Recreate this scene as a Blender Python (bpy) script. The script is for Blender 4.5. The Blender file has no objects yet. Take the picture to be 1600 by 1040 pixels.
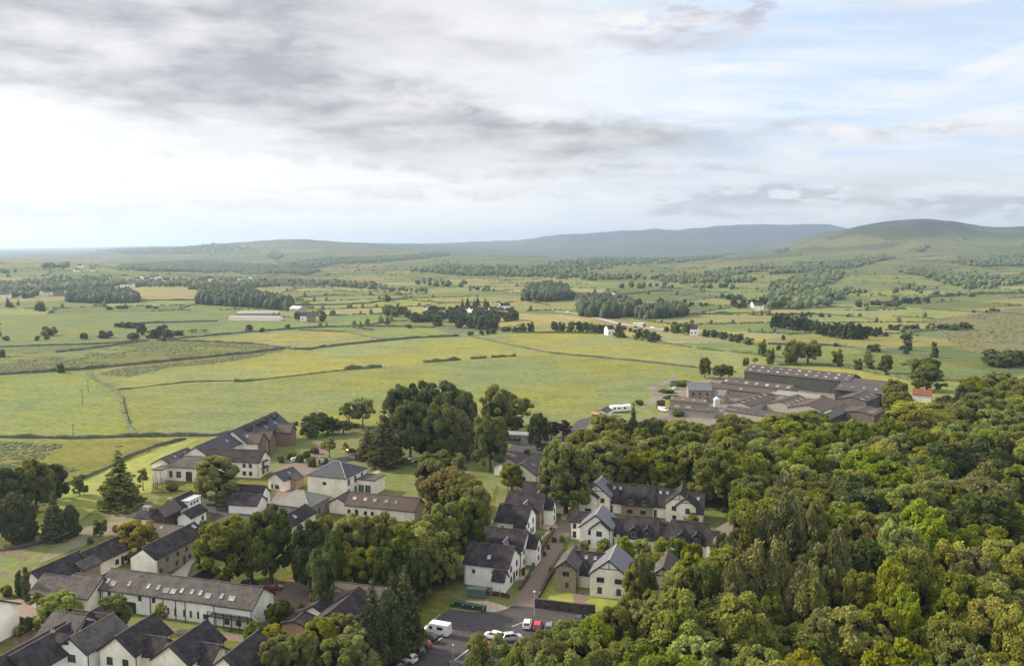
import bpy, bmesh, math, random, time
import numpy as np
from mathutils import Vector, Matrix, geometry, noise as mnoise
T0 = time.time()
S = bpy.context.scene
COL = S.collection
# ------------------------------------------------------------------ camera
F, H = 1340.0, 75.0
P = math.atan(137 / F)
cam = bpy.data.objects.new('camera', bpy.data.cameras.new('camera')); COL.objects.link(cam)
cam.location = (0, 0, H); cam.rotation_euler = (math.pi / 2 - P, 0, 0)
cam.data.sensor_fit = 'HORIZONTAL'; cam.data.sensor_width = 36; cam.data.lens = F * 36 / 1600
cam.data.clip_start = 1; cam.data.clip_end = 80000
S.camera = cam
# ------------------------------------------------------------------ light
SUN_AZ, SUN_EL = math.radians(-68), math.radians(30)
sl = bpy.data.lights.new('sun', 'SUN'); sl.energy = 4.3; sl.angle = math.radians(4.0); sl.color = (1, .85, .64)
sun = bpy.data.objects.new('sun', sl); COL.objects.link(sun)
sun.rotation_euler = (math.pi / 2 - SUN_EL, 0, math.pi - SUN_AZ)
S.view_settings.view_transform = 'Standard'; S.view_settings.look = 'None'
S.view_settings.exposure = 0.85; S.view_settings.gamma = 1
S.view_settings.use_curve_mapping = False
S.cycles.use_denoising = True; S.cycles.denoising_prefilter = 'NONE'; S.cycles.use_adaptive_sampling = False
S.cycles.max_bounces = 5; S.cycles.diffuse_bounces = 3; S.cycles.volume_bounces = 0
S.cycles.transmission_bounces = 2; S.cycles.glossy_bounces = 2
HAZE = 8.8e-5

class NT:
    """tiny node-expression helper"""
    def __init__(s, tree): s.t = tree; s.n = tree.nodes; s.l = tree.links
    def put(s, sock, v):
        if isinstance(v, bpy.types.NodeSocket): s.l.new(v, sock)
        elif v is not None:
            if isinstance(v, (tuple, list)) and len(v) == 3 and sock.type == 'RGBA': v = (*v, 1)
            sock.default_value = v
    def m(s, op, a, b=None, c=None, clamp=False):
        n = s.n.new('ShaderNodeMath'); n.operation = op; n.use_clamp = clamp
        for i, v in enumerate((a, b, c)):
            if v is not None: s.put(n.inputs[i], v)
        return n.outputs[0]
    def mix(s, f, a, b, mode='MIX'):
        n = s.n.new('ShaderNodeMix'); n.data_type = 'RGBA'; n.blend_type = mode
        s.put(n.inputs[0], f); s.put(n.inputs[6], a); s.put(n.inputs[7], b)
        return n.outputs[2]
    def noise(s, vec, scale, detail=4, rough=.55, dist=0):
        n = s.n.new('ShaderNodeTexNoise'); s.put(n.inputs['Vector'], vec); n.inputs['Scale'].default_value = scale
        n.inputs['Detail'].default_value = detail; n.inputs['Roughness'].default_value = rough
        n.inputs['Distortion'].default_value = dist
        return n.outputs[0]
    def ramp(s, f, a, b, lo=0., hi=1.):
        n = s.n.new('ShaderNodeMapRange'); n.interpolation_type = 'SMOOTHSTEP'
        for i, v in enumerate((f, a, b, lo, hi)): s.put(n.inputs[i], v)
        return n.outputs[0]
    def scale(s, vec, k):
        n = s.n.new('ShaderNodeVectorMath'); n.operation = 'MULTIPLY'; s.put(n.inputs[0], vec); n.inputs[1].default_value = k
        return n.outputs[0]
    def comb(s, x, y, z):
        n = s.n.new('ShaderNodeCombineXYZ'); s.put(n.inputs[0], x); s.put(n.inputs[1], y); s.put(n.inputs[2], z)
        return n.outputs[0]

# ------------------------------------------------------------------ sky
W = bpy.data.worlds.new('World'); S.world = W; W.use_nodes = True
q = NT(W.node_tree); q.n.clear()
sky = q.n.new('ShaderNodeTexSky'); sky.sky_type = 'NISHITA'; sky.sun_disc = False
sky.sun_elevation = SUN_EL; sky.sun_rotation = SUN_AZ
tc = q.n.new('ShaderNodeTexCoord').outputs['Generated']
sx = q.n.new('ShaderNodeSeparateXYZ'); q.l.new(tc, sx.inputs[0]); dx, dy, dz = sx.outputs
zc = q.m('MAXIMUM', dz, 0.0)
den = q.m('ADD', zc, .10)
cx, cy = q.m('DIVIDE', dx, den), q.m('DIVIDE', dy, den)
plane = q.comb(cx, cy, 3.7)
warp = q.noise(q.scale(plane, (.8, .8, 1)), 1.3, 3)
az = q.m('MULTIPLY', q.m('ARCTAN2', dx, dy), 57.2958)
el = q.m('MULTIPLY', q.m('ARCSINE', dz), 57.2958)
# cloud noises: laid on a horizontal cloud deck, so they flatten towards the horizon
n1 = q.noise(q.scale(plane, (.42, 1.0, 1)), 1.15, 7, .52, .35)
n2 = q.noise(q.scale(plane, (.5, 1.25, 1)), 3.1, 6, .55, .2)
n3 = q.noise(q.comb(q.m('MULTIPLY', az, .11), q.m('MULTIPLY', el, .42), 1.3), 1.0, 6, .6, .5)
n4 = q.noise(q.comb(q.m('MULTIPLY', az, .30), q.m('MULTIPLY', el, .8), 7.3), 1.0, 6, .6, .3)
n5 = q.noise(q.comb(q.m('MULTIPLY', az, .16), q.m('MULTIPLY', el, .55), 11.3), 1.0, 4, .5, .2)
azw = q.m('ADD', az, q.m('MULTIPLY', q.m('SUBTRACT', n3, .5), 9))
elw = q.m('ADD', el, q.m('MULTIPLY', q.m('SUBTRACT', n4, .5), 2.6))
elw = q.m('ADD', elw, q.m('MULTIPLY', q.m('SUBTRACT', n3, .5), 1.8))
def blob(px, py, rx, ry, rot=0, amp=1.0, soft=1.0):
    """a soft cloud body at a direction of the sky (degrees), edges broken by the noises"""
    a0 = math.degrees(math.atan((px - 800) / F)); e0 = math.degrees(math.atan((383 - py) / F))
    ax, ay = math.degrees(rx / F), math.degrees(ry / F); r = math.radians(rot)
    u = q.m('SUBTRACT', azw, a0); v = q.m('SUBTRACT', elw, e0)
    uu = q.m('DIVIDE', q.m('ADD', q.m('MULTIPLY', u, math.cos(r)), q.m('MULTIPLY', v, -math.sin(r))), ax)
    vv = q.m('DIVIDE', q.m('ADD', q.m('MULTIPLY', u, math.sin(r)), q.m('MULTIPLY', v, math.cos(r))), ay)
    d = q.m('ADD', q.m('MULTIPLY', uu, uu), q.m('MULTIPLY', vv, vv))
    g = q.m('EXPONENT', q.m('MULTIPLY', q.m('POWER', d, soft), -1.0))
    return q.m('MULTIPLY', g, amp)
def total(L):
    t = L[0]
    for v in L[1:]: t = q.m('ADD', t, v)
    return t
dark = total([blob(200, 40, 340, 110, 0, 1.15, 1.8), blob(420, 160, 500, 66, 8, 1.1, 1.7), blob(860, 212, 270, 24, 5, 1.0, 1.3),
              blob(60, 150, 190, 30, 3, .6, 1), blob(770, 95, 110, 26, 12, .45, 1), blob(-500, 20, 420, 130, 0, .9, 1.3),
              blob(120, -190, 700, 150, 0, .9, 1.3), blob(130, 78, 110, 20, 3, -.55, 1), blob(640, 70, 90, 40, 15, .30, 1)])
midc = total([blob(1050, 60, 120, 30, -3, .55, 1.2), blob(820, 30, 190, 45, 10, .6, 1), blob(1330, 225, 330, 14, 3, .5, 1), blob(1130, 275, 420, 16, 1, .65, 1),
              blob(1560, 45, 190, 50, 0, .55, 1), blob(1500, 296, 260, 9, 0, .6, 1), blob(1180, 88, 120, 12, 0, .35, 1), blob(1290, 330, 240, 17, 0, .85, 1.3),
              blob(1580, 330, 90, 16, 0, .6, 1), blob(1075, 322, 60, 14, 0, .5, 1), blob(120, 335, 300, 16, 0, .8, 1), blob(520, 255, 420, 9, 3, .8, 1), blob(230, 225, 160, 8, 3, .6, 1), blob(700, 300, 300, 8, 0, .8, 1), blob(420, 325, 260, 8, 1, .5, 1), blob(40, 300, 200, 7, 0, .4, 1)])
overhead = q.ramp(el, 17, 34)
behind = q.ramp(q.m('ABSOLUTE', az), 40, 62)
outside = q.m('MAXIMUM', overhead, behind)
deck = q.ramp(n1, .46, .66)
puffs = q.ramp(q.noise(q.comb(q.m('MULTIPLY', az, .42), q.m('MULTIPLY', el, 1.25), 17.3), 1.0, 6, .55, .3), .40, .56)
puff = q.m('MULTIPLY', puffs, total([blob(1310, 326, 330, 25, 0, 1.8, 2.0), blob(1075, 326, 80, 18, 0, 1.5, 1.6), blob(1060, 50, 150, 34, -3, 1.2, 1.4), blob(120, 345, 240, 14, 0, .8, 1.2), blob(1350, 222, 260, 11, 3, .9, 1.2), blob(930, 262, 300, 9, 2, .9, 1.2)]), clamp=True)
dk = q.m('ADD', q.m('MULTIPLY', dark, q.ramp(n2, .10, .58, .68, 1.10)), q.m('MULTIPLY', q.m('MULTIPLY', outside, deck), .45), clamp=True)
md = q.m('MULTIPLY', midc, q.ramp(n4, .30, .62, .35, 1.25), clamp=True)
# clear-air colour in the gaps: white towards the sun on the left, pale blue on the right
veil_l = q.ramp(azw, -3, 17, 1, .0)
veil_h = q.ramp(elw, 0.5, 9, 1.0, .0)
wisps = q.ramp(q.noise(q.comb(q.m('MULTIPLY', az, .07), q.m('MULTIPLY', el, .36), 4.1), 1.0, 7, .6, .8), .40, .68)
veil = q.m('MAXIMUM', q.m('MAXIMUM', veil_l, q.m('MULTIPLY', veil_h, .75)), q.m('MULTIPLY', wisps, .85))
veil = q.m('MULTIPLY', veil, q.m('SUBTRACT', 1, q.m('MULTIPLY', overhead, .5)))
veil = q.m('MINIMUM', veil, 1)
air = q.mix(veil, (.58, .73, .95), (.955, .925, .885))
air = q.mix(q.m('MULTIPLY', q.ramp(n2, .42, .62), .30), air, (1.06, 1.01, .94))
air = q.mix(q.m('MULTIPLY', md, .85), air, q.mix(n2, (.54, .53, .56), (.84, .81, .81)))
tone = q.m('ADD', q.m('ADD', q.m('MULTIPLY', q.m('SUBTRACT', n2, .5), .7), q.m('MULTIPLY', q.m('SUBTRACT', n5, .5), 2.1)), q.m('ADD', .36, q.m('MULTIPLY', q.m('SUBTRACT', n4, .5), 1.0)), clamp=True)
air = q.mix(q.m('MULTIPLY', puff, .9), air, q.mix(q.ramp(n5, .35, .62), (.50, .485, .53), (.95, .90, .87)))
cl = q.mix(tone, (.35, .33, .338), (.87, .815, .775))
out = q.mix(dk, air, cl)
out = q.mix(q.m('MULTIPLY', outside, .8), out, q.mix(n1, (1.0, 1.02, 1.05), (1.75, 1.7, 1.62)))
bg1 = q.n.new('ShaderNodeBackground'); q.l.new(sky.outputs[0], bg1.inputs[0]); bg1.inputs[1].default_value = .10
bg2 = q.n.new('ShaderNodeBackground'); q.l.new(out, bg2.inputs[0]); bg2.inputs[1].default_value = .63
ms = q.n.new('ShaderNodeMixShader'); ms.inputs[0].default_value = .88
q.l.new(bg1.outputs[0], ms.inputs[1]); q.l.new(bg2.outputs[0], ms.inputs[2])
wo = q.n.new('ShaderNodeOutputWorld'); q.l.new(ms.outputs[0], wo.inputs[0])
W.cycles.sampling_method = 'MANUAL'; W.cycles.sample_map_resolution = 512

# ------------------------------------------------------------------ materials
MATS = {}
def mat(name, c1, c2=None, scale=1.0, rough=.85, detail=4, bump=0, bscale=None, spec=.3, c3=None, s3=.1, stretch=None, contrast=(.35, .65), objrand=0, coord='Object', metal=0):
    m = bpy.data.materials.new(name); m.use_nodes = True
    k = NT(m.node_tree); b = k.n['Principled BSDF']
    b.inputs['Roughness'].default_value = rough; b.inputs['Specular IOR Level'].default_value = spec
    b.inputs['Metallic'].default_value = metal
    if coord == 'Object': v = k.n.new('ShaderNodeTexCoord').outputs['Object']
    else: v = k.n.new('ShaderNodeNewGeometry').outputs['Position']
    if stretch: v = k.scale(v, stretch)
    col = c1
    if c2: col = k.mix(k.ramp(k.noise(v, scale, detail), *contrast), c1, c2)
    if c3: col = k.mix(k.ramp(k.noise(v, s3, 5, .6, .4), .42, .62), col, c3)
    if objrand:
        r = k.n.new('ShaderNodeObjectInfo').outputs['Random']
        h = k.n.new('ShaderNodeHueSaturation'); k.put(h.inputs['Color'], col)
        k.put(h.inputs['Value'], k.ramp(r, 0, 1, 1 - objrand, 1 + objrand)); col = h.outputs[0]
    k.put(b.inputs['Base Color'], col)
    if bump:
        bn = k.n.new('ShaderNodeBump'); bn.inputs['Strength'].default_value = bump; bn.inputs['Distance'].default_value = .08
        k.put(bn.inputs['Height'], k.noise(v, bscale or scale * 2, 3)); k.l.new(bn.outputs[0], b.inputs['Normal'])
    MATS[name] = m
    return m
def leafmat(name, c1, c2, hv=.025, vv=.22, tr=.38):
    m = bpy.data.materials.new(name); m.use_nodes = True
    k = NT(m.node_tree); k.n.clear()
    v = k.n.new('ShaderNodeTexCoord').outputs['Object']
    oi = k.n.new('ShaderNodeObjectInfo').outputs['Random']
    at = k.n.new('ShaderNodeAttribute'); at.attribute_name = 'leaf_tone'
    col = k.mix(at.outputs['Fac'], c1, c2)
    h = k.n.new('ShaderNodeHueSaturation'); k.put(h.inputs['Color'], col)
    k.put(h.inputs['Hue'], k.ramp(oi, 0, 1, .5 - hv, .5 + hv))
    r2 = k.m('FRACT', k.m('MULTIPLY', oi, 7.31)); k.put(h.inputs['Value'], k.ramp(r2, 0, 1, 1 - vv, 1 + vv))
    r3 = k.m('FRACT', k.m('MULTIPLY', oi, 13.7)); k.put(h.inputs['Saturation'], k.ramp(r3, 0, 1, .82, 1.08))
    d = k.n.new('ShaderNodeBsdfDiffuse'); k.l.new(h.outputs[0], d.inputs[0])
    t = k.n.new('ShaderNodeBsdfTranslucent'); k.l.new(k.mix(.5, h.outputs[0], (.30, .34, .05), 'MIX') if tr > .3 else h.outputs[0], t.inputs[0])
    mx = k.n.new('ShaderNodeMixShader'); mx.inputs[0].default_value = tr
    k.l.new(d.outputs[0], mx.inputs[1]); k.l.new(t.outputs[0], mx.inputs[2])
    o = k.n.new('ShaderNodeOutputMaterial'); k.l.new(mx.outputs[0], o.inputs[0])
    MATS[name] = m
    return m
leafmat('leaf_green', (.070, .094, .018), (.235, .255, .048), .014)
leafmat('leaf_bright', (0.099, 0.132, 0.018), (0.314, 0.330, 0.051))
leafmat('leaf_olive', (.090, .100, .028), (.262, .272, .078), .016)
leafmat('leaf_dark', (.038, .056, .018), (.140, .168, .042), .014, tr=.25)
leafmat('leaf_conifer', (0.038, 0.050, 0.026), (0.102, 0.114, 0.054), tr=.15)
leafmat('leaf_browncon', (.062, .068, .022), (.215, .212, .064), .014, tr=.2)
leafmat('leaf_pale', (.090, .108, .034), (.250, .265, .085), .014)
leafmat('leaf_rust', (.130, .100, .030), (.270, .190, .060))
leafmat('leaf_purple', (.035, .018, .022), (.080, .040, .042), tr=.15)
leafmat('leaf_gold', (.22, .21, .03), (.42, .38, .05))
leafmat('leaf_far', (.055, .085, .032), (.130, .160, .058), tr=.2)
mat('bark', (.07, .055, .04), (.13, .11, .085), 3, .95, bump=.5)
mat('cream', (.77, .715, .62), (.84, .79, .69), .8, .92, c3=(.68, .63, .54), s3=.35, bump=.25, bscale=9, spec=.15)
mat('white', (.79, .775, .745), (.86, .845, .815), .8, .9, c3=(.72, .70, .66), s3=.35, bump=.2, bscale=9, spec=.15)
mat('slate_dark', (.017, .014, .018), (.040, .034, .040), 1.8, .9, 7, c3=(.048, .043, .044), s3=.5, bump=.8, bscale=5, contrast=(.3, .7), spec=.12)
mat('slate_blue', (.080, .088, .110), (.140, .150, .180), 2.0, .55, 6, c3=(.11, .11, .12), s3=.4, bump=.5, bscale=6, spec=.5)  # blue slate colour, with the gable slopes' sky reflection put into it
mat('slate_navy', (.034, .038, .050), (.066, .070, .086), 2.0, .7, 6, c3=(.050, .050, .056), s3=.4, bump=.5, bscale=6, spec=.2)
mat('slate_grey', (.048, .043, .044), (.088, .080, .078), 2.0, .9, 7, c3=(.098, .088, .078), s3=.5, bump=.6, bscale=6, spec=.15)
mat('slate_pale', (0.128, 0.136, 0.128), (0.187, 0.191, 0.178), 2.0, .7, 6, c3=(0.145, 0.140, 0.111), s3=.4, bump=.5, bscale=6)
mat('slate_brown', (.075, .060, .055), (.125, .102, .092), 2.0, .85, 7, c3=(.10, .085, .072), s3=.4, bump=.5, bscale=6, spec=.15)
mat('trim', (.030, .026, .026), (.045, .04, .038), 3, .6)
mat('ridge_lead', (.24, .24, .25), (.33, .325, .325), 3, .6)
mat('frame_brown', (.055, .038, .03), (.08, .055, .04), 5, .6)
mat('frame_white', (.65, .64, .62), (.72, .71, .70), 5, .5)
mat('glass', (.020, .024, .030), (.06, .07, .085), .6, .12, spec=.7, objrand=.5)
mat('glass_sky', (.16, .185, .21), (.30, .33, .35), 1.2, .25, spec=.4, objrand=.35)
mat('door_dark', (.04, .03, .03), (.06, .045, .04), 2, .6)
mat('asphalt', (0.040, 0.035, 0.040), (0.066, 0.059, 0.064), 1.2, .9, 6, c3=(0.052, 0.046, 0.046), s3=.12, bump=.2, bscale=12, coord='P')
mat('brick_paving', (0.131, 0.088, 0.072), (0.184, 0.135, 0.110), 1.6, .9, 6, c3=(0.144, 0.113, 0.095), s3=.2, bump=.3, bscale=8, coord='P')
mat('tan_paving', (.30, .235, .165), (.38, .31, .225), 1.4, .9, 5, coord='P')
mat('gravel', (.18, .14, .11), (.25, .20, .16), 2.5, .95, 6, coord='P', bump=.4, bscale=12)
mat('farm_yard', (0.143, 0.124, 0.105), (0.195, 0.173, 0.150), .5, .95, 6, coord='P', c3=(0.112, 0.098, 0.083), s3=.08)
mat('lawn', (0.081, 0.104, 0.025), (0.128, 0.151, 0.036), .35, .95, 6, c3=(0.115, 0.123, 0.038), s3=.07, coord='P', bump=.5, bscale=5)
mat('lawn_bright', (0.162, 0.184, 0.034), (0.230, 0.243, 0.043), .3, .95, 6, c3=(0.162, 0.194, 0.036), s3=.06, coord='P', bump=.4, bscale=5)
mat('soil', (.085, .060, .042), (.15, .11, .08), 1.2, .95, 6, coord='P', bump=.5)
mat('bed', (.14, .105, .075), (.21, .17, .12), 1.4, .95, 6, coord='P', c3=(.11, .13, .06), s3=.25, bump=.5)
mat('paint_white', (.62, .62, .60), (.75, .75, .73), 4, .7)
mat('concrete', (.27, .25, .22), (.36, .335, .30), 2, .9)
mat('timber', (.26, .18, .11), (.36, .27, .17), 3, .85, stretch=(1, 1, 4))
mat('black_metal', (.02, .02, .022), (.03, .03, .032), 3, .5)
mat('bin_green', (.022, .055, .035), (.035, .075, .05), 2, .55)
mat('tank_green', (.075, .11, .085), (.10, .14, .11), 1, .6)
mat('tyre', (.018, .018, .018), None, rough=.9)
mat('alloy', (.40, .40, .42), None, rough=.35, metal=.8)
mat('lamp_red', (.35, .02, .015), None, rough=.3)
mat('lamp_clear', (.75, .75, .72), None, rough=.2)
for n, c in dict(white=(.72, .72, .70), red=(.42, .025, .022), darkred=(.20, .02, .03), silver=(.38, .40, .42), black=(.018, .018, .022), grey=(.14, .16, .18), blue=(.05, .09, .20)).items():
    mat('paint_' + n + '_car', c, None, rough=.25, spec=.6)
mat('barn_green', (0.040, 0.050, 0.042), (0.068, 0.076, 0.064), 1.2, .8, stretch=(1, 1, .25), c3=(0.056, 0.056, 0.048), s3=.2)
mat('barn_roof', (.050, .046, .051), (.086, .080, .084), 1.0, .9, 6, c3=(.085, .070, .060), s3=.25, bump=.3, spec=.1)
mat('barn_brown', (0.052, 0.036, 0.034), (0.081, 0.059, 0.052), 1.0, .85, 6, c3=(0.070, 0.052, 0.042), s3=.15, bump=.3)
mat('barn_pale', (.16, .18, .16), (.22, .235, .21), 1.0, .8, 6, c3=(.18, .18, .15), s3=.15)
mat('translucent_sheet', (.17, .165, .15), (.30, .29, .26), 1, .8, objrand=.45)
mat('rust_sheet', (.30, .23, .14), (.38, .30, .20), 1, .8)
mat('red_roof', (.15, .045, .035), (.20, .07, .05), 1, .8)
mat('galvanised', (.45, .47, .48), (.55, .57, .57), 1, .45, metal=.3)
mat('wood_grey', (.10, .085, .07), (.16, .14, .12), 2, .9, stretch=(1, 1, .3))
mat('core', (.018, .028, .010), (.034, .048, .016), 1, 1)  # dark blobs added inside tree crowns to stop light leaking through
mat('drystone', (.085, .078, .065), (.15, .14, .12), .7, .95, 5, c3=(.07, .085, .04), s3=.2)
mat('hedge_far', (.065, .085, .038), (.115, .135, .058), .5, 1, 5, coord='P')
mat('rush', (.105, .118, .048), (.15, .155, .062), .5, 1, coord='P')
def stonemat(name, ca, cb, cm, sc=2.6):
    m = bpy.data.materials.new(name); m.use_nodes = True
    k = NT(m.node_tree); b = k.n['Principled BSDF']; b.inputs['Roughness'].default_value = .92; b.inputs['Specular IOR Level'].default_value = .15
    v = k.n.new('ShaderNodeTexCoord').outputs['Object']
    vo = k.n.new('ShaderNodeTexVoronoi'); k.put(vo.inputs['Vector'], k.scale(v, (1, 1, 1.8))); vo.inputs['Scale'].default_value = sc
    ve = k.n.new('ShaderNodeTexVoronoi'); ve.feature = 'DISTANCE_TO_EDGE'; k.put(ve.inputs['Vector'], k.scale(v, (1, 1, 1.8))); ve.inputs['Scale'].default_value = sc
    sp = k.n.new('ShaderNodeSeparateColor'); k.l.new(vo.outputs['Color'], sp.inputs[0])
    col = k.mix(sp.outputs[0], ca, cb); col = k.mix(k.ramp(ve.outputs['Distance'], .0, .09), cm, col)
    col = k.mix(k.m('MULTIPLY', k.noise(v, .4, 4), .5), col, ca)
    k.put(b.inputs['Base Color'], col)
    bn = k.n.new('ShaderNodeBump'); bn.inputs['Strength'].default_value = .6; bn.inputs['Distance'].default_value = .05
    k.put(bn.inputs['Height'], ve.outputs['Distance']); k.l.new(bn.outputs[0], b.inputs['Normal'])
    MATS[name] = m
stonemat('stone', (.20, .155, .105), (.36, .29, .20), (.30, .26, .20))
stonemat('stone_grey', (.17, .145, .12), (.33, .29, .24), (.27, .25, .21))
stonemat('stone_dark', (.045, .035, .035), (.15, .12, .11), (.03, .025, .025), 1.7)
stonemat('brick_red', (.17, .105, .08), (.26, .165, .125), (.22, .17, .14), 4)

# ------------------------------------------------------------------ terrain
# ground level is given by where the land shows in the view: for each bearing (column px) and forward distance, the row at which the ground lies
ROWS = [520, 640, 800, 1000, 1300, 1700, 2200, 2900, 3800, 5000, 6500, 8500, 11000, 15000, 22000]
COLS = {-500: [572, 541, 511, 487, 463, 443, 428, 416, 409, 402, 398, 394, 391, 389.5, 387.5],
 0: [572, 541, 512, 487, 462, 437, 412, 416, 409, 402, 398, 394, 391, 389.5, 387.5],
 100: [572, 541, 512, 487, 464, 440, 413, 418, 410, 402, 398, 394, 391, 388.5, 386.5],
 250: [572, 540, 511, 486, 460, 443, 424, 420, 409, 398, 390, 388, 386, 385, 384.5],
 400: [572, 541, 512, 486, 461, 446, 432, 425, 410, 393, 377, 385, 383, 384, 384],
 480: [572, 541, 512, 486, 461, 445, 431, 421, 407, 392, 375, 383, 383, 384, 384],
 560: [572, 540, 511, 485, 461, 443, 430, 417, 405, 391, 380, 380, 381, 384, 384],
 660: [572, 540, 512, 486, 461, 442, 428, 415, 404, 394, 391, 381.5, 381, 384, 384],
 800: [572, 540, 512, 487, 461, 441, 427, 415, 407, 400, 400, 389, 376, 386, 387],
 900: [572, 541, 513, 488, 462, 440, 426, 414, 408, 404, 405, 385, 366, 386, 387],
 1060: [572, 541, 514, 489, 463, 441, 427, 416, 408, 404, 405, 381, 358, 386, 387],
 1200: [572, 541, 514, 489, 464, 440, 424, 411, 400, 393, 398, 378, 350.5, 386, 387],
 1290: [572, 541, 514, 490, 466, 442, 424, 408, 389, 364.5, 372, 368, 352, 386, 387],
 1350: [572, 541, 514, 490, 467, 443, 424, 407, 384, 348, 370, 375, 362, 386, 387],
 1400: [572, 541, 514, 490, 467, 444, 423, 405, 381, 342, 370, 380, 375, 386, 387],
 1440: [572, 541, 514, 491, 468, 445, 422, 404, 378, 341, 370, 380, 380, 386, 387],
 1480: [572, 541, 514, 491, 467, 444, 422, 403, 379, 345, 368, 380, 380, 386, 387],
 1530: [572, 541, 514, 491, 466, 443, 422, 402, 380, 356, 366, 380, 380, 386, 387],
 1600: [572, 541, 514, 491, 466, 443, 422, 402, 382, 356, 366, 380, 380, 386, 387],
 2100: [572, 541, 514, 491, 466, 443, 424, 404, 386, 362, 370, 380, 380, 386, 387]}
CX = np.array(sorted(COLS)); TAB = np.array([COLS[c] for c in CX], float)
LR = np.log(np.array(ROWS, float))
b_ = -(TAB - 520) / F
SL = (-math.sin(P) + b_ * math.cos(P)) / (math.cos(P) + b_ * math.sin(P))
ZT = H + SL * np.exp(LR)[None, :]
ZT[:, 0] = 0.0
def vnoise(x, y, seed=0):
    xi, yi = np.floor(x).astype(np.int64), np.floor(y).astype(np.int64)
    fx, fy = x - xi, y - yi; fx = fx * fx * (3 - 2 * fx); fy = fy * fy * (3 - 2 * fy)
    def h(a, b):
        n = (a * 374761393 + b * 668265263 + seed * 974711) & 0xffffffff
        n = ((n ^ (n >> 13)) * 1274126177) & 0xffffffff
        return ((n ^ (n >> 16)) & 0xffff) / 65535.
    return (h(xi, yi) * (1 - fx) + h(xi + 1, yi) * fx) * (1 - fy) + (h(xi, yi + 1) * (1 - fx) + h(xi + 1, yi + 1) * fx) * fy
def height(x, y):
    x = np.asarray(x, float); y = np.asarray(y, float)
    Y = np.maximum(y, 1.0); px = 800 + F * np.clip(x / Y, -1.2, 1.2) / math.cos(P)
    px = np.clip(px, CX[0], CX[-1] - 1e-6); ly = np.clip(np.log(Y), LR[0], LR[-1] - 1e-9)
    i = np.clip(np.searchsorted(CX, px, 'right') - 1, 0, len(CX) - 2); j = np.clip(np.searchsorted(LR, ly, 'right') - 1, 0, len(LR) - 2)
    u = (px - CX[i]) / (CX[i + 1] - CX[i]); u = u * u * (3 - 2 * u) * .5 + u * .5
    t = (ly - LR[j]) / (LR[j + 1] - LR[j])
    def row(ii):
        def g(jj): return ZT[ii, np.clip(jj, 0, len(LR) - 1)]
        p0, p1, p2, p3 = g(j - 1), g(j), g(j + 1), g(j + 2)
        m1 = (p2 - p0) * .5 * .75; m2 = (p3 - p1) * .5 * .75
        m1 = np.where(j == 0, 0, m1)
        t2, t3 = t * t, t * t * t
        return (2 * t3 - 3 * t2 + 1) * p1 + (t3 - 2 * t2 + t) * m1 + (-2 * t3 + 3 * t2) * p2 + (t3 - t2) * m2
    z = row(i) * (1 - u) + row(i + 1) * u
    far = np.clip((Y - 560) / 900, 0, 1)
    z = z + far * ((vnoise(x / 170, y / 170, 3) - .5) * 5 + (vnoise(x / 61, y / 61, 5) - .5) * 1.6) * np.clip(Y / 1500, .3, 1.6)
    hill = np.clip((z - 60) / 120, 0, 1)
    z = z + hill * ((vnoise(x / 420, y / 420, 8) - .5) * 66 - np.abs(vnoise(x / 330, y / 520, 48) - .5) * 110 + 26 + (vnoise(x / 150, y / 150, 9) - .5) * 20 + (vnoise(x / 60, y / 60, 19) - .5) * 5) * np.clip((5200 - Y) / 600, .35, 1)
    return np.where(Y < ROWS[0], 0.0, z)
def ray(px, py):
    a = (px - 800) / F; b = -(py - 520) / F
    return a, math.cos(P) + b * math.sin(P), -math.sin(P) + b * math.cos(P)
def pz(px, py, z=0.0):
    """the point of the view ray at height z above the flat village ground"""
    dx, dy, dz = ray(px, py); t = (z - H) / dz
    return Vector((dx * t, dy * t, z))
_ts = np.exp(np.linspace(math.log(100), math.log(26000), 1500))
def pick(px, py, lift=0.0):
    """where the view ray meets the land"""
    dx, dy, dz = ray(px, py)
    X, Y, Z = dx * _ts, dy * _ts, H + dz * _ts
    d = Z - height(X, Y) - lift
    k = np.where(d < 0)[0]
    if len(k) == 0: return None
    k = max(k[0], 1); f = d[k - 1] / (d[k - 1] - d[k]); t = _ts[k - 1] + (_ts[k] - _ts[k - 1]) * f
    x, y = dx * t, dy * t
    return Vector((x, y, float(height(x, y))))
def scr(v):
    """row/column of a world point (for labels)"""
    y = v[1]; z = v[2] - H
    d = y * math.cos(P) - z * math.sin(P); u = y * math.sin(P) + z * math.cos(P)
    return 800 + F * v[0] / d, 520 - F * u / d

def mesh(name, verts, faces, m=None, smooth=False):
    me = bpy.data.meshes.new(name)
    verts = np.asarray(verts, np.float32).reshape(-1, 3)
    if isinstance(faces, np.ndarray):
        nf, k = faces.shape
        me.vertices.add(len(verts)); me.vertices.foreach_set('co', verts.ravel())
        me.loops.add(nf * k); me.loops.foreach_set('vertex_index', faces.astype(np.int32).ravel())
        me.polygons.add(nf); me.polygons.foreach_set('loop_start', np.arange(nf, dtype=np.int32) * k)
        me.update(calc_edges=True)
    else:
        me.from_pydata([tuple(map(float, v)) for v in verts], [], [tuple(f) for f in faces]); me.update()
    if smooth: me.polygons.foreach_set('use_smooth', [True] * len(me.polygons))
    if m: me.materials.append(MATS[m] if isinstance(m, str) else m)
    return me
def link(name, data, parent=None, loc=None, rot=None, scale=None, **props):
    o = bpy.data.objects.new(name, data); COL.objects.link(o)
    if parent: o.parent = parent
    if loc is not None: o.location = loc
    if rot is not None: o.rotation_euler = rot if not isinstance(rot, (int, float)) else (0, 0, rot)
    if scale is not None: o.scale = scale
    for k_, v_ in props.items(): o[k_] = v_
    return o
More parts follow.
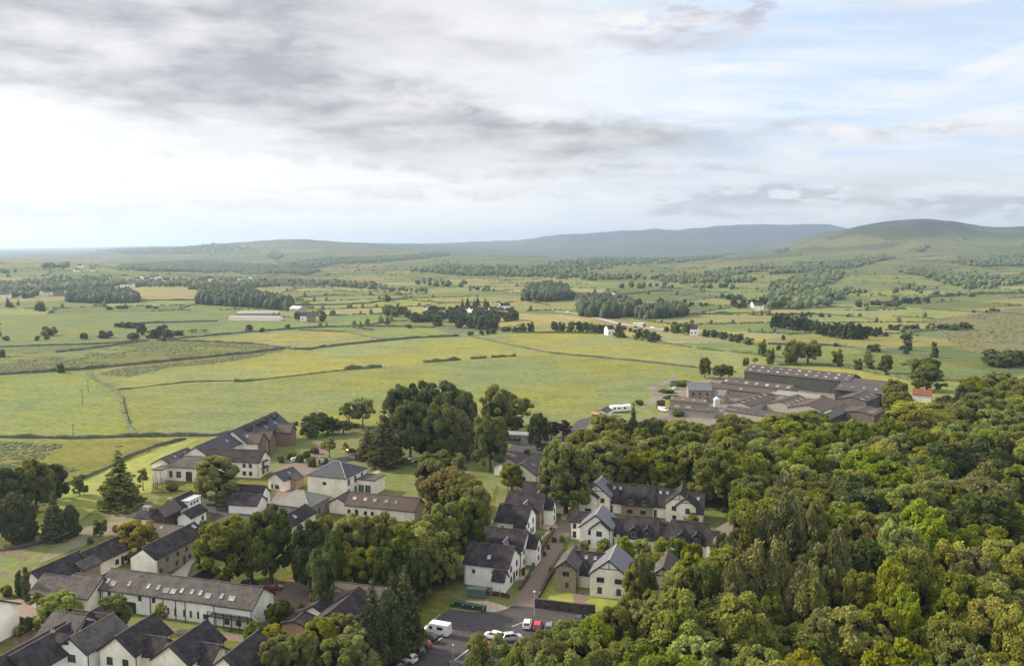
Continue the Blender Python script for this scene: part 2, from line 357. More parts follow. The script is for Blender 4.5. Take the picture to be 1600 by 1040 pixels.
def thing(name, label, cat, loc, rot=0, group=None):
    o = link(name, None, None, loc, rot); o['label'] = label; o['category'] = cat
    if group: o['group'] = group
    o.empty_display_size = .5
    return o

# field pattern ------------------------------------------------------
GY, G, GD, ST, BR = (.215, .245, .078), (.165, .215, .078), (.115, .150, .062), (.28, .262, .125), (.16, .135, .085)
PAL = np.array([GY, G, G, (.20, .235, .085), GD, (.15, .20, .08), (.24, .235, .095), ST, (.16, .175, .085), (.135, .18, .07), (.22, .22, .10)])
ANG = .35
def cells(x, y, cxm, cym, seed):
    u = (x * math.cos(ANG) + y * math.sin(ANG)) / cxm; v = (-x * math.sin(ANG) + y * math.cos(ANG)) / cym
    ui, vi = np.floor(u).astype(np.int64), np.floor(v).astype(np.int64)
    b1 = np.full(u.shape, 1e9); b2 = b1.copy(); idx = np.zeros(u.shape, np.int64)
    for a in (-1, 0, 1):
        for b in (-1, 0, 1):
            ci, cj = ui + a, vi + b
            n = (ci * 73856093 + cj * 19349663 + seed * 83492791) & 0xffffffff
            n = ((n ^ (n >> 15)) * 2246822519) & 0xffffffff; n ^= n >> 13
            jx = ((n & 1023) / 1023. - .5) * .62; jy = (((n >> 10) & 1023) / 1023. - .5) * .62
            d = np.hypot(u - (ci + .5 + jx), v - (cj + .5 + jy))
            better = d < b1
            b2 = np.where(better, b1, np.minimum(b2, d)); idx = np.where(better, n >> 3, idx); b1 = np.minimum(b1, d)
    return idx, b2 - b1
FIELDS = [  # outline on the photograph, colour of the ground cover
 ([(0, 586), (130, 580), (250, 566), (400, 551), (455, 543), (530, 533), (700, 524), (740, 526), (800, 540), (950, 560), (1150, 582), (1600, 600), (1700, 700), (1200, 700), (800, 760), (300, 760), (-20, 690)], (0.199, 0.227, 0.080)),
 ([(0, 552), (87, 550), (232, 533), (290, 533), (400, 538), (440, 542), (400, 549), (250, 565), (125, 577), (0, 584)], (0.167, 0.200, 0.068)),
 ([(0, 570), (60, 556), (150, 560), (240, 548), (330, 545), (380, 548), (250, 564), (120, 576), (0, 583)], (0.132, 0.153, 0.066)),
 ([(150, 584), (190, 575), (260, 568), (400, 552), (450, 544), (400, 557), (330, 568), (262, 574), (200, 588)], (0.132, 0.130, 0.078)),
 ([(300, 533), (400, 519), (480, 516), (560, 520), (700, 526), (560, 533), (460, 543), (400, 537)], (0.240, 0.240, 0.086)),
 ([(0, 585), (135, 582), (190, 622), (213, 680), (0, 683)], (0.189, 0.234, 0.074)),
 ([(185, 609), (400, 594), (540, 578), (720, 562), (860, 553), (800, 540), (740, 526), (600, 534), (480, 546), (330, 572), (200, 590)], (0.238, 0.255, 0.085)),
 ([(750, 494), (800, 490), (915, 492), (1000, 498), (900, 502), (765, 504)], (0.330, 0.282, 0.133)),
 ([(800, 500), (930, 501), (870, 508), (770, 509)], (0.289, 0.258, 0.121)),
 ([(800, 521), (950, 522), (1025, 535), (1175, 553), (1250, 575), (1150, 583), (950, 560), (870, 552), (800, 538)], (0.241, 0.255, 0.089)),
 ([(600, 512), (680, 513), (716, 525), (610, 532), (560, 520)], (0.180, 0.237, 0.074)),
 ([(1440, 500), (1600, 478), (1640, 560), (1560, 560), (1500, 545)], (0.171, 0.167, 0.098)),
 ([(1200, 492), (1300, 490), (1370, 500), (1430, 486), (1200, 484)], (0.248, 0.248, 0.119)),
 ([(80, 455), (300, 449), (330, 452), (300, 470), (220, 470), (80, 462)], (0.273, 0.235, 0.119)),
 ([(0, 492), (340, 484), (440, 487), (360, 505), (200, 528), (0, 545)], (0.153, 0.192, 0.074)),
 ([(100, 692), (330, 682), (245, 700), (105, 757), (70, 800), (-20, 790), (-20, 690)], (0.162, 0.181, 0.059)),
 ([(1215, 572), (1290, 571), (1360, 582), (1480, 604), (1460, 625), (1330, 592)], (0.276, 0.279, 0.087)),
]
def inpoly(x, y, poly):
    c = np.zeros(x.shape, bool); n = len(poly)
    for i in range(n):
        x1, y1 = poly[i]; x2, y2 = poly[(i + 1) % n]
        if y1 == y2: continue
        c ^= ((y1 > y) != (y2 > y)) & (x < (x2 - x1) * (y - y1) / (y2 - y1) + x1)
    return c
def gxy(px, py):
    p = pick(px, py)
    while p is None: py += 1; p = pick(px, py)
    return (p.x, p.y)
FPOLY = [([gxy(*p) for p in poly], c) for poly, c in FIELDS]
def ground_colour(x, y, z):
    i1, e1 = cells(x, y, 150, 120, 1); i2, e2 = cells(x, y, 330, 240, 2)
    far = (y > 3000) | (z > 60)
    idx = np.where(far, i2, i1)
    c = PAL[idx % len(PAL)]
    hill = np.clip((z - 95) / 90, 0, 1)[..., None] * (y > 3000)[..., None]
    moor = np.where((vnoise(x / 300, y / 300, 12) > .55)[..., None], np.array([.085, .082, .048]), np.array([.085, .112, .055]))
    top = np.clip((z - 190) / 120, 0, 1)[..., None]
    moor = moor * (1 - top) + np.array([.095, .082, .060]) * top
    c = c * (1 - hill) + moor * hill
    for poly, col in FPOLY:
        xs = [p[0] for p in poly]; ys = [p[1] for p in poly]
        k = (x > min(xs)) & (x < max(xs)) & (y > min(ys)) & (y < max(ys))
        if k.any():
            w = (vnoise(x[k] / 9, y[k] / 9, 21) - .5) * 8; w2 = (vnoise(x[k] / 9, y[k] / 9, 22) - .5) * 8
            s_ = inpoly(x[k] + w, y[k] + w2, poly)
            t_ = c[k]; t_[s_] = col; c[k] = t_
    nearv = (y < 300) & (y > -1e9) & (np.abs(x) < 400)
    l_ = (c @ np.array([.3, .6, .1]))[..., None]; c = l_ + (c - l_) * .88 
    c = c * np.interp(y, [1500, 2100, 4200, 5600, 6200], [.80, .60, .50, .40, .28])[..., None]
    near = np.clip((330 - np.hypot(x, y)) / 60, 0, 1)[..., None]
    veg = np.array([.105, .115, .035])
    c = c * (1 - near) + veg * near
    return c
rr = np.concatenate([[5, 60, 100], np.geomspace(120, 300, 60, endpoint=False), np.geomspace(300, 7000, 380, endpoint=False), np.geomspace(7000, 22500, 40)])
aa = np.radians(np.concatenate([np.linspace(-180, -42, 24, endpoint=False), np.linspace(-42, -33, 18, endpoint=False), np.linspace(-33, 33, 640), np.linspace(33, 42, 19)[1:], np.linspace(42, 180, 25)[1:-1]]))
RR, AA = np.meshgrid(rr, aa, indexing='ij'); gx, gy = RR * np.sin(AA), RR * np.cos(AA)
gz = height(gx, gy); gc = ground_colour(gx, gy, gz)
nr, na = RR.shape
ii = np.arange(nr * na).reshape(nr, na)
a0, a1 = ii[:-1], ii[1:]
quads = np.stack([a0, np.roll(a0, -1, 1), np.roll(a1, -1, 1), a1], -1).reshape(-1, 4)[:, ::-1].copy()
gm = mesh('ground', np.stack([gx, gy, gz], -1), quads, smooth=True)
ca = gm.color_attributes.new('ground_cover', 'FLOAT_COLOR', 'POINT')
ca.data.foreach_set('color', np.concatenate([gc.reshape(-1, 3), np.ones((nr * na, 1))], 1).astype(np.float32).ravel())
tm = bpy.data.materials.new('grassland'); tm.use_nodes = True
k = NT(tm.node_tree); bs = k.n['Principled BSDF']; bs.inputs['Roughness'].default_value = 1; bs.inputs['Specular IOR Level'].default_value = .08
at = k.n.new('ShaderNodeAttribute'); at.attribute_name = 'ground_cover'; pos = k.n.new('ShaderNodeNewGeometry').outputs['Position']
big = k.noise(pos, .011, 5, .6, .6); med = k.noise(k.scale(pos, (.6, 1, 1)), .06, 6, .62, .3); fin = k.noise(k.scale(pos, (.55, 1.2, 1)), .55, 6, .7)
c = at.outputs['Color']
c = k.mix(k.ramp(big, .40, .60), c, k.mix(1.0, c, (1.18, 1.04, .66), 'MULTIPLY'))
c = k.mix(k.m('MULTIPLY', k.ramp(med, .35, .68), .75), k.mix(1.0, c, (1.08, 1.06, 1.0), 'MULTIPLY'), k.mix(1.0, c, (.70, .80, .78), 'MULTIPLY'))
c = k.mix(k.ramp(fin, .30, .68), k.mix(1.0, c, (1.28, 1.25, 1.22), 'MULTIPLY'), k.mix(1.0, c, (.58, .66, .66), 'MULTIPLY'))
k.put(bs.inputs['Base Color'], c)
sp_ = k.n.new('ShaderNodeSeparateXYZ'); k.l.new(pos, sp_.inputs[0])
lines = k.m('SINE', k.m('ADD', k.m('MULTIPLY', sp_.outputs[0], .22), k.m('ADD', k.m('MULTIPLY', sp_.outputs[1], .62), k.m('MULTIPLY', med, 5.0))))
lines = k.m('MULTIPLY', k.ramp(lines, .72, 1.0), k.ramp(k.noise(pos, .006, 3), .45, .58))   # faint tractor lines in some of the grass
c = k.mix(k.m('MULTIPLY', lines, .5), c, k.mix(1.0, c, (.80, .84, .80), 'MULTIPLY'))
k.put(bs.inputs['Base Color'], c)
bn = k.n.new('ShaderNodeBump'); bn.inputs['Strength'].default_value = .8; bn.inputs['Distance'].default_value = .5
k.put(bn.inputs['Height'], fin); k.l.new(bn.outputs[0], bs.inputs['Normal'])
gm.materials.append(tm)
link('ground', gm, kind='structure')
print('terrain', round(time.time() - T0, 1))

# ------------------------------------------------------------------ flat sheets of the village
def sheet(name, pts, z, m, world=False, kind='structure', **kw):
    P3 = [Vector((p[0], p[1], z)) if world else pz(p[0], p[1], 0) for p in pts]
    P3 = [Vector((p.x, p.y, z)) for p in P3]
    tri = geometry.tessellate_polygon([P3])
    f = []
    for t in tri:
        a, b, c_ = (P3[i] for i in t)
        f.append(t if (b - a).cross(c_ - a).z > 0 else t[::-1])
    return link(name, mesh(name, P3, f, m), kind=kind, **kw)
sheet('lawn', [(-20, 870), (40, 850), (75, 838), (110, 822), (150, 800), (235, 770), (250, 775), (240, 800), (190, 812), (150, 820), (120, 838), (70, 872), (45, 905), (40, 925), (-20, 935)], .004, 'lawn')
sheet('lawn', [(72, 798), (105, 760), (160, 735), (215, 715), (290, 686), (312, 684), (268, 708), (243, 735), (236, 768), (175, 776), (110, 822), (60, 850), (40, 820)], .008, 'lawn_bright')
sheet('planting_bed', [(115, 838), (135, 822), (160, 812), (195, 800), (232, 780), (235, 800), (205, 815), (188, 830), (120, 856), (60, 880), (70, 866), (100, 852)], .012, 'bed')
sheet('planting_bed', [(-20, 866), (20, 852), (60, 845), (88, 840), (82, 846), (40, 862), (22, 868), (5, 870), (-20, 872)], .012, 'soil')
for c_ in [(37, 871), (38, 887), (3, 895), (8, 858)]:
    sheet('flower_bed', [(c_[0] + 11 * math.cos(t) * (1 + .2 * math.sin(3 * t)), c_[1] + 3.4 * math.sin(t)) for t in np.linspace(0, 6.28, 15)[:-1]], .014, 'soil')
sheet('lawn', [(325, 728), (480, 680), (560, 668), (700, 676), (760, 700), (780, 745), (760, 800), (655, 790), (600, 780), (500, 760), (480, 740), (430, 740)], .004, 'lawn')
sheet('lawn', [(700, 720), (780, 760), (770, 800), (735, 850), (722, 900), (690, 925), (760, 952), (800, 945), (830, 900), (870, 830), (905, 812), (880, 760), (800, 740)], .006, 'lawn')
sheet('lawn', [(840, 925), (870, 893), (890, 870), (1010, 900), (1010, 940), (930, 955), (836, 938)], .006, 'lawn_bright')
sheet('lawn', [(940, 735), (1020, 730), (1110, 780), (1180, 800), (1150, 850), (1100, 860), (1060, 830)], .006, 'lawn')
sheet('lawn', [(905, 812), (940, 790), (1160, 830), (1150, 860), (1060, 900), (900, 870), (880, 870)], .007, 'lawn')
sheet('lawn', [(190, 950), (240, 940), (330, 958), (440, 985), (420, 1005), (330, 985), (200, 975)], .005, 'lawn')
sheet('courtyard', [(180, 952), (190, 978), (440, 1010), (560, 1010), (560, 960), (520, 935), (500, 905), (450, 905), (425, 930), (425, 960), (400, 978), (345, 975), (250, 958)], .009, 'brick_paving')
sheet('grass_strip', [(195, 962), (232, 950), (240, 958), (420, 978), (425, 990), (340, 992), (240, 975), (205, 976)], .013, 'lawn')
sheet('courtyard', [(-20, 940), (30, 935), (75, 948), (70, 960), (30, 975), (-20, 975)], .009, 'gravel')
sheet('courtyard', [(15, 990), (60, 965), (90, 970), (60, 1010), (20, 1010)], .009, 'soil')
sheet('service_lane', [(262, 902), (300, 872), (320, 850), (330, 862), (300, 880), (290, 905)], .009, 'concrete')
sheet('courtyard', [(215, 905), (225, 890), (320, 860), (430, 800), (430, 770), (330, 770), (300, 800), (240, 830), (330, 800), (330, 840)], .007, 'asphalt')
sheet('drive', [(425, 735), (455, 722), (478, 705), (500, 690), (507, 690), (512, 705), (500, 722), (475, 745), (450, 800), (430, 810), (425, 780), (445, 750)], .010, 'brick_paving')
sheet('drive', [(495, 722), (540, 712), (560, 705), (568, 708), (556, 716), (530, 728), (500, 730)], .014, 'asphalt')
sheet('drive', [(545, 712), (615, 712), (650, 714), (700, 714), (700, 722), (650, 722), (600, 724), (590, 733), (573, 738), (590, 724), (560, 722)], .016, 'asphalt')
sheet('drive', [(775, 720), (800, 695), (835, 685), (870, 685), (905, 655), (930, 650), (900, 690), (870, 712), (835, 712), (800, 735)], .010, 'asphalt')
sheet('footpath', [(592, 733), (604, 726), (610, 728), (585, 742), (575, 742)], .018, 'tan_paving')
sheet('footpath', [(718, 880), (742, 845), (766, 812), (772, 813), (748, 848), (726, 882), (722, 900), (716, 900)], .010, 'tan_paving')
sheet('estate_road', [(798, 946.5), (812, 925), (828, 904), (840, 882), (851, 858), (868, 827), (871, 815), (880, 811), (892, 810), (897, 815), (890, 832), (877, 858), (862, 885), (848, 912), (838, 934), (834, 948)], .012, 'brick_paving')
sheet('footpath', [(876, 806), (885, 792), (893, 790), (884, 812), (878, 812)], .014, 'tan_paving')
sheet('footpath', [(853, 815), (868, 818), (872, 824), (858, 828), (848, 825), (846, 817)], .014, 'tan_paving')
sheet('footpath', [(832, 845), (843, 846), (864, 826), (862, 822), (845, 840), (838, 842)], .014, 'tan_paving')
sheet('footpath', [(806, 900), (815, 890), (830, 890), (833, 894), (826, 902), (808, 906)], .014, 'tan_paving')
sheet('footpath', [(720, 948), (728, 938), (760, 938), (790, 946), (795, 950), (770, 955), (735, 952)], .016, 'tan_paving')
sheet('footpath', [(893, 925), (913, 925), (922, 935), (905, 945), (897, 940)], .014, 'brick_paving')
sheet('car_park', [(560, 1090), (600, 1030), (650, 990), (688, 960), (706, 951), (740, 955), (775, 956), (792, 951), (798, 946), (834, 948), (930, 960), (990, 965), (1000, 1010), (960, 1090)], .020, 'asphalt')
sheet('farm_yard', [(1000, 655), (1003, 625), (1020, 612), (1035, 608), (1060, 615), (1120, 640), (1180, 650), (1250, 665), (1380, 660), (1400, 620), (1330, 600), (1150, 588), (1090, 596), (1045, 606), (1025, 612), (1000, 640), (985, 652), (960, 660), (1000, 668), (1120, 690), (1300, 690)], .012, 'farm_yard')
sheet('farm_yard', [(1000, 655), (1060, 640), (1120, 632), (1400, 645), (1395, 690), (1120, 692), (1010, 674)], .014, 'farm_yard')
sheet('farm_track', [(1012, 612), (1014, 602), (1035, 597), (1046, 593), (1052, 585), (1057, 585), (1055, 595), (1044, 600), (1025, 606), (1023, 613)], .016, 'farm_yard')
def strip_line(name, p, q_, w, z, m, world=False, **kw):
    a, b = (pz(*p), pz(*q_)) if not world else (Vector((*p, 0)), Vector((*q_, 0)))
    d = (b - a).normalized(); n = Vector((-d.y, d.x, 0)) * w / 2
    return sheet(name, [(v.x, v.y) for v in (a - n, b - n, b + n, a + n)], z, m, world=True, **kw)
strip_line('bay_line', (625, 1042), (707, 984), .14, .026, 'paint_white')
strip_line('bay_line', (700, 1038), (708, 1034), .12, .026, 'paint_white')
strip_line('bay_line', (800, 978), (822, 970), .12, .026, 'paint_white')
strip_line('bay_line', (698, 1040), (740, 1008), .14, .026, 'paint_white')
for i in range(5):
    strip_line('bay_line', (640 + 15 * i, 1030 - 10.5 * i), (620 + 15 * i, 1022 - 10 * i), .1, .025, 'paint_white')
for i in range(6):
    strip_line('bay_line', (852 + 13 * i, 985 + 1.5 * i), (862 + 14 * i, 970 + 1.5 * i), .1, .025, 'paint_white')

# ------------------------------------------------------------------ buildings
EG = -16.0
WCACHE = {}
def boxverts(x0, y0, z0, x1, y1, z1): return [(x0, y0, z0), (x1, y0, z0), (x1, y1, z0), (x0, y1, z0), (x0, y0, z1), (x1, y0, z1), (x1, y1, z1), (x0, y1, z1)]
BF = [(0, 3, 2, 1), (4, 5, 6, 7), (0, 1, 5, 4), (1, 2, 6, 5), (2, 3, 7, 6), (3, 0, 4, 7)]
class MB:
    def __init__(s): s.v = []; s.f = []
    def box(s, x0, y0, z0, x1, y1, z1):
        o = len(s.v); s.v += boxverts(min(x0, x1), min(y0, y1), min(z0, z1), max(x0, x1), max(y0, y1), max(z0, z1)); s.f += [tuple(i + o for i in f) for f in BF]; return s
    def poly(s, vs, fs):
        o = len(s.v); s.v += [tuple(v) for v in vs]; s.f += [tuple(i + o for i in f) for f in fs]; return s
    def bar(s, a, b, w, h=None):
        a, b = Vector(a), Vector(b); d = (b - a).normalized(); h = h or w
        up = Vector((0, 0, 1)) if abs(d.z) < .95 else Vector((0, 1, 0)); r = d.cross(up).normalized(); u = r.cross(d)
        r, u = r * w / 2, u * h / 2; o = len(s.v)
        s.v += [tuple(p_) for p_ in (a - r - u, a + r - u, a + r + u, a - r + u, b - r - u, b + r - u, b + r + u, b - r + u)]
        s.f += [tuple(i + o for i in f) for f in BF]; return s
    def extrude_x(s, prof, x0, x1):
        n = len(prof); o = len(s.v)
        s.v += [(x0, y, z) for y, z in prof] + [(x1, y, z) for y, z in prof]
        s.f += [tuple(o + i for i in range(n))[::-1], tuple(o + n + i for i in range(n))] + [(o + i, o + (i + 1) % n, o + n + (i + 1) % n, o + n + i) for i in range(n)]
        return s
    def cyl(s, c, r, z0, z1, n=10, r2=None):
        o = len(s.v); r2 = r if r2 is None else r2
        s.v += [(c[0] + r * math.cos(6.2832 * i / n), c[1] + r * math.sin(6.2832 * i / n), z0) for i in range(n)] + [(c[0] + r2 * math.cos(6.2832 * i / n), c[1] + r2 * math.sin(6.2832 * i / n), z1) for i in range(n)]
        s.f += [tuple(o + i for i in range(n))[::-1], tuple(o + n + i for i in range(n))] + [(o + i, o + (i + 1) % n, o + n + (i + 1) % n, o + n + i) for i in range(n)]
        return s
    def xf(s, M): s.v = [tuple(M @ Vector(v)) for v in s.v]; return s
    def me(s, name, m): return mesh(name, s.v, s.f, m)
def fixn(me):
    bm = bmesh.new(); bm.from_mesh(me); bmesh.ops.recalc_face_normals(bm, faces=bm.faces); bm.to_mesh(me); bm.free(); return me
def window_mesh(w, h, fr, split=True, gl='glass'):
    key = (round(w, 2), round(h, 2), fr, split, gl)
    if key in WCACHE: return WCACHE[key]
    b = MB(); t = .07
    b.box(-w / 2, -.04, 0, -w / 2 + t, .02, h); b.box(w / 2 - t, -.04, 0, w / 2, .02, h)
    b.box(-w / 2 + t, -.04, 0, w / 2 - t, .02, t); b.box(-w / 2 + t, -.04, h - t, w / 2 - t, .02, h)
    if split and w > .9: b.box(-.03, -.035, t, .03, .02, h - t)
    b.box(-w / 2 - .08, -.09, -.07, w / 2 + .08, .0, -.005)
    f = b.me('window_frame', fr)
    g = MB().box(-w / 2 + t, -.015, t, w / 2 - t, .01, h - t).me('pane', gl)
    WCACHE[key] = (f, g); return f, g
class Vol:
    """one roofed volume: ridge from R0 to R1 (seen ends), walls half width hw"""
    def __init__(s, R0, R1, hr, he, hw, wall='cream', roof='slate_dark', wins=(), sky=(), dorm=(), g=EG, hip=False, barge=True, timber=False, frame='frame_brown', ext=0, flat=False, over=.35, chim=(), gz=0.0, name=None, snap=True, L=None, og=.3):
        a, b = pz(*R0, hr + gz), pz(*R1, hr + gz)
        d = b - a; s.len = (Vector((d.x, d.y, 0))).length; ang = math.degrees(math.atan2(d.y, d.x))
        if snap: ang = g + 90 * round((ang - g) / 90)
        s.ang = math.radians(ang); s.c = (a + b) / 2; s.L = (L or s.len) / 2
        if L and snap: pass
        s.hr, s.he, s.hw = hr, he, hw
        if hip: s.L += hw if hip is True else hip
        s.__dict__.update(wall=wall, roof=roof, wins=wins, sky=sky, dorm=dorm, hip=hip, barge=barge, timber=timber, frame=frame, flat=flat, over=over, chim=chim, gz=gz, og=og)
        s.ax = Vector((math.cos(s.ang), math.sin(s.ang), 0)); s.ay = Vector((-math.sin(s.ang), math.cos(s.ang), 0))
        s.fs = -1 if s.ay.dot(Vector((s.c.x, s.c.y, 0))) > 0 else 1    # which side of the ridge looks at the camera
        s.M = Matrix.Translation((s.c.x, s.c.y, gz)) @ Matrix.Rotation(s.ang, 4, 'Z')
def side(v, w):
    """origin, outward normal and rightward direction (seen from outside) in the volume's own frame"""
    if w in 'FB':
        sg = v.fs if w == 'F' else -v.fs
        return Vector((0, sg * v.hw, 0)), Vector((0, sg, 0)), Vector((-sg, 0, 0)), v.L
    sg = -1 if w == 'L' else 1
    return Vector((sg * v.L, 0, 0)), Vector((sg, 0, 0)), Vector((0, sg, 0)), v.hw
NB = 0
def building(name, label, cat, vols, group=None, extra=None):
    global NB; NB += 1
    b0 = vols[0]; root = thing(name, label, cat, (b0.c.x, b0.c.y, b0.gz), 0, group)
    inv = Matrix.Translation((-b0.c.x, -b0.c.y, -b0.gz))
    for vi, v in enumerate(vols):
        M = inv @ v.M; e = .004 * vi
        L, hw, he, hr = v.L, v.hw, v.he, v.hr
        t = (hr - he) / hw if hw else 0; o = v.over
        if v.flat:
            link('wall', fixn(MB().box(-L, -hw, -.3, L, hw, he - .01).xf(M).me('wall', v.wall)), root)
            link('roof', fixn(MB().box(-L - .2, -hw - .2, he, L + .2, hw + .2, he + .28 + e).xf(M).me('roof', v.roof)), root)
        elif v.hip:
            link('wall', fixn(MB().box(-L, -hw, -.3, L, hw, he - .02).xf(M).me('wall', v.wall)), root)
            hp = hw if v.hip is True else v.hip; x1 = L + o; y1 = hw + o; zl = he - o * t + .12 + e; r = max(L - hp, .01)
            vs = [(-x1, -y1, zl), (x1, -y1, zl), (x1, y1, zl), (-x1, y1, zl), (-r, 0, hr + .1 + e), (r, 0, hr + .1 + e), (-x1, -y1, zl - .16), (x1, -y1, zl - .16), (x1, y1, zl - .16), (-x1, y1, zl - .16)]
            fs = [(0, 1, 5, 4), (1, 2, 5), (2, 3, 4, 5), (3, 0, 4), (0, 6, 7, 1), (1, 7, 8, 2), (2, 8, 9, 3), (3, 9, 6, 0), (6, 9, 8, 7)]
            rm = mesh('roof', vs, fs, v.roof)
            me = MB(); me.v = vs; me.f = fs; link('roof', fixn(me.xf(M).me('roof', v.roof)), root)
            rb = MB().bar((-r, 0, hr + .13 + e), (r, 0, hr + .13 + e), .25, .12)
            for sx_, sy_ in ((1, 1), (1, -1), (-1, 1), (-1, -1)): rb.bar((sx_ * r, 0, hr + .12 + e), (sx_ * x1, sy_ * y1, zl + .04), .2, .1)
            link('ridge_tiles', rb.xf(M).me('ridge_tiles', 'ridge_lead' if v.roof in ('slate_blue', 'slate_pale', 'slate_navy') else v.roof), root)
            for yg in (-y1 - .04, y1 + .04): link('gutter', MB().box(-x1 - .07, yg - .035, zl - .2, x1 + .07, yg + .035, zl - .07).xf(M).me('gutter', 'trim'), root)
        else:
            prof = [(-hw, -.3), (hw, -.3), (hw, he), (0, hr), (-hw, he)]
            link('wall', fixn(MB().extrude_x(prof, -L, L).xf(M).me('wall', v.wall)), root)
            th = .2; lf = .04 + e
            rp = [(-hw - o, he - o * t + lf), (0, hr + lf), (hw + o, he - o * t + lf), (hw + o, he - o * t + lf + th), (0, hr + lf + th * 1.15), (-hw - o, he - o * t + lf + th)]
            link('roof', fixn(MB().extrude_x(rp, -L - v.og, L + v.og).xf(M).me('roof', v.roof)), root)
            zr = hr + lf + th * 1.15
            link('ridge_tiles', MB().box(-L - v.og, -.13, zr - .06, L + v.og, .13, zr + .07).xf(M).me('ridge_tiles', 'ridge_lead' if v.roof == 'slate_blue' else 'slate_grey' if v.roof == 'slate_dark' else v.roof), root)
            if v.barge:
                for sx_ in (-1, 1):
                    xb = sx_ * (L + v.og + .03); bb = MB()
                    for sy_ in (-1, 1): bb.bar((xb, 0, hr + lf + .03), (xb, sy_ * (hw + o), he - o * t + lf + .03), .05, .3)
                    link('bargeboard', bb.xf(M).me('bargeboard', 'trim'), root)
                for sy_ in (-1, 1): link('gutter', MB().box(-L - v.og, sy_ * (hw + o + .003), he - o * t + lf - .03, L + v.og, sy_ * (hw + o + .1), he - o * t + lf + .09).xf(M).me('gutter', 'trim'), root)
                if he > 4 and L > 2.5 and v.wall in ('cream', 'white', 'stone'):
                    for u_ in (-.955, .955): link('downpipe', MB().box(u_ * L - .05, v.fs * (hw + .01), .02, u_ * L + .05, v.fs * (hw + .11), he - .05).xf(M).me('downpipe', 'trim'), root)
            if v.timber:
                for sx_ in ((-1, 1) if v.timber is True else v.timber):
                    xb = sx_ * (L + .05); zc_ = he + (hr - he) * .42; yw = hw * .56
                    link('gable_timber', MB().bar((xb, -yw, zc_), (xb, yw, zc_), .08, .16).bar((xb, 0, zc_), (xb, 0, hr - .15), .07, .14).xf(M).me('gable_timber', 'trim'), root)
        for sd, us, zs, w, h, *kind in v.wins:
            og_, nn, rt, half = side(v, sd); kind = kind[0] if kind else 'w'
            for z in zs:
                for u in us:
                    p = M @ (og_ + nn * .02 + rt * (u * half) + Vector((0, 0, z)))
                    wn = (M.to_3x3() @ nn); rz = math.atan2(wn.x, -wn.y)
                    if kind == 'w':
                        f, g_ = window_mesh(w, h, v.frame); fo = link('window', f, root, p, rz); link('pane', g_, fo)
                    elif kind == 'd':
                        f = MB().box(-w / 2, -.05, 0, w / 2, .02, h); link('door', f.me('door', 'door_dark'), root, p, rz)
                    elif kind == 'g':
                        do = link('garage_door', MB().box(-w / 2, -.05, 0, w / 2, .02, h).me('garage_door', 'cream'), root, p, rz)
                    elif kind == 'o':
                        link('shade_panel', MB().box(-w / 2, -.03, 0, w / 2, .02, h).me('shade_panel', 'trim'), root, p, rz)  # flat dark panel painted as the shade inside an open arch
        for sd, us, fr, w, h in v.sky:     # roof lights: fr = how far up the slope
            sg = v.fs if sd == 'F' else -v.fs
            for u in us:
                y = sg * v.hw * (1 - fr); z = v.he + (v.hr - v.he) * fr + .24 + e + .03
                sl_ = math.atan2(v.hr - v.he, v.hw)
                Rm = Matrix.Rotation(v.ang, 4, 'Z') @ Matrix.Rotation(sg * -sl_, 4, 'X')
                p = M @ Vector((u * v.L * (-sg), y, z))
                key = ('sky', w, h, 'barn' in v.roof)
                if key not in WCACHE:
                    q_ = MB().box(-w / 2, -h / 2, 0, -w / 2 + .07, h / 2, .10).box(w / 2 - .07, -h / 2, 0, w / 2, h / 2, .10).box(-w / 2 + .07, -h / 2, 0, w / 2 - .07, -h / 2 + .07, .10).box(-w / 2 + .07, h / 2 - .07, 0, w / 2 - .07, h / 2, .10)
                    WCACHE[key] = (q_.me('skylight', 'ridge_lead' if 'barn' not in v.roof else 'translucent_sheet'), MB().box(-w / 2 + .07, -h / 2 + .07, .01, w / 2 - .07, h / 2 - .07, .07).me('pane', 'glass_sky' if 'barn' not in v.roof else 'translucent_sheet'))
                fo = link('skylight', WCACHE[key][0], root, p, Rm.to_euler()); link('pane', WCACHE[key][1], fo)
        for sd, u, w, dr, wl in v.dorm:        # gabled dormers on the slope
            sg = v.fs if sd == 'F' else -v.fs
            x = u * v.L * (-sg); y0 = sg * (v.hw + .1); zb = v.he + .1; zt = min(v.he + w * .85, v.hr - .3); zp = min(zt + w * .5, v.hr + .1)
            yin = 0.0
            pr = [(-w / 2, zb - .3), (w / 2, zb - .3), (w / 2, zt), (0, zp), (-w / 2, zt)]
            Md = M @ Matrix.Translation((x, 0, 0)) @ Matrix.Rotation(math.pi / 2, 4, 'Z')
            y1 = y0 - sg * v.hw * .75
            dm = link('dormer', fixn(MB().extrude_x(pr, min(y0, y1), max(y0, y1)).xf(Md).me('dormer', wl)), root)
            rp = [(-w / 2 - .25, zt - .22), (0, zp + .05), (w / 2 + .25, zt - .22), (w / 2 + .25, zt - .04), (0, zp + .25), (-w / 2 - .25, zt - .04)]
            y2 = y0 - sg * v.hw * .9; y3 = y0 + sg * .3
            link('dormer_roof', fixn(MB().extrude_x(rp, min(y2, y3), max(y2, y3)).xf(Md).me('dormer_roof', dr)), dm)
            f, g_ = window_mesh(w * .66, max(zt - zb - .1, .5), 'frame_white' if wl != 'trim' else 'ridge_lead')
            p = M @ Vector((x, y0 + sg * .03, zb)); wn = M.to_3x3() @ Vector((0, sg, 0))
            fo = link('dormer_window', f, dm, p, math.atan2(wn.x, -wn.y))
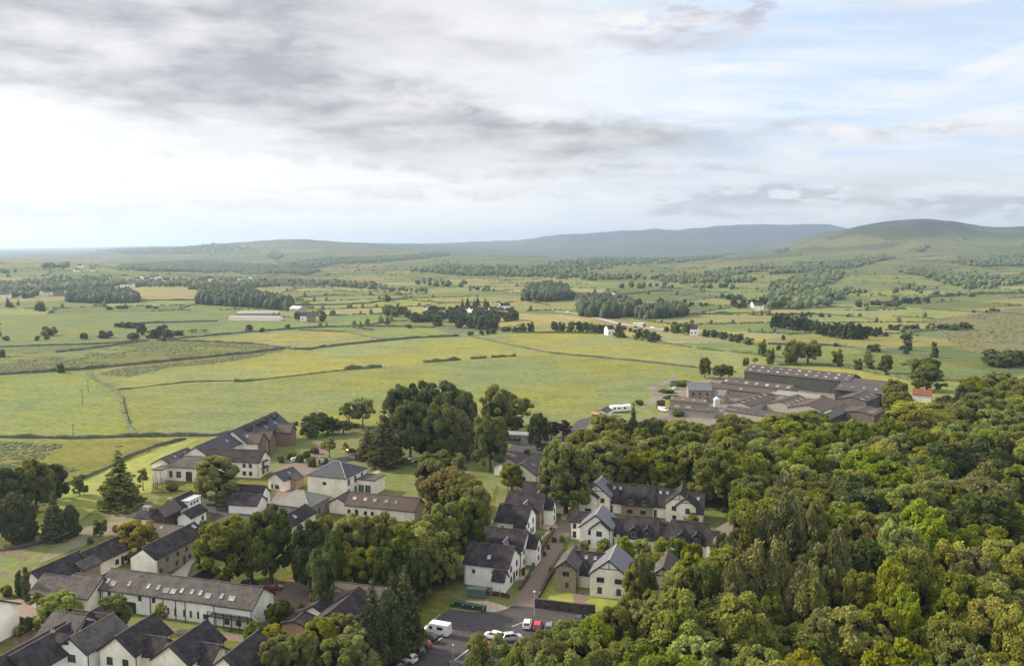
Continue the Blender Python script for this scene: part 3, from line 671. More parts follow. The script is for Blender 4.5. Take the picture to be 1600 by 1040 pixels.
        for cx_, cw, chh in v.chim:
            link('chimney', MB().box(cx_ * v.L - cw / 2, -cw * .7, v.hr - .8, cx_ * v.L + cw / 2, cw * .7, v.hr + chh).box(cx_ * v.L - cw / 2 - .06, -cw * .7 - .06, v.hr + chh + .002, cx_ * v.L + cw / 2 + .06, cw * .7 + .06, v.hr + chh + .12).cyl((cx_ * v.L, -.2), .12, v.hr + chh + .12, v.hr + chh + .45, 6).cyl((cx_ * v.L, .25), .12, v.hr + chh + .12, v.hr + chh + .45, 6).xf(M).me('chimney', 'concrete'), root)
    if extra: extra(root, inv, vols)
    return root
V = Vol
# --- terrace of gabled houses west of the brick road
def sidevol(v, x0, x1, y, hr, he, hw, **kw):
    """a volume placed in the frame of another: ridge along its own x at offset y"""
    n = Vol.__new__(Vol); n.__dict__.update(v.__dict__)
    n.__dict__.update(dict(hr=hr, he=he, hw=hw, wins=(), sky=(), dorm=(), chim=(), hip=False, flat=False, timber=False, barge=True, over=.3, og=.2)); n.__dict__.update(kw)
    xm = (x0 + x1) / 2; n.L = abs(x1 - x0) / 2
    rot = kw.get('turn', 0)
    n.c = v.c + v.ax * xm + v.ay * y; n.ang = v.ang + math.radians(rot)
    n.ax = Vector((math.cos(n.ang), math.sin(n.ang), 0)); n.ay = Vector((-math.sin(n.ang), math.cos(n.ang), 0))
    n.fs = -1 if n.ay.dot(Vector((n.c.x, n.c.y, 0))) > 0 else 1
    n.M = Matrix.Translation((n.c.x, n.c.y, v.gz)) @ Matrix.Rotation(n.ang, 4, 'Z')
    return n
wh = [('white gabled house nearest the car park, with one roof light and a porch', (736, 847), (802.6, 855.6), 'white'),
      ('second white gabled house up the brick road from the car park', (761, 824), (823.8, 829), 'white'),
      ('third white gabled house, pale chimney stub at its roof edge, midway up the brick road', (783.6, 786.4), (829, 792), 'white'),
      ('gabled house with a brown stone gable facing the top of the brick road', (796, 767.8), (850.2, 773), 'white'),
      ('farthest dark-roofed white house at the top of the brick road', (821.6, 752), (867, 757.6), 'cream')]
for i, (lb, r0, r1, wl_) in enumerate(wh):
    base = V(r0, r1, 8.0, 4.9, 4.3, g=-18)
    ex = []
    if i in (0, 2): ex += [sidevol(base, base.L - 2.6, base.L + .01, -5.6 if base.fs < 0 else 5.6, 4.6, 3.0, 1.5, wall='white')]
    if i in (1, 3, 4): ex += [sidevol(base, base.L - .5, base.L + 2.4, 1.6, 6.6, 4.4, 2.0, wall='white' if i != 4 else 'cream', wins=[('R', (0,), (.9, 3.0), 1.0, 1.1)])]
    if i in (1, 3, 4): ex += [sidevol(base, -1.8, 3.4, -3.0, 6.6, 4.5, 1.6, turn=90, wall='white', roof='slate_blue')]
    if i == 3: base.__dict__['wall2'] = 1
    h_ = V(r0, r1, 8.0, 4.9, 4.3, wall='stone' if i == 3 else wl_, g=-18, wins=[('R', (-.5, .45), (.9, 3.3), 1.1, 1.2), ('R', (0,), (.3,), 1.0, 2.1, 'd'), ('F', (-.55,), (2.9,), .7, .8), ('F', (.35,), (3.3,), .8, .6), ('L', (.2,), (3.1,), 1.0, 1.1)],
           sky=[('F', (0.05,), .35, .8, 1.1)] if i == 0 else (), chim=[(-.92, .7, .1)] if i == 2 else ())
    building('gabled_house', lb, 'house', [h_] + ex, group='gabled houses up the west side of the brick road')
# --- east side, nearest group: stone gable, garage link, cream gable
st = V((883, 875.7), (900, 852), 6.9, 5.1, 2.3, wall='stone', roof='slate_grey', timber=(-1,), wins=[('L', (0,), (3.6,), 1.5, .9), ('L', (.1,), (1.1,), .8, 1.0)])
gl_ = V((894.4, 861), (946, 864.4), 6.6, 3.0, 4.0, wins=[('F', (.1,), (0.1,), 2.3, 2.2, 'g'), ('F', (-.55, .8), (.1,), .8, 2.1, 'd')], sky=[('F', (-.1, .45), .72, .7, .9)], barge=False)
cg = V((950.5, 875), (964.3, 851.4), 8.3, 5.0, 4.1, wall='cream', roof='slate_blue', timber=(-1,), wins=[('L', (-.45, .5), (3.4,), 1.6, 1.0), ('L', (-.48, .52), (.9,), 1.0, 1.3)])
building('semi_detached_house', 'stone gable and larger cream gable joined by a garage, above the car park wall', 'house', [cg, st, gl_, sidevol(cg, -3.2, 2.0, -5.0, 6.2, 4.4, 3.2, turn=0, wall='cream', roof='slate_dark')])
building('gabled_house', 'grey-roofed gable half hidden by trees, right of the cream gabled pair', 'house', [V((1036, 886.3), (1044, 860), 8.0, 5.0, 3.6, wall='cream', roof='slate_grey', timber=(-1,), wins=[('L', (-.4, .45), (3.2,), 1.2, 1.0)]), V((1018, 880), (1036, 880), 6.2, 4.2, 3, barge=False)])
# --- middle row
g1 = V((930, 804.6), (941.5, 789.2), 8.3, 5.1, 4.0, wall='white', roof='slate_blue', wins=[('L', (-.3,), (3.3,), 1.4, 1.1), ('L', (-.35,), (.8,), 1.2, 1.1)])
g1b = V((937.7, 814.5), (944, 803), 6.9, 5.0, 2.3, wall='white', roof='slate_blue', wins=[('L', (-.1,), (3.2,), 1.4, 1.2), ('L', (0,), (.8,), 1.4, 1.1)])
lw = V((894.4, 799), (928, 801), 6.4, 4.6, 2.6, wall='white', wins=[('F', (-.6,), (2.9,), .9, 1.2), ('F', (-.6,), (.5,), .9, 1.6)])
k1 = V((943.5, 809), (985, 812), 6.0, 3.6, 3.2, wall='white', wins=[('F', (-.4, .0, .5), (2.6,), .8, .8), ('F', (-.2,), (.3,), .9, 1.9, 'd')])
b1 = V((979, 806.5), (1030, 809.4), 7.1, 3.3, 4.6, wall='white', dorm=[('F', -.38, 1.9, 'slate_dark', 'trim'), ('F', .42, 1.9, 'slate_dark', 'trim')], wins=[('F', (-.45, .4), (.7,), 1.4, 1.2)])
k2 = V((1031, 817), (1052, 820), 6.0, 3.7, 3.1, wall='white', wins=[('F', (-.3, .4), (2.6,), .8, .8)])
b2 = V((1051, 812.5), (1106, 819), 7.1, 3.3, 4.6, wall='white', g=-16, dorm=[('F', -.35, 1.9, 'slate_dark', 'trim'), ('F', .45, 1.9, 'slate_dark', 'trim')], wins=[('F', (-.45, .4), (.7,), 1.4, 1.2)])
k3 = V((1106, 829), (1138, 834), 6.0, 3.8, 3.0, wall='white', wins=[('F', (-.5, .1, .6), (2.7,), .8, .8)])
g2 = V((1137.7, 833.5), (1153, 812), 7.9, 5.0, 4.1, wall='white', roof='slate_brown', timber=(-1,), wins=[('L', (-.1,), (.9, 3.1), 1.3, 1.1)])
building('terraced_houses', 'white middle-row terrace with two pairs of dormers and a blue-grey left gable', 'houses', [b1, g1, g1b, lw, k1, k2, b2, k3, g2])
# --- top row
t1 = V((931, 756.5), (941.5, 744), 8.3, 5.1, 3.9, roof='slate_blue', timber=(-1,), wins=[('L', (.45,), (3.3,), 1.1, 1.2), ('L', (.4,), (.7,), 1.6, 1.1)])
t1b = V((919.4, 765.5), (926, 755), 7.0, 5.0, 2.6, roof='slate_dark', timber=(-1,), wins=[('L', (-.1,), (3.2,), 1.1, 1.2), ('L', (0,), (.7,), 1.7, 1.1)])
tl = V((903, 753.5), (928, 755.5), 7.2, 3.2, 3.9, sky=[('F', (.2,), .72, .7, .9)], wins=[('F', (-.6,), (.2,), 2.0, 1.9, 'g')])
tr = V((950, 755.6), (983, 757.6), 7.2, 3.2, 4.1, sky=[('F', (-.35, .25), .75, .7, .9)], wins=[('F', (.15,), (.1,), 2.4, 2.2, 'g'), ('F', (-.45, .75), (.1,), .8, 2.1, 'd')])
ts = V((975, 756.8), (1023, 760.4), 7.5, 3.3, 4.4, wall='stone', dorm=[('F', -.38, 1.8, 'slate_dark', 'trim'), ('F', .45, 1.8, 'slate_dark', 'trim')], wins=[('F', (-.45, .4), (.8,), 1.5, 1.0)])
tk = V((1023, 763), (1056, 766), 7.0, 3.2, 4.0, sky=[('F', (-.4, .25), .76, .7, .9)], wins=[('F', (-.1,), (.1,), 2.2, 2.2, 'g'), ('F', (-.75, .65), (.1,), .8, 2.1, 'd')])
t2 = V((1061.7, 770), (1067, 757), 8.1, 5.0, 3.7, roof='slate_dark', timber=(-1,), wins=[('L', (-.4,), (3.2,), 1.2, 1.2), ('L', (-.25,), (.7,), 1.9, 1.1)])
t2b = V((1071, 778.5), (1077, 768), 7.0, 4.9, 2.6, roof='slate_dark', timber=(-1,), wins=[('L', (.15,), (3.1,), 1.2, 1.2)])
t3 = V((1076, 771), (1100, 773), 7.2, 3.2, 3.9, sky=[('F', (.3,), .72, .7, .9)], wins=[('F', (.6,), (.2,), 1.6, 2.0, 'g')])
building('terraced_houses', 'cream back-row terrace with a stone middle and a gable at each end', 'houses', [ts, t1, t1b, tl, tr, tk, t2, t2b, t3])
# --- house and prefab above the row
building('detached_house', 'cream detached house with a grey gable roof above the row of dark roofs', 'house', [V((824.8, 725.5), (828.5, 709), 8.2, 5.2, 4.8, wall='cream', roof='slate_grey', g=-22, wins=[('L', (.1,), (.9, 3.2), 1.8, 1.1)], sky=[('F', (-.3,), .55, .8, 1.0)]), V((776, 724), (800, 720), 3.8, 2.6, 2.4, wall='cream', roof='slate_pale', barge=False, g=-22)])
building('prefab_cabin', 'pale green flat-roofed cabin below the trees at the head of the drive', 'cabin', [V((789, 674), (824, 678), 3.6, 3.3, 3.0, wall='barn_pale', roof='barn_pale', flat=True, wins=[('F', (-.7, -.35, 0, .35), (1.3,), 1.4, .9)], g=-12), V((816, 679), (829, 680), 3.1, 2.9, 2.3, wall='concrete', roof='ridge_lead', flat=True, g=-12, wins=[('R', (0,), (.2,), .9, 2, 'd')])])
# --- the villa
vA, vB, vC = pz(478, 741.5, 6.3), pz(536.4, 747.9, 6.3), pz(574.4, 730, 6.3)
vm = V((478, 741.5), (536.4, 747.9), 9.3, 6.3, 6.4, hip=True, roof='slate_navy', wall='cream', g=-19)
vm.c = (vA + vC) / 2; vm.c.z = 0; vm.L = 6.5; vm.M = Matrix.Translation((vm.c.x, vm.c.y, 0)) @ Matrix.Rotation(vm.ang, 4, 'Z')
vm.hip = 5.4
vm.wins = [('F', (-.1,), (3.7,), 1.2, .9), ('R', (-.7, -.1, .55), (.6, 3.7), 1.1, 1.9)]; vm.chim = [(-.8, .8, .2)]
an = sidevol(vm, 6.5, 12.6, 3.4, 4.3, 4.3, 3.4, flat=True, roof='slate_grey', wall='cream', wins=[('F', (-.45, .3), (.5,), 1.9, 2.4)], frame='frame_white')
building('villa', 'large cream two-storey villa with a hipped blue slate roof and a flat-roofed side wing', 'house', [vm, an])
sr = V((550, 769), (655, 779.4), 5.6, 3.2, 3.6, wall='cream', roof='slate_brown', wins=[('F', (-.9, -.42, -.22, .1), (.9,), 1.0, 1.0), ('F', (-.68,), (.1,), 1.0, 2.0, 'd')], sky=[('F', (-.82, -.5, -.22, .12, .4), .5, 1.1, 1.0)], g=-17)
sr.roof = 'barn_brown'
porch = sidevol(sr, -sr.L * .68 - .9, -sr.L * .68 + .9, -4.2, 3.4, 2.5, .9, turn=90, wall='cream')
building('long_cottage', 'low cream cottage range with five roof lights in front of the villa', 'cottage', [sr, V((524, 775), (548, 770), 4.6, 3.0, 2.8, roof='barn_brown', g=-17, L=6)])
hp_ = V((423, 785), (481, 792.7), 6.6, 4.0, 5.6, hip=True, roof='slate_pale', wall='stone_grey', g=-19)
A_, B_, C_ = pz(423, 785, 4), pz(481, 792.7, 4), pz(514, 775.4, 4)
hp_.c = (A_ + C_) / 2; hp_.c.z = 0; hp_.L = 6.1; hp_.hip = 5.0; hp_.M = Matrix.Translation((hp_.c.x, hp_.c.y, 0)) @ Matrix.Rotation(hp_.ang, 4, 'Z')
hp_.wins = [('F', (-.4, .2), (1.5,), .9, 1.3), ('R', (-.6, .0, .7), (.8,), .9, 1.6)]
building('hall', 'square hall with pale hipped slate roof and stone front, left of long cottage', 'hall', [hp_])
building('outbuilding', 'dark-roofed cream outbuilding running down behind the big round green tree', 'outbuilding', [V((443, 808), (466, 794), 4.8, 3.0, 3.0, L=15, roof='slate_dark', wins=[('B', (.1,), (.9,), .9, 1)], sky=[('F', (-.1,), .5, 1, 1.2)], g=-16)])
# --- north-west complex
nl = V((363.3, 672.8), (431, 643.8), 9.8, 5.6, 5.2, wall='cream', roof='slate_navy', g=-10, barge=True, wins=[('F', (-.3, 0, .3, .62, .85), (.5, 3.3), 1.2, 1.5)], sky=[('F', (-.5, -.05, .3, .8), .7, .9, 1.6), ('F', (.1, .55), .35, .9, 1.4)])
n2 = V((301, 698), (365, 675), 8.8, 5.6, 5.2, wall='cream', roof='slate_navy', g=-10, sky=[('F', (.35,), .5, .9, 1.2)])
bw = V((367, 675), (410, 678), 8.4, 5.6, 2.9, wall='cream', roof='slate_brown', g=-10, sky=[('F', (-.3, 0), .6, 1, .9)])
bwe = V((408.5, 677.8), (410.5, 678), 8.44, 5.64, 2.94, wall='brick_red', roof='slate_brown', g=-10, L=.6, og=0, over=.02, barge=False)
bw2 = V((404, 672), (424, 674.5), 7.6, 5.0, 2.3, wall='brick_red', roof='slate_brown', g=-10)
bw3 = V((438, 662), (456, 664), 7.6, 5.2, 2.6, wall='brick_red', roof='slate_brown', g=-10)
nd = [sidevol(nl, x - 1.1, x + 1.1, (-1 if nl.fs < 0 else 1) * 1.6, 10.3, 9.2, 1.2, turn=90, wall='trim', roof='slate_dark', over=.15, og=.1) for x in (-9, -1, 4, 12)]
building('apartment_terrace', 'long slate-roofed terrace with red brick cross wings at the field edge', 'apartments', [nl, n2, bw, bwe, bw2, bw3] + nd)
nb = V((329.4, 700.5), (413, 704.5), 8.0, 5.2, 4.0, wall='cream', roof='slate_brown', g=-10, wins=[('F', (.45, .68), (.8, 3.3), 1.1, 1.3), ('R', (-.3,), (.7, 3.2), 1.4, 1.6), ('R', (.45,), (.7,), 1.2, 1.6)])
nb.roof = 'slate_dark'
def balcony(root, inv, vols):
    v = vols[0]; b = MB(); x = v.L
    b.box(x + .02, -2.9, 2.9, x + 1.5, .6, 3.05)
    for y in (-2.9, -1.2, .55): b.box(x + 1.4, y, 0, x + 1.5, y + .08, 4.0)
    b.box(x + 1.42, -2.9, 3.9, x + 1.48, .6, 3.97)
    b.box(x + .02, -2.9, 5.0, x + 1.6, .6, 5.12)
    link('balcony', b.xf(inv @ v.M).me('balcony', 'slate_grey'), root)
building('apartment_block', 'cream two-storey block with a brown roof and a glazed corner balcony, behind the olive tree', 'apartments', [nb], extra=balcony)
nc = V((262, 727.5), (335, 728), 7.0, 4.6, 4.6, wall='cream', roof='slate_grey', hip=True, g=-12)
o_ = pz(262, 727.8, 4.6); nc.c = Vector((o_.x, o_.y, 0)) + Vector((math.cos(math.radians(-12)) * 7.5, math.sin(math.radians(-12)) * 7.5, 0)) + Vector((.2, 4.6, 0)); nc.L = 7.6; nc.M = Matrix.Translation((nc.c.x, nc.c.y, 0)) @ Matrix.Rotation(nc.ang, 4, 'Z')
nc.wins = [('F', (-.78, -.38), (1.2,), 1.7, 1.9), ('F', (.1,), (.1,), 2.2, 3.1, 'd'), ('F', (.6, .85), (1.2,), 1.5, 1.6)]; nc.hip = 4.6
nda = V((253, 716), (292, 700), 6.6, 4.7, 3.6, wall='cream', roof='slate_grey', g=-12, sky=[('F', (-.3, .5), .6, .9, .7)])
ndb = V((244, 730), (262, 728), 4.6, 4.2, 2.6, wall='cream', roof='slate_brown', g=-12, flat=True)
def fire_stair(root, inv, vols):
    b = MB(); p0 = pz(243, 757); p1 = pz(262, 764)
    M_ = inv
    for px_, py_ in ((240, 762), (246, 764), (254, 766), (243, 755), (251, 756)):
        p = pz(px_, py_); b.box(p.x - .05, p.y - .05, 0, p.x + .05, p.y + .05, 4.2)
    a, c_ = pz(241, 763), pz(256, 765); n = 10
    for i in range(n):
        t = i / n; q_ = a.lerp(c_, t); b.box(q_.x, q_.y - .5, .3 + 2.6 * t, q_.x + .35, q_.y + .9, .36 + 2.6 * t)
    b.bar(Vector((a.x, a.y - .5, 1.2)), Vector((c_.x, c_.y - .5, 3.9)), .05); b.bar(Vector((c_.x, c_.y - .5, 3.9)), Vector((c_.x + 2, c_.y - 1, 3.9)), .05)
    b.box(c_.x, c_.y - .5, 2.85, c_.x + 2.2, c_.y + 1.2, 2.95)
    link('fire_stair', b.xf(inv).me('fire_stair', 'black_metal'), root)
building('village_hall', 'cream hall with a hipped grey roof, dark double door and outside metal stair', 'hall', [nc, nda, ndb], extra=fire_stair)
building('cottage', 'small cream cottage with a blue slate roof below the apartment block', 'cottage', [V((431, 738.6), (457, 730), 5.4, 3.4, 3.2, wall='cream', roof='slate_navy', snap=False, wins=[('L', (.1,), (.5,), 1.6, 1.2), ('L', (-.5,), (.4,), .8, 1.4)], sky=[('F', (.1,), .5, .7, .9)]), V((452, 744), (466, 738), 4.0, 2.8, 2.0, wall='stone', roof='slate_brown', barge=False)])
building('cottage', 'low dark-roofed cottage with a white gable, right of the olive tree trunk', 'cottage', [V((369.6, 757), (414, 759.5), 5.4, 3.0, 3.0, wall='white', roof='slate_dark', g=-10, wins=[('R', (.2,), (.6,), 1.2, 1.3)]), V((365.4, 771), (407.7, 774), 4.6, 2.6, 3.0, wall='white', roof='slate_dark', g=-10)])
building('shed', 'low pale-roofed shed with a dark fence beside the olive tree', 'shed', [V((345, 767), (363, 765), 2.9, 2.4, 1.9, wall='concrete', roof='barn_pale', g=-10, barge=False)])
# --- old cottages by the lawn
c1 = V((256, 779), (306, 771), 5.4, 3.4, 3.0, wall='white', roof='slate_dark', g=-14, L=10, wins=[('F', (.5,), (.8,), 1, 1.2)], chim=[(-.9, .8, .7)])
c2 = sidevol(c1, -1.5, 4.2, -2.4, 4.5, 4.5, 1.3, flat=True, roof='galvanised', wall='white', wins=[('F', (-.6, -.1, .4), (3.4,), .8, .6)])
c3 = V((257, 792), (262, 784), 5.8, 3.8, 1.9, wall='stone_dark', roof='slate_brown', g=-14, L=7, wins=[('L', (0,), (1.0,), .9, 1.6)])
c4 = V((219, 797), (243, 794), 4.6, 3.0, 2.6, wall='white', roof='slate_dark', g=-14, chim=[(-.4, .9, .8), (.2, 1.0, .8)])
c5 = V((283, 800), (316, 788), 4.2, 2.8, 2.0, wall='white', roof='slate_dark', g=-14, L=7, wins=[('F', (.5,), (.7,), .9, 1.1)])
building('old_cottages', 'huddle of old white cottages with a stone gable and pale metal roof by the garden', 'cottages', [c1, c2, c3, c4, c5])
building('outbuilding', 'grey-roofed outbuilding with one roof light behind the stone mill range', 'outbuilding', [V((241, 818), (284.5, 823), 4.8, 3.0, 3.2, wall='cream', roof='slate_brown', g=-14, sky=[('F', (-.3,), .7, .7, .9)])])
building('stone_mill', 'long stone range with a dark roof and a cream gable end', 'mill', [V((220, 855.8), (304.6, 816.6), 7.0, 4.8, 3.3, wall='stone_grey', roof='slate_dark', wins=[('F', (-.55, -.15, .2, .5, .8), (2.9,), .9, .9), ('F', (-.2, .3, .55, .85), (.8,), .9, 1.0), ('F', (-.8, .1), (.1,), .9, 1.9, 'd'), ('L', (.5,), (1.3,), 1.1, 1.1)], sky=[('F', (.85,), .7, 1, 1.2)]), V((223, 859), (225, 857.6), 7.04, 4.84, 3.33, wall='cream', roof='slate_dark', L=.5, og=.0, over=.02, barge=False)])
mill_l = V((55, 893.5), (118, 861), 5.6, 3.2, 3.6, wall='cream', roof='slate_dark', g=-17, wins=[('F', (.55, .85), (.8,), 1.0, 1.1), ('F', (.7,), (.1,), .9, 2, 'd')])
mill_r = V((118, 863), (190, 840.5), 5.4, 3.2, 3.6, wall='cream', roof='slate_dark', g=-17, wins=[('F', (.25, .75), (.8,), 1.1, 1.1), ('F', (.55,), (.1,), .9, 2, 'd'), ('L', (.4,), (.9,), .5, 1.2)])
building('workshop_range', 'long low dark-roofed range with cream walls along the garden lawn', 'workshop', [mill_l, mill_r, V((127, 878), (139, 872), 4.4, 3.3, 1.8, wall='stone', roof='slate_grey', g=-17, L=5)])
building('cottage', 'pair of low grey-roofed cream cottages meeting the garden end of the long white range', 'cottage', [V((69.8, 897), (110, 902.4), 5.6, 3.1, 3.8, wall='cream', roof='slate_grey', wins=[('F', (.35,), (.6,), 1.3, 1.2)]), V((118.5, 897), (158.7, 902.5), 6.2, 3.5, 4.2, wall='cream', roof='slate_grey', wins=[('F', (.25,), (.6,), 1.3, 1.4)])])
# --- long white range
lr = V((175.6, 888.8), (357, 911), 7.0, 4.3, 3.9, wall='white', roof='slate_grey', wins=[('F', (-.83, -.68, -.3, -.06), (2.9,), .8, 1.1), ('F', (.18, .3, .45, .56, .68), (.9,), .45, 1.3), ('F', (.02, .8), (.9,), 1.0, 1.0), ('F', (-.5,), (.02,), 3.6, 2.3, 'o')],
       sky=[('F', (-.93, -.55, -.22, -.05, .35, .52, .66), .35, .7, 1.1), ('F', (-.82, .1, .22, .8), .26, 1.3, 1.1)])
lb = V((359, 911), (401.5, 918.6), 7.0, 4.3, 3.9, wall='white', roof='slate_grey', L=8.8, wins=[('F', (-.3, .3), (.6,), 1.1, 1.2), ('R', (.5,), (1.2,), .4, .4)], sky=[('F', (-.75,), .35, .7, 1.1), ('F', (-.2,), .3, 1.4, 1.1)])
def lr_extra(root, inv, vols):
    v = vols[1]; M = inv @ v.M; s_ = v.fs; y0, y1 = s_ * (v.hw + .05), s_ * (v.hw + 1.6); x0, x1 = (-v.L - .3, v.L)
    b = MB().box(x0, y0, 2.35, x1, y1, 2.5)
    link('balcony_deck', b.xf(M).me('balcony_deck', 'trim'), root)
    for i in range(6):
        x = x0 + .1 + i * (x1 - x0 - .3) / 5
        link('post', MB().box(x, y1 - s_ * .14, 0, x + .14, y1, 3.4).xf(M).me('post', 'trim'), root)
    r_ = MB().box(x0, y1 - s_ * .08, 3.38, x1, y1 - s_ * .02, 3.46).box(x0, y1 - s_ * .08, 2.6, x1, y1 - s_ * .02, 2.66)
    for i in range(36):
        x = x0 + i * (x1 - x0) / 36; r_.box(x, y1 - s_ * .06, 2.62, x + .03, y1 - s_ * .03, 3.4)
    link('railing', r_.xf(M).me('railing', 'black_metal'), root)
    st_ = MB()
    for i in range(12):
        x = x1 + i * .28; z = 2.4 - i * .2; st_.box(x, y0, z - .04, x + .3, y1, z)
    st_.bar((x1, y1, 3.4), (x1 + 3.4, y1, 1.0), .06).bar((x1, y0, 3.4), (x1 + 3.4, y0, 1.0), .06).bar((x1, y1, 2.3), (x1 + 3.4, y1, -.05), .08, .25)
    link('outside_stair', st_.xf(M).me('outside_stair', 'trim'), root)
    v = vols[0]; M = inv @ v.M
    for u in (-.985, -.6, -.12, .1, .31, .47, .97):
        x = u * v.L * -v.fs; link('downpipe', MB().box(x - .06, v.fs * (v.hw + .01), 0, x + .06, v.fs * (v.hw + .14), v.he).xf(M).me('downpipe', 'trim'), root)
building('long_white_range', 'long white two-storey range with many roof lights, a cart arch and a black railed balcony', 'apartments', [lr, lb], extra=lr_extra)
building('garage', 'small cream garage with a gable beside the silver car', 'garage', [V((306, 896.5), (322, 889), 3.6, 2.4, 2.0, wall='cream', roof='slate_dark', L=6, wins=[('R', (0,), (.1,), .8, 1.9, 'd')])])
# --- foreground houses, bottom left
sgw = [('L', (-.45, .45), (3.1,), 1.2, 1.3), ('L', (-.45, .45), (.6,), 1.2, 1.3)]
f1 = V((182, 994.5), (239, 959.6), 8.2, 5.4, 3.6, wall='cream', roof='slate_dark', wins=sgw, timber=())
lk = sidevol(f1, -4.2, 4.2, -6.2 if f1.fs > 0 else -6.2, 6.4, 4.6, 3.4, turn=90, wall='cream', roof='slate_dark', wins=[('F', (-.6, -.2, .4), (2.9,), .8, 1.1)])
building('gabled_house', 'cream gable-fronted house with four windows, left of two alike at the bottom edge', 'house', [f1, V((205, 989), (258, 998), 6.6, 4.6, 2.6, wall='cream', roof='slate_dark', wins=[('F', (-.7, -.3), (2.8,), .8, 1.2)])], group='cream gable-fronted houses at the bottom edge')
f2 = V((265.5, 1008), (321.6, 970), 8.2, 5.4, 3.6, wall='cream', roof='slate_dark', wins=sgw)
building('gabled_house', 'cream gable-fronted house with a large dark roof, second from the left at the bottom edge', 'house', [f2, V((295, 1000), (340, 1010), 6.6, 4.6, 2.6, wall='cream', roof='slate_dark', wins=[('F', (-.4, .1), (2.8,), .8, 1.2)])], group='cream gable-fronted houses at the bottom edge')
f3 = V((350, 1026), (403.7, 986), 8.2, 5.4, 3.5, wall='cream', roof='slate_dark', wins=sgw)
building('gabled_house', 'cream gable-fronted house whose wall is hidden by a bright shrub at the bottom edge', 'house', [f3], group='cream gable-fronted houses at the bottom edge')
f4 = V((84.6, 955.8), (136, 961), 8.2, 5.2, 4.6, wall='white', roof='slate_grey', wins=[('R', (-.3,), (.7, 3.2), 1.4, 1.3)])
f4b = V((138, 953), (152, 962), 7.0, 5.0, 2.6, wall='white', roof='slate_dark', L=8)
f5 = V((60, 995), (118, 975), 7.2, 4.6, 4.0, wall='white', roof='slate_dark', L=20, chim=[(-.1, .4, .2)], dorm=[('F', -.1, 2.2, 'slate_dark', 'white'), ('F', .45, 2.2, 'slate_dark', 'white')])
f6 = V((136, 983), (152, 972), 7.4, 5.1, 3.2, wall='white', roof='slate_grey', L=10, wins=[('L', (0,), (.7, 3.2), 1.6, 1.3), ('F', (.2,), (3.0,), .9, 1.1)])
f7 = V((-10, 1022), (55, 1008), 7.2, 4.8, 4.0, wall='white', roof='slate_dark', L=22)
building('stepped_terrace', 'stepped white terrace with mixed grey and dark roofs in the bottom left corner', 'houses', [f4, f4b, f5, f6, f7])
building('white_house', 'white house cut off by the left edge, beside a timber pergola', 'house', [V((-60, 930), (-2, 938), 8.0, 5.6, 4.4, wall='white', roof='slate_dark', wins=[('R', (-.3,), (.8, 3.3), 1.0, 1.3), ('F', (.8,), (.8, 3.3), 1, 1.2)])])
# --- house among trees, bottom centre
m1 = V((527, 910), (594, 918), 6.0, 3.8, 3.6, wall='cream', roof='slate_brown', L=14)
m2 = V((512, 962), (560, 916), 6.6, 3.6, 4.6, wall='cream', roof='slate_dark', L=13)
m2.wins = [('L', (0,), (2.4,), 1.2, 1.0)]
m3 = V((466, 962), (476, 958), 3.2, 2.5, 2.6, wall='timber', roof='slate_dark', L=6)
m4 = V((490, 938), (520, 930), 4.6, 3.0, 3.0, wall='cream', roof='slate_dark', L=8)
building('bungalow', 'dark-roofed house with a pale boarded gable among trees at the bottom centre', 'house', [m2, m1, m4])
building('carport', 'low dark-roofed carport below the house with the pale gable', 'carport', [m3])
# --- the farm
FG = -40.0
def farm(R0, R1, hr, he, hw, wall='barn_green', roof='barn_roof', **kw):
    kw.setdefault('g', FG); kw.setdefault('barge', False); kw.setdefault('over', .3)
    return V(R0, R1, hr, he, hw, wall=wall, roof=roof, **kw)
def rl(n, rows=(.3, .65), w=1.1, h=2.0): return [('F', tuple(np.linspace(-.92, .92, n)), r, w, h) for r in rows]
building('cattle_barn', 'longest barn, dark green walls and two rows of pale roof panels, back of farm', 'barn', [farm((1173.8, 570), (1336.7, 585), 9.5, 6.8, 9.0, sky=rl(11, (.3, .75), 1.6, 1.6)), farm((1352, 592), (1384, 597), 8.0, 6.0, 9.0, L=20)], )
building('barn', 'long low barn with a single row of seven pale roof panels', 'barn', [farm((1139, 590), (1237, 603), 5.6, 4.0, 6.0, sky=rl(7, (.45,), 1.5, 2.4), wall='barn_pale')])
building('barn', 'low brown-roofed barn with three small roof panels behind the farmhouse', 'barn', [farm((1115, 597), (1215, 611), 5.0, 3.8, 6.5, roof='barn_brown', wall='wood_grey', sky=rl(3, (.35,), 1.5, 1.5))])
building('barn', 'pale green-roofed lean-to barn in the middle of the farm', 'barn', [farm((1220, 609), (1280, 618), 5.2, 4.0, 5.0, roof='barn_pale', wall='concrete')])
building('open_barn', 'open-fronted brown barn, shaded mouth put in as dark walls, under a pale eave', 'barn', [farm((1337, 597), (1375, 605), 8.2, 6.0, 9.5, wall='trim', g=FG, L=24, sky=rl(5, (.45,), 1.2, 2.0), over=.8)])  # solid dark walls stand in for the shade inside the open front
building('barn', 'timber-sided barn with a row of pale panels, far right of the farm', 'barn', [farm((1325, 619), (1378, 604), 6.6, 5.0, 6.5, wall='wood_grey', g=FG, sky=rl(6, (.35,), 1.0, 2.2))])
building('barn', 'dark brown-roofed barn with a pale concrete gable', 'barn', [farm((1255, 636), (1296, 617), 6.6, 4.4, 8.5, wall='concrete', roof='barn_brown', g=FG, L=24)])
building('barn', 'dark barn roof with five bright panels beside the concrete-gabled barn', 'barn', [farm((1212, 630), (1252, 614), 5.4, 3.9, 5.5, wall='concrete', roof='barn_brown', g=FG, L=22, sky=rl(5, (.3,), 1.2, 2.2))])
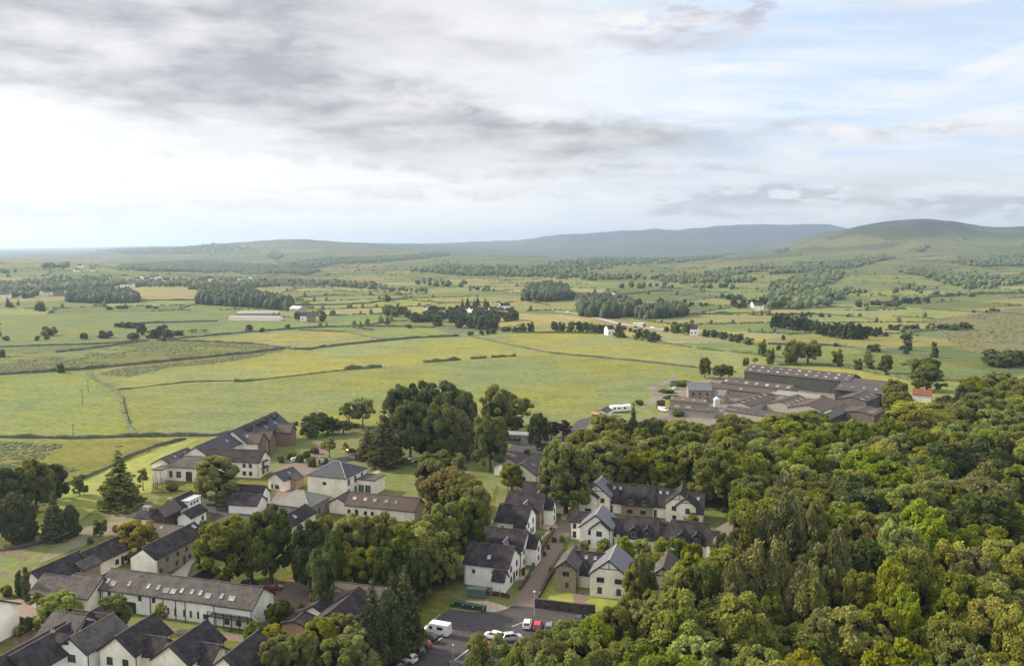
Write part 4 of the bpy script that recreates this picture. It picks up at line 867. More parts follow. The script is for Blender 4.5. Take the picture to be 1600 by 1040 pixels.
building('barn', 'dark barn roof with a square straw-coloured patch near the silo', 'barn', [farm((1150, 630), (1196, 613), 5.4, 3.9, 5.5, wall='concrete', roof='barn_brown', g=FG, L=26, sky=rl(5, (.75,), 1.0, 2.0))])
building('barn', 'long grey-roofed shed in front of the silo', 'barn', [farm((1141, 634), (1235, 648), 4.6, 3.4, 4.5, wall='concrete', roof='barn_roof', g=FG, sky=[('F', (-.8,), .3, 5, .8)])])
building('barn', 'narrow cowshed with a straw-coloured and a white strip along its ridge', 'barn', [farm((1253, 655), (1322, 630), 5.0, 3.4, 5.0, wall='barn_green', roof='barn_roof', g=FG, L=28, sky=[('F', (-.6,), .7, 9, 1.3), ('F', (.0,), .75, 8, 1.0)])])
building('barn', 'square brown-roofed shed nearest the wood at the right of the farm', 'barn', [farm((1330, 641), (1366, 636), 4.6, 3.6, 7.0, wall='wood_grey', roof='barn_brown', g=FG, L=14, sky=rl(4, (.35,), .8, 2.6))])
building('farmhouse', 'stone farmhouse with a blue slate roof and a lower slate wing', 'house', [farm((1077, 598), (1108, 598), 8.6, 5.8, 5.0, wall='stone_grey', roof='slate_blue', g=-6, L=11, wins=[('F', (-.6, 0, .6), (.9, 3.4), 1.0, 1.4)], chim=[(.95, 1, 1)]), farm((1113, 607), (1132, 611), 5.8, 3.8, 3.5, wall='stone', roof='slate_blue', g=-35, wins=[('F', (.3,), (.9,), 1.2, 1.4)])])
building('byre', 'low stone byre with small pale roof lights in front of the farmhouse', 'byre', [farm((1052, 617), (1104, 627), 3.8, 2.6, 3.4, wall='stone', roof='slate_brown', g=-30, L=17, sky=rl(4, (.5,), .9, .9))])
building('byre', 'patched grey-roofed byre with pale sheets between the silo and the van', 'byre', [farm((1068, 632), (1100, 636), 4.0, 2.8, 4.6, wall='concrete', roof='barn_roof', g=-26, L=20, sky=[('F', (-.7, -.2), .5, 2.4, 2.0), ('F', (.7,), .4, 1.2, 1.2)])])
building('red_roofed_house', 'red-roofed house at the right end of the farm behind the trees', 'house', [farm((1432, 608), (1452, 609), 5.6, 3.6, 4.0, wall='cream', roof='red_roof', g=-30, L=8)])
building('shed', 'small brown-roofed cream shed at the left end of the farm', 'shed', [farm((936, 640), (952, 636), 3.4, 2.4, 2.4, wall='cream', roof='barn_brown', g=-25, wins=[('L', (0,), (.8,), .9, .9)]), farm((929, 643), (934, 645), 2.6, 2.0, 1.6, wall='timber', roof='timber', g=-25, L=3)])
building('cottage', 'grey-roofed cottage almost hidden among trees below the static caravan', 'cottage', [V((1000, 661), (1018, 662), 5.6, 3.5, 3.6, wall='cream', roof='slate_blue', g=-20, L=9)])
print('buildings', NB, round(time.time() - T0, 1))
# ------------------------------------------------------------------ vegetation meshes
def ico(sub):
    bm = bmesh.new(); bmesh.ops.create_icosphere(bm, subdivisions=sub, radius=1)
    v = np.array([x.co[:] for x in bm.verts]); f = np.array([[q_.index for q_ in x.verts] for x in bm.faces]); bm.free(); return v, f
ICO1, ICO2 = ico(1), ico(2)
def unit(v): return v / np.maximum(np.linalg.norm(v, axis=-1, keepdims=True), 1e-9)
def crown_from_lobes(name, lobes, core, nleaf, leaf, rng, R, Hh, droop=0.0, flat=.55, inside=.78, centre=None):
    """leaf quads on the surface of overlapping boughs, with a dark core added behind them to stop light leaking through"""
    lc = np.array([l[:3] for l in lobes]); lr = np.array([l[3] for l in lobes]); sq = np.array([l[4] if len(l) > 4 else 1.0 for l in lobes])
    cen = np.array(centre if centre is not None else (0, 0, Hh * .55))
    n = int(nleaf * 2.2); w = lr ** 2; idx = rng.choice(len(lr), n, p=w / w.sum())
    d = unit(rng.normal(size=(n, 3))); out_ = unit(lc[idx] - cen + 1e-6)
    flip = (d * out_).sum(1) < -.25; d[flip] *= -1
    rad = lr[idx] * (rng.uniform(.78, 1.10, n) + np.where(rng.uniform(size=n) < .12, rng.uniform(0, .35, n), 0))
    p = lc[idx] + d * rad[:, None] * np.stack([np.ones(n), np.ones(n), sq[idx]], 1)
    keep = np.ones(n, bool)
    for j in range(len(lr)):
        q_ = (p - lc[j]) / np.array([1, 1, sq[j]]); keep &= ~((np.linalg.norm(q_, axis=1) < lr[j] * inside) & (idx != j))
    keep &= p[:, 2] > Hh * .04
    p, d, idx = p[keep][:nleaf], d[keep][:nleaf], idx[keep][:nleaf]; n = len(p)
    nn = unit(d * flat + rng.normal(size=(n, 3)) * .55 + np.array([0, 0, .25]))
    t = unit(np.cross(nn, rng.normal(size=(n, 3)))); b = np.cross(nn, t)
    s = leaf * rng.uniform(.6, 1.3, n)[:, None]
    t[:, 2] -= droop; t = unit(t)
    V4 = np.stack([p - t * s, p + b * s * .62, p + t * s, p - b * s * .62], 1).reshape(-1, 3)
    Fq = np.arange(4 * n).reshape(n, 4)
    ltone = rng.uniform(0, 1, len(lr)) * .5
    tone = np.clip(ltone[idx] + rng.uniform(0, .5, n) + .12 * d[:, 2], 0, 1)
    cv, cf = [], []; o = 0
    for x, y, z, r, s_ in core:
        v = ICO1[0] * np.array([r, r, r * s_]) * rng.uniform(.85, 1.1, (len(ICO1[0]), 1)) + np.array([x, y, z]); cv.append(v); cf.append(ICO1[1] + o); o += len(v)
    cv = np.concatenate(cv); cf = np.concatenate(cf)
    nv = len(V4)
    me = bpy.data.meshes.new(name)
    allv = np.concatenate([V4, cv]) / np.array([R, R, Hh])
    me.vertices.add(len(allv)); me.vertices.foreach_set('co', allv.astype(np.float32).ravel())
    me.loops.add(4 * n + 3 * len(cf)); me.loops.foreach_set('vertex_index', np.concatenate([Fq.ravel(), (cf + nv).ravel()]).astype(np.int32))
    me.polygons.add(n + len(cf)); me.polygons.foreach_set('loop_start', np.concatenate([np.arange(n) * 4, 4 * n + np.arange(len(cf)) * 3]).astype(np.int32))
    me.update(calc_edges=True)
    a = me.attributes.new('leaf_tone', 'FLOAT', 'POINT')
    a.data.foreach_set('value', np.concatenate([np.repeat(tone, 4), np.zeros(len(cv))]).astype(np.float32))
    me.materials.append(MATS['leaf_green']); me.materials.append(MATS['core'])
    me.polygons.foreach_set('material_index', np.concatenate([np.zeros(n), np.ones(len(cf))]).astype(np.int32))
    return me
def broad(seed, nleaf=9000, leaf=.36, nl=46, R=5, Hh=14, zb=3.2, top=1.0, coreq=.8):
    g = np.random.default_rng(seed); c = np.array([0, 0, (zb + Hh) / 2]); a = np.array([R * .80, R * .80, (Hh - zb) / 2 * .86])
    a[0] *= g.uniform(.85, 1.1); a[1] *= g.uniform(.85, 1.1)
    lobes = []; k_ = 0
    big = [unit(g.normal(size=3)) for _ in range(6)]
    while len(lobes) < nl:
        d = unit(g.normal(size=3))
        if d[2] < -.92: continue
        bump = max(float(np.dot(d, b_)) for b_ in big)
        rr_ = g.uniform(.62, .93) * (.80 + .24 * max(bump, 0))
        r = g.uniform(.55, 1.35) * (1 if d[2] > -.2 else .85) * math.sqrt(50 / nl) * 1.15
        p = c + np.sign(d) * np.abs(d) ** .80 * a * rr_ * 1.06
        if d[2] < 0: p[:2] *= 1 + .35 * abs(d[2])
        lobes.append((*p, r, g.uniform(.95, 1.35)))
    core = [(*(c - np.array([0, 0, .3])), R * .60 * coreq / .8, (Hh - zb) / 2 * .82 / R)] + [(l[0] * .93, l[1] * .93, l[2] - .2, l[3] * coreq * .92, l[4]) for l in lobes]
    return crown_from_lobes('broad_crown', lobes, core, nleaf, leaf, g, R, Hh, centre=c)
def sparse(seed, nleaf=2600, leaf=.34, R=4, Hh=12):
    g = np.random.default_rng(seed); lobes = []
    for i in range(34):
        d = unit(g.normal(size=3)); d[2] = abs(d[2]) * 1.1 - .25
        p = np.array([0, 0, Hh * .5]) + d * np.array([R * .8, R * .8, Hh * .42]) * g.uniform(.4, 1)
        lobes.append((*p, g.uniform(.6, 1.1), .8))
    core = [(l[0], l[1], l[2], l[3] * .35, .8) for l in lobes[::4]]
    return crown_from_lobes('sparse_crown', lobes, core, nleaf, leaf, g, R, Hh, inside=.3)
def cone(seed, nleaf=8000, leaf=.30, R=3.6, Hh=17, zb=1.5, power=.8, tiers=24, ragged=.22):
    g = np.random.default_rng(seed); lobes = []
    for i in range(tiers):
        t = i / (tiers - 1); z = zb + (Hh - zb - .5) * t; L = R * (1 - t) ** power * g.uniform(1 - ragged, 1 + ragged * .5) + .15
        nb = max(3, int(9 * (1 - t) + 3)); a0 = g.uniform(0, 6.28)
        for b in range(nb):
            a = a0 + 6.283 * b / nb + g.uniform(-.25, .25); l = L * g.uniform(.65, 1.0)
            for fr in ((.55, .95) if l > 1.2 else (.8,)):
                lobes.append((math.cos(a) * l * fr, math.sin(a) * l * fr, z - l * .16 * fr, max(.28, l * .24), .6))
    core = []
    for i in range(9):
        t = i / 8; z = zb + (Hh - zb) * .96 * t; core.append((0, 0, z, max(R * .72 * (1 - t) ** power, .12), 1.0 if t < .9 else 2))
    return crown_from_lobes('cone_crown', lobes, core, nleaf, leaf, g, R, Hh, droop=.35, centre=(0, 0, Hh * .4), inside=.5)
def cypress(seed, nleaf=9000, leaf=.32, R=4.6, Hh=13):
    g = np.random.default_rng(seed); lobes = []
    for i in range(60):
        t = g.uniform(0, 1) ** .9; z = .8 + (Hh - 2.2) * t; prof = math.sin(math.pi * min(.98, .30 + .66 * t)) ** .8
        a = g.uniform(0, 6.28); l = R * .80 * prof * g.uniform(.75, 1.05)
        lobes.append((math.cos(a) * l, math.sin(a) * l, z, g.uniform(.75, 1.25), 1.5))
    lobes += [(g.uniform(-.5, .5), g.uniform(-.5, .5), Hh - 1.5, .9, 1.4)]
    core = [(0, 0, Hh * .30, R * .76, 1.0), (0, 0, Hh * .55, R * .64, 1.1), (0, 0, Hh * .76, R * .38, 1.3)]
    return crown_from_lobes('cypress_crown', lobes, core, nleaf, leaf, g, R, Hh, droop=-.6, centre=(0, 0, Hh * .3), inside=.6)
def column(seed, nleaf=2500, leaf=.20, R=1.1, Hh=8):
    g = np.random.default_rng(seed); lobes = [(g.uniform(-.3, .3), g.uniform(-.3, .3), .6 + (Hh - 1.2) * i / 17, .75 * math.sin(math.pi * (.18 + .7 * i / 17)) + .12, 1.2) for i in range(18)]
    return crown_from_lobes('column_crown', lobes, [(l[0], l[1], l[2], l[3] * .75, 1.2) for l in lobes], nleaf, leaf, g, R, Hh, centre=(0, 0, Hh * .5), inside=.5)
def bush(seed, nleaf=1500, leaf=.17, R=1.6, Hh=2.0):
    g = np.random.default_rng(seed); lobes = []
    for i in range(14):
        a = g.uniform(0, 6.28); l = g.uniform(.1, 1.0); lobes.append((math.cos(a) * l, math.sin(a) * l, g.uniform(.5, 1.35) - l * .25, g.uniform(.4, .65), .85))
    return crown_from_lobes('bush_crown', lobes, [(l[0], l[1], l[2], l[3] * .78, .85) for l in lobes] + [(0, 0, .5, 1.1, .7)], nleaf, leaf, g, R, Hh, centre=(0, 0, .6), inside=.6)
def trunkmesh(R=5, Hh=14, r0=.38, up=.78, nb=6, seed=0, wild=.6):
    g = random.Random(seed); b = MB(); zt = Hh * up
    def limb(p, q_, ra, rb, n=6):
        p, q_ = Vector(p), Vector(q_); d = (q_ - p).normalized(); s_ = d.orthogonal().normalized(); t = d.cross(s_); o = len(b.v)
        for c_, r in ((p, ra), (q_, rb)):
            b.v += [tuple(c_ + s_ * r * math.cos(6.2832 * i / n) + t * r * math.sin(6.2832 * i / n)) for i in range(n)]
        b.f += [(o + i, o + (i + 1) % n, o + n + (i + 1) % n, o + n + i) for i in range(n)] + [tuple(o + n + i for i in range(n))]
    pts = [Vector((0, 0, -.3)), Vector((g.uniform(-.1, .1), g.uniform(-.1, .1), zt * .35)), Vector((g.uniform(-.3, .3), g.uniform(-.3, .3), zt * .7)), Vector((g.uniform(-.3, .3), g.uniform(-.3, .3), zt))]
    for i in range(3): limb(pts[i], pts[i + 1], r0 * (1 - .28 * i) * (1.25 if i == 0 else 1), r0 * (1 - .28 * (i + 1)))
    for i in range(nb):
        a = 6.283 * i / nb + g.uniform(-.4, .4); z = zt * g.uniform(.32, .85); l = R * wild * g.uniform(.7, 1.1)
        p = Vector((0, 0, z)); m_ = p + Vector((math.cos(a) * l * .5, math.sin(a) * l * .5, l * .45)); e = m_ + Vector((math.cos(a) * l * .45, math.sin(a) * l * .45, l * .5))
        limb(p, m_, r0 * .36, r0 * .22, 5); limb(m_, e, r0 * .22, r0 * .07, 5)
    b.v = [(x / R, y / R, z / Hh) for x, y, z in b.v]
    return b.me('trunk', 'bark')
LIB = {
 'broad': [broad(100 + i, 15000, .27, nl=90 + 10 * (i % 4), zb=.2 + .5 * (i % 3)) for i in range(7)],
 'sparse': [sparse(200 + i) for i in range(3)],
 'cone': [cone(300 + i) for i in range(3)],
 'cypress': [cypress(400 + i) for i in range(3)],
 'willow': [broad(500 + i, 14000, .24, nl=120, R=5, Hh=14, zb=.8) for i in range(2)],
 'small': [broad(600 + i, 2600, .42, nl=28, zb=.4) for i in range(3)],
 'column': [column(700 + i) for i in range(2)],
 'bush': [bush(800 + i) for i in range(4)],
 'mid': [broad(900 + i, 900, .75, nl=28, zb=-1.8, coreq=.9) for i in range(5)],
 'midcone': [cone(950 + i, 700, .7, tiers=10) for i in range(2)],
 'midsparse': [sparse(970 + i, 420, .65) for i in range(2)],
}
TRK = {'broad': [trunkmesh(seed=i) for i in range(2)], 'bare': [trunkmesh(seed=9, nb=14, wild=.8, up=.9, r0=.25)], 'cone': [trunkmesh(R=3.6, Hh=17, up=.95, nb=0, r0=.3)], 'bush': [trunkmesh(R=1.6, Hh=2.0, up=.5, nb=3, r0=.07)]}
KIND = {  # code: mesh, material, trunk, object name, words
 'o': ('broad', 'leaf_green', 'broad', 'broadleaf_tree', 'mid-green'), 'y': ('broad', 'leaf_bright', 'broad', 'broadleaf_tree', 'bright yellow-green'),
 'k': ('broad', 'leaf_olive', 'broad', 'broadleaf_tree', 'olive'), 'd': ('broad', 'leaf_dark', 'broad', 'broadleaf_tree', 'dark green'),
 'w': ('willow', 'leaf_pale', 'broad', 'willow_tree', 'pale green'), 'r': ('broad', 'leaf_rust', 'broad', 'broadleaf_tree', 'rust-tinged'),
 'u': ('sparse', 'leaf_purple', 'broad', 'copper_beech_tree', 'purple-leaved'), 'g': ('willow', 'leaf_gold', 'broad', 'willow_tree', 'yellow'),
 'c': ('cone', 'leaf_conifer', 'cone', 'conifer_tree', 'dark conical'), 'C': ('cone', 'leaf_browncon', 'cone', 'conifer_tree', 'brownish conical'),
 'p': ('cypress', 'leaf_conifer', 'cone', 'cypress_tree', 'grey-green feathery'), 'P': ('cypress', 'leaf_browncon', 'cone', 'cypress_tree', 'brown-green feathery'),
 'b': ('sparse', 'leaf_pale', 'bare', 'thin_tree', 'thin-leaved'), 's': ('small', 'leaf_green', 'broad', 'small_tree', 'small round'), 'S': ('sparse', 'leaf_olive', 'broad', 'small_tree', 'sparse small'),
 'q': ('small', 'leaf_bright', 'broad', 'small_tree', 'small yellow-green'), 'n': ('column', 'leaf_dark', 'cone', 'columnar_tree', 'narrow dark'),
 'h': ('bush', 'leaf_green', 'bush', 'shrub', 'rounded green'), 'H': ('bush', 'leaf_dark', 'bush', 'shrub', 'dark rounded'), 'Y': ('bush', 'leaf_gold', 'bush', 'shrub', 'bright yellow'), 'B': ('bush', 'leaf_rust', 'bush', 'shrub', 'rusty'),
 'm': ('mid', 'leaf_far', 'broad', 'field_tree', 'dark rounded'), 'M': ('mid', 'leaf_green', 'broad', 'field_tree', 'green rounded'), 'x': ('midcone', 'leaf_conifer', 'cone', 'field_conifer', 'dark pointed'), 'z': ('midsparse', 'leaf_olive', 'broad', 'field_tree', 'sparse olive'), 'X': ('mid', 'leaf_conifer', 'broad', 'pine_tree', 'brown-green')}
RNG = random.Random(5)
TREES = []
def plant(code, loc, r, h, zone, group=None):
    mk, mt, tk, nm, wd = KIND[code]
    root = thing(nm, '', 'shrub' if nm == 'shrub' else 'tree', loc, RNG.uniform(0, 6.28), group)
    me = RNG.choice(LIB[mk]); o = link('crown' if nm != 'shrub' else 'foliage', me, root, (0, 0, 0), None, (r, r * RNG.uniform(.9, 1.1), h))
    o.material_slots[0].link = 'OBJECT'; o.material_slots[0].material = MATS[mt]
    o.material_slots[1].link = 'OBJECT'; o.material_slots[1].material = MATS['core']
    link('trunk' if nm != 'shrub' else 'stem', RNG.choice(TRK[tk]), root, (0, 0, 0), None, (r, r, h))
    TREES.append((root, code, zone, r, h)); return root
PLACED = []
def T(code, px, top, w, h, zone='village'):
    """a tree by where its top shows, how wide its crown shows and its height"""
    if zone == 'village' and code in 'okyd' and 12 <= h < 17: h *= 1.17
    w *= 1.15 if zone == 'wood' and code in 'oykdw' else 1.06 if code in 'oykdr' else 1
    p = pz(px, top, h); D = p.y * math.cos(P) + (H - h) * math.sin(P)
    r = w / 2 * D / F; PLACED.append((p.x, p.y, r))
    return plant(code, (p.x, p.y, 0), r, h, zone)
def Tb(code, px, base, w, h, zone='village'):
    p = pick(px, base); D = p.y * math.cos(P)
    r = w / 2 * D / F; PLACED.append((p.x, p.y, r))
    return plant(code, p, r, h, zone)
NEAR = '''d 18 724 56 13;o 52 716 60 13;d 84 724 40 11;p 22 772 66 12;c 82 766 46 13;p 108 790 34 8;C 184 702 70 17;s 123 738 24 7;S 222 726 22 8;s 155 808 22 5;
g 214 810 62 9;y 92 922 70 8;o 176 926 56 8;S 56 920 22 5;S 250 936 28 6;n 28 890 12 6;n 38 884 13 8;k 336 712 72 12;Y 56 957 18 3;
o 352 800 96 14;o 390 806 70 13;d 420 786 78 16;d 482 812 56 14;k 506 806 48 14;k 548 800 64 14;k 598 796 70 14;o 570 800 56 12;d 520 830 44 13;y 545 832 66 10;y 660 810 84 13;o 626 812 60 13;o 690 786 76 14;o 734 772 66 15;w 690 702 96 18;r 706 724 100 18;k 728 742 80 17;k 742 756 50 14;d 500 850 50 13;d 610 840 60 13;
C 600 629 60 22;C 574 664 40 12;c 662 646 34 14;d 624 597 54 24;d 655 594 62 26;d 688 594 84 27;o 706 598 66 25;d 728 612 46 22;d 640 622 60 22;d 690 625 60 22;P 712 638 66 18;P 740 646 54 15;w 766 644 60 20;y 776 600 54 20;o 790 608 40 13;b 815 616 52 14;d 840 640 34 13;d 800 648 40 7;
b 545 622 40 13;b 566 614 50 15;o 536 654 30 6;d 492 644 44 9;d 512 648 30 8;d 484 660 32 6;S 514 680 26 8;S 540 688 12 5;u 862 654 36 10;u 880 652 40 10;
o 885 686 74 21;o 878 714 70 13;k 915 664 60 16;d 930 690 60 13;k 958 668 56 15;o 800 722 40 9;
c 990 627 30 18;d 1014 656 44 12;o 1002 668 40 12;k 948 645 50 14;k 975 650 40 12;k 1030 652 40 11;o 1058 652 46 12;k 1042 676 50 13;k 1080 672 48 12;y 1010 680 60 13;w 980 690 60 14;o 1045 700 60 15;o 1100 690 90 18;o 1135 695 80 18;
S 500 884 34 9;c 632 880 70 17;c 612 892 76 16;c 580 905 66 15;p 606 925 64 13;k 540 950 64 11;y 500 965 60 11;o 470 985 60 10;k 440 990 60 9;k 420 1000 50 9;y 395 968 34 6;Y 340 1008 40 6;y 425 975 46 6;d 432 936 36 6;p 580 942 64 14;k 560 975 80 11;w 540 990 90 10;
b 748 975 44 11;b 742 988 50 10;b 782 978 56 11;k 812 996 60 10;k 850 978 80 13;y 820 995 60 11;y 890 965 86 13;y 930 955 70 13;k 960 948 60 13;w 930 990 90 12;y 870 1002 90 12;o 990 990 90 13;y 1000 1010 80 12;
w 944 838 24 8;y 975 838 34 7;q 1003 842 30 5;q 1036 838 36 8;y 1060 838 34 9;y 1030 862 40 8;y 1082 846 34 9;k 1010 858 34 13;P 1000 868 40 13;k 990 880 34 12;q 1074 800 18 3;q 1082 802 22 4;
y 1085 862 60 14;y 1110 858 60 15;k 1130 850 70 16;y 1062 880 60 14;y 1035 906 60 13;w 1010 930 70 13;w 985 935 70 13;P 1040 915 60 14;d 1090 880 60 15;
d 1140 820 50 14;P 1172 812 60 22;P 1195 796 70 24;P 1230 770 70 24;k 1262 762 60 22;y 1236 765 34 20;P 1180 850 70 20;P 1150 870 60 18;P 1215 845 60 21;d 1110 870 40 17;
y 1320 692 66 17;y 1356 696 84 18;w 1400 706 80 17;y 1200 690 70 18;y 1245 688 80 18;o 1170 700 70 18;y 1262 640 80 15;y 1230 654 60 14;k 1390 672 70 16;k 1170 660 70 14;y 1440 622 90 16;y 1470 640 90 16;d 1420 655 60 15;y 1560 636 90 17;
y 1060 655 46 12;o 1085 657 44 12;k 1110 659 40 12;y 1135 655 50 13;y 1160 651 50 13;o 1185 655 50 13;y 1212 647 46 13;o 1236 653 50 13;d 1262 655 50 13;y 1285 653 50 13;o 1310 657 46 13;y 1338 659 50 13;k 1362 661 44 12;y 1385 665 40 12;
w 1520 745 110 20;w 1545 738 90 20;o 1480 745 80 19;d 1540 770 110 19;y 1440 748 80 19;y 1450 780 90 20;d 1545 680 90 19;d 1480 690 80 19;r 1370 830 50 17;P 1310 822 66 22;k 1290 840 60 20;k 1350 800 70 18;o 1300 792 70 18;o 1340 787 70 18;y 1406 815 84 20;y 1420 850 86 20;k 1400 750 80 18;
d 1205 930 60 13;o 1200 918 64 13;P 1255 880 70 18;P 1270 900 60 17;k 1345 890 70 17;y 1395 876 60 20;y 1420 910 60 18;o 1500 884 80 18;y 1545 930 80 16;k 1560 890 90 17;y 1590 940 80 17;y 1480 960 80 16;w 1480 960 90 16;y 1340 940 90 17;y 1380 945 80 16;k 1300 950 80 15;y 1260 1010 80 15;y 1190 1010 90 15;k 1420 1010 80 15;y 1570 1015 90 15;w 1520 1000 90 15;
k 1520 850 80 18;y 1580 845 90 18;y 1490 840 70 18;o 1600 620 80 15;o 1530 585 66 14;k 1560 580 70 14;k 1590 590 60 14;c 1495 612 44 16;c 1510 600 36 15;c 1478 620 40 14;o 1450 568 50 12;o 1400 590 44 14;o 1405 612 48 12;k 1385 660 44 10;P 1385 645 30 9;'''
for t_ in NEAR.replace('\n', '').split(';'):
    if t_.strip():
        c_, *n_ = t_.split(); n_ = [float(v_) for v_ in n_]; T(c_, *n_, zone='wood' if n_[0] > 880 and n_[1] > 600 else 'village')
# fill of the wood: the trees between and behind
WPOLY = [(pz(*p_, 14).x, pz(*p_, 14).y) for p_ in [(1120, 690), (1190, 668), (1290, 668), (1400, 660), (1420, 632), (1520, 598), (1600, 584), (1760, 590), (1900, 1160), (960, 1160), (975, 1010), (1000, 940), (1040, 915), (1100, 905), (1175, 870), (1180, 790), (1150, 740), (1100, 700)]]
WP2 = [(pz(*p_, 14).x, pz(*p_, 14).y) for p_ in [(895, 700), (960, 670), (1100, 662), (1190, 668), (1190, 740), (1150, 735), (1080, 700), (1000, 704), (900, 712)]]
WP3 = [(pz(*p_, 12).x, pz(*p_, 12).y) for p_ in [(470, 805), (560, 803), (640, 803), (690, 792), (718, 772), (712, 800), (692, 845), (668, 868), (600, 866), (540, 856), (480, 845)]]
rg = np.random.default_rng(17)
for tries in range(900):
    x, y = rg.uniform(-75, 5), rg.uniform(140, 260)
    if not inpoly(np.array([x]), np.array([y]), WP3)[0]: continue
    if min([(math.hypot(x - a, y - b) - c_ * .40) for a, b, c_ in PLACED if abs(x - a) < 25] or [99]) < 2.6: continue
    r = rg.uniform(3.2, 5); PLACED.append((x, y, r)); plant(rg.choice(['o', 'k', 'o', 'y', 'd']), (x, y, 0), r, rg.uniform(9, 13), 'village')
rg = np.random.default_rng(11); nf = 0
for tries in range(9000):
    x, y = rg.uniform(10, 330), rg.uniform(95, 430)
    if not (inpoly(np.array([x]), np.array([y]), WPOLY)[0] or inpoly(np.array([x]), np.array([y]), WP2)[0]): continue
    if abs(x / y) > .625: continue
    dm = min([(math.hypot(x - a, y - b) - c_ * .45) for a, b, c_ in PLACED if abs(x - a) < 25] or [99])
    if dm < 5.2: continue
    n_ = mnoise.noise(Vector((x / 28, y / 28, 3)))
    u_ = rg.uniform()
    code = 'y' if n_ + u_ * .6 > .38 else 'k' if n_ + u_ * .4 > .20 else 'o' if n_ + u_ * .4 > -.12 else 'd' if n_ > -.45 else 'P'
    if u_ > .93: code = 'w'
    r = rg.uniform(5.2, 8.2) * (.75 if code == 'P' else 1); h = rg.uniform(13, 19)
    PLACED.append((x, y, r)); plant(code, (x, y, 0), r, h, 'wood'); nf += 1
print('wood fill', nf)
# shrubs round the homes
SHR = '''h 826 866 12 2;H 812 884 16 2.2;H 820 876 14 2;Y 811 899 9 2.4;B 803 899 9 2.4;H 818 898 8 2;Y 860 891 8 1.2;h 816 880 10 1.8;H 866 846 9 1.6;B 857 857 8 1.6;H 851 868 8 1.6;h 879 846 12 2;h 884 866 16 2;q 912 866 20 3.5;h 930 852 22 2;H 940 862 18 1.5;
h 505 700 14 3;H 470 722 16 3;h 455 716 20 3;H 440 722 16 2.5;H 478 714 18 3;h 488 728 22 3.5;h 505 724 16 3;H 560 715 16 2;H 568 720 16 2;h 635 724 22 2.5;H 492 708 16 3;H 650 662 30 3;H 520 662 20 3;h 456 742 14 3;h 444 762 16 3;h 270 766 24 2.5;H 200 786 22 2.5;B 180 830 14 2.2;h 142 848 12 2;h 12 930 22 2.6;H 30 928 14 2;H 42 985 26 3;B 30 978 20 2.4;Y 25 994 12 2.2;q 32 990 16 2;h 228 892 20 3.4;h 205 878 18 3;H 250 892 12 2;H 480 885 20 4;H 455 968 26 3;h 470 955 18 3;B 478 960 12 2;H 445 955 22 3;h 435 975 22 3;
H 1060 770 10 2;h 1068 778 14 2.5;H 1045 778 8 1.5;H 1075 775 10 2;h 1130 800 8 2;h 878 700 30 3;H 850 702 26 3;h 824 708 14 2;H 1062 602 50 3;h 1042 613 30 2.5;h 1048 622 26 2.2;H 1000 632 20 3;h 1060 650 26 3;k 1032 640 18 5;H 395 836 20 5;h 300 838 10 2;h 318 826 14 3;H 755 790 20 3;H 700 905 26 4;h 726 902 18 3'''
for t_ in SHR.replace('\n', '').split(';'):
    c_, *n_ = t_.split(); n_ = [float(v_) for v_ in n_]; Tb(c_, *n_, zone='village')
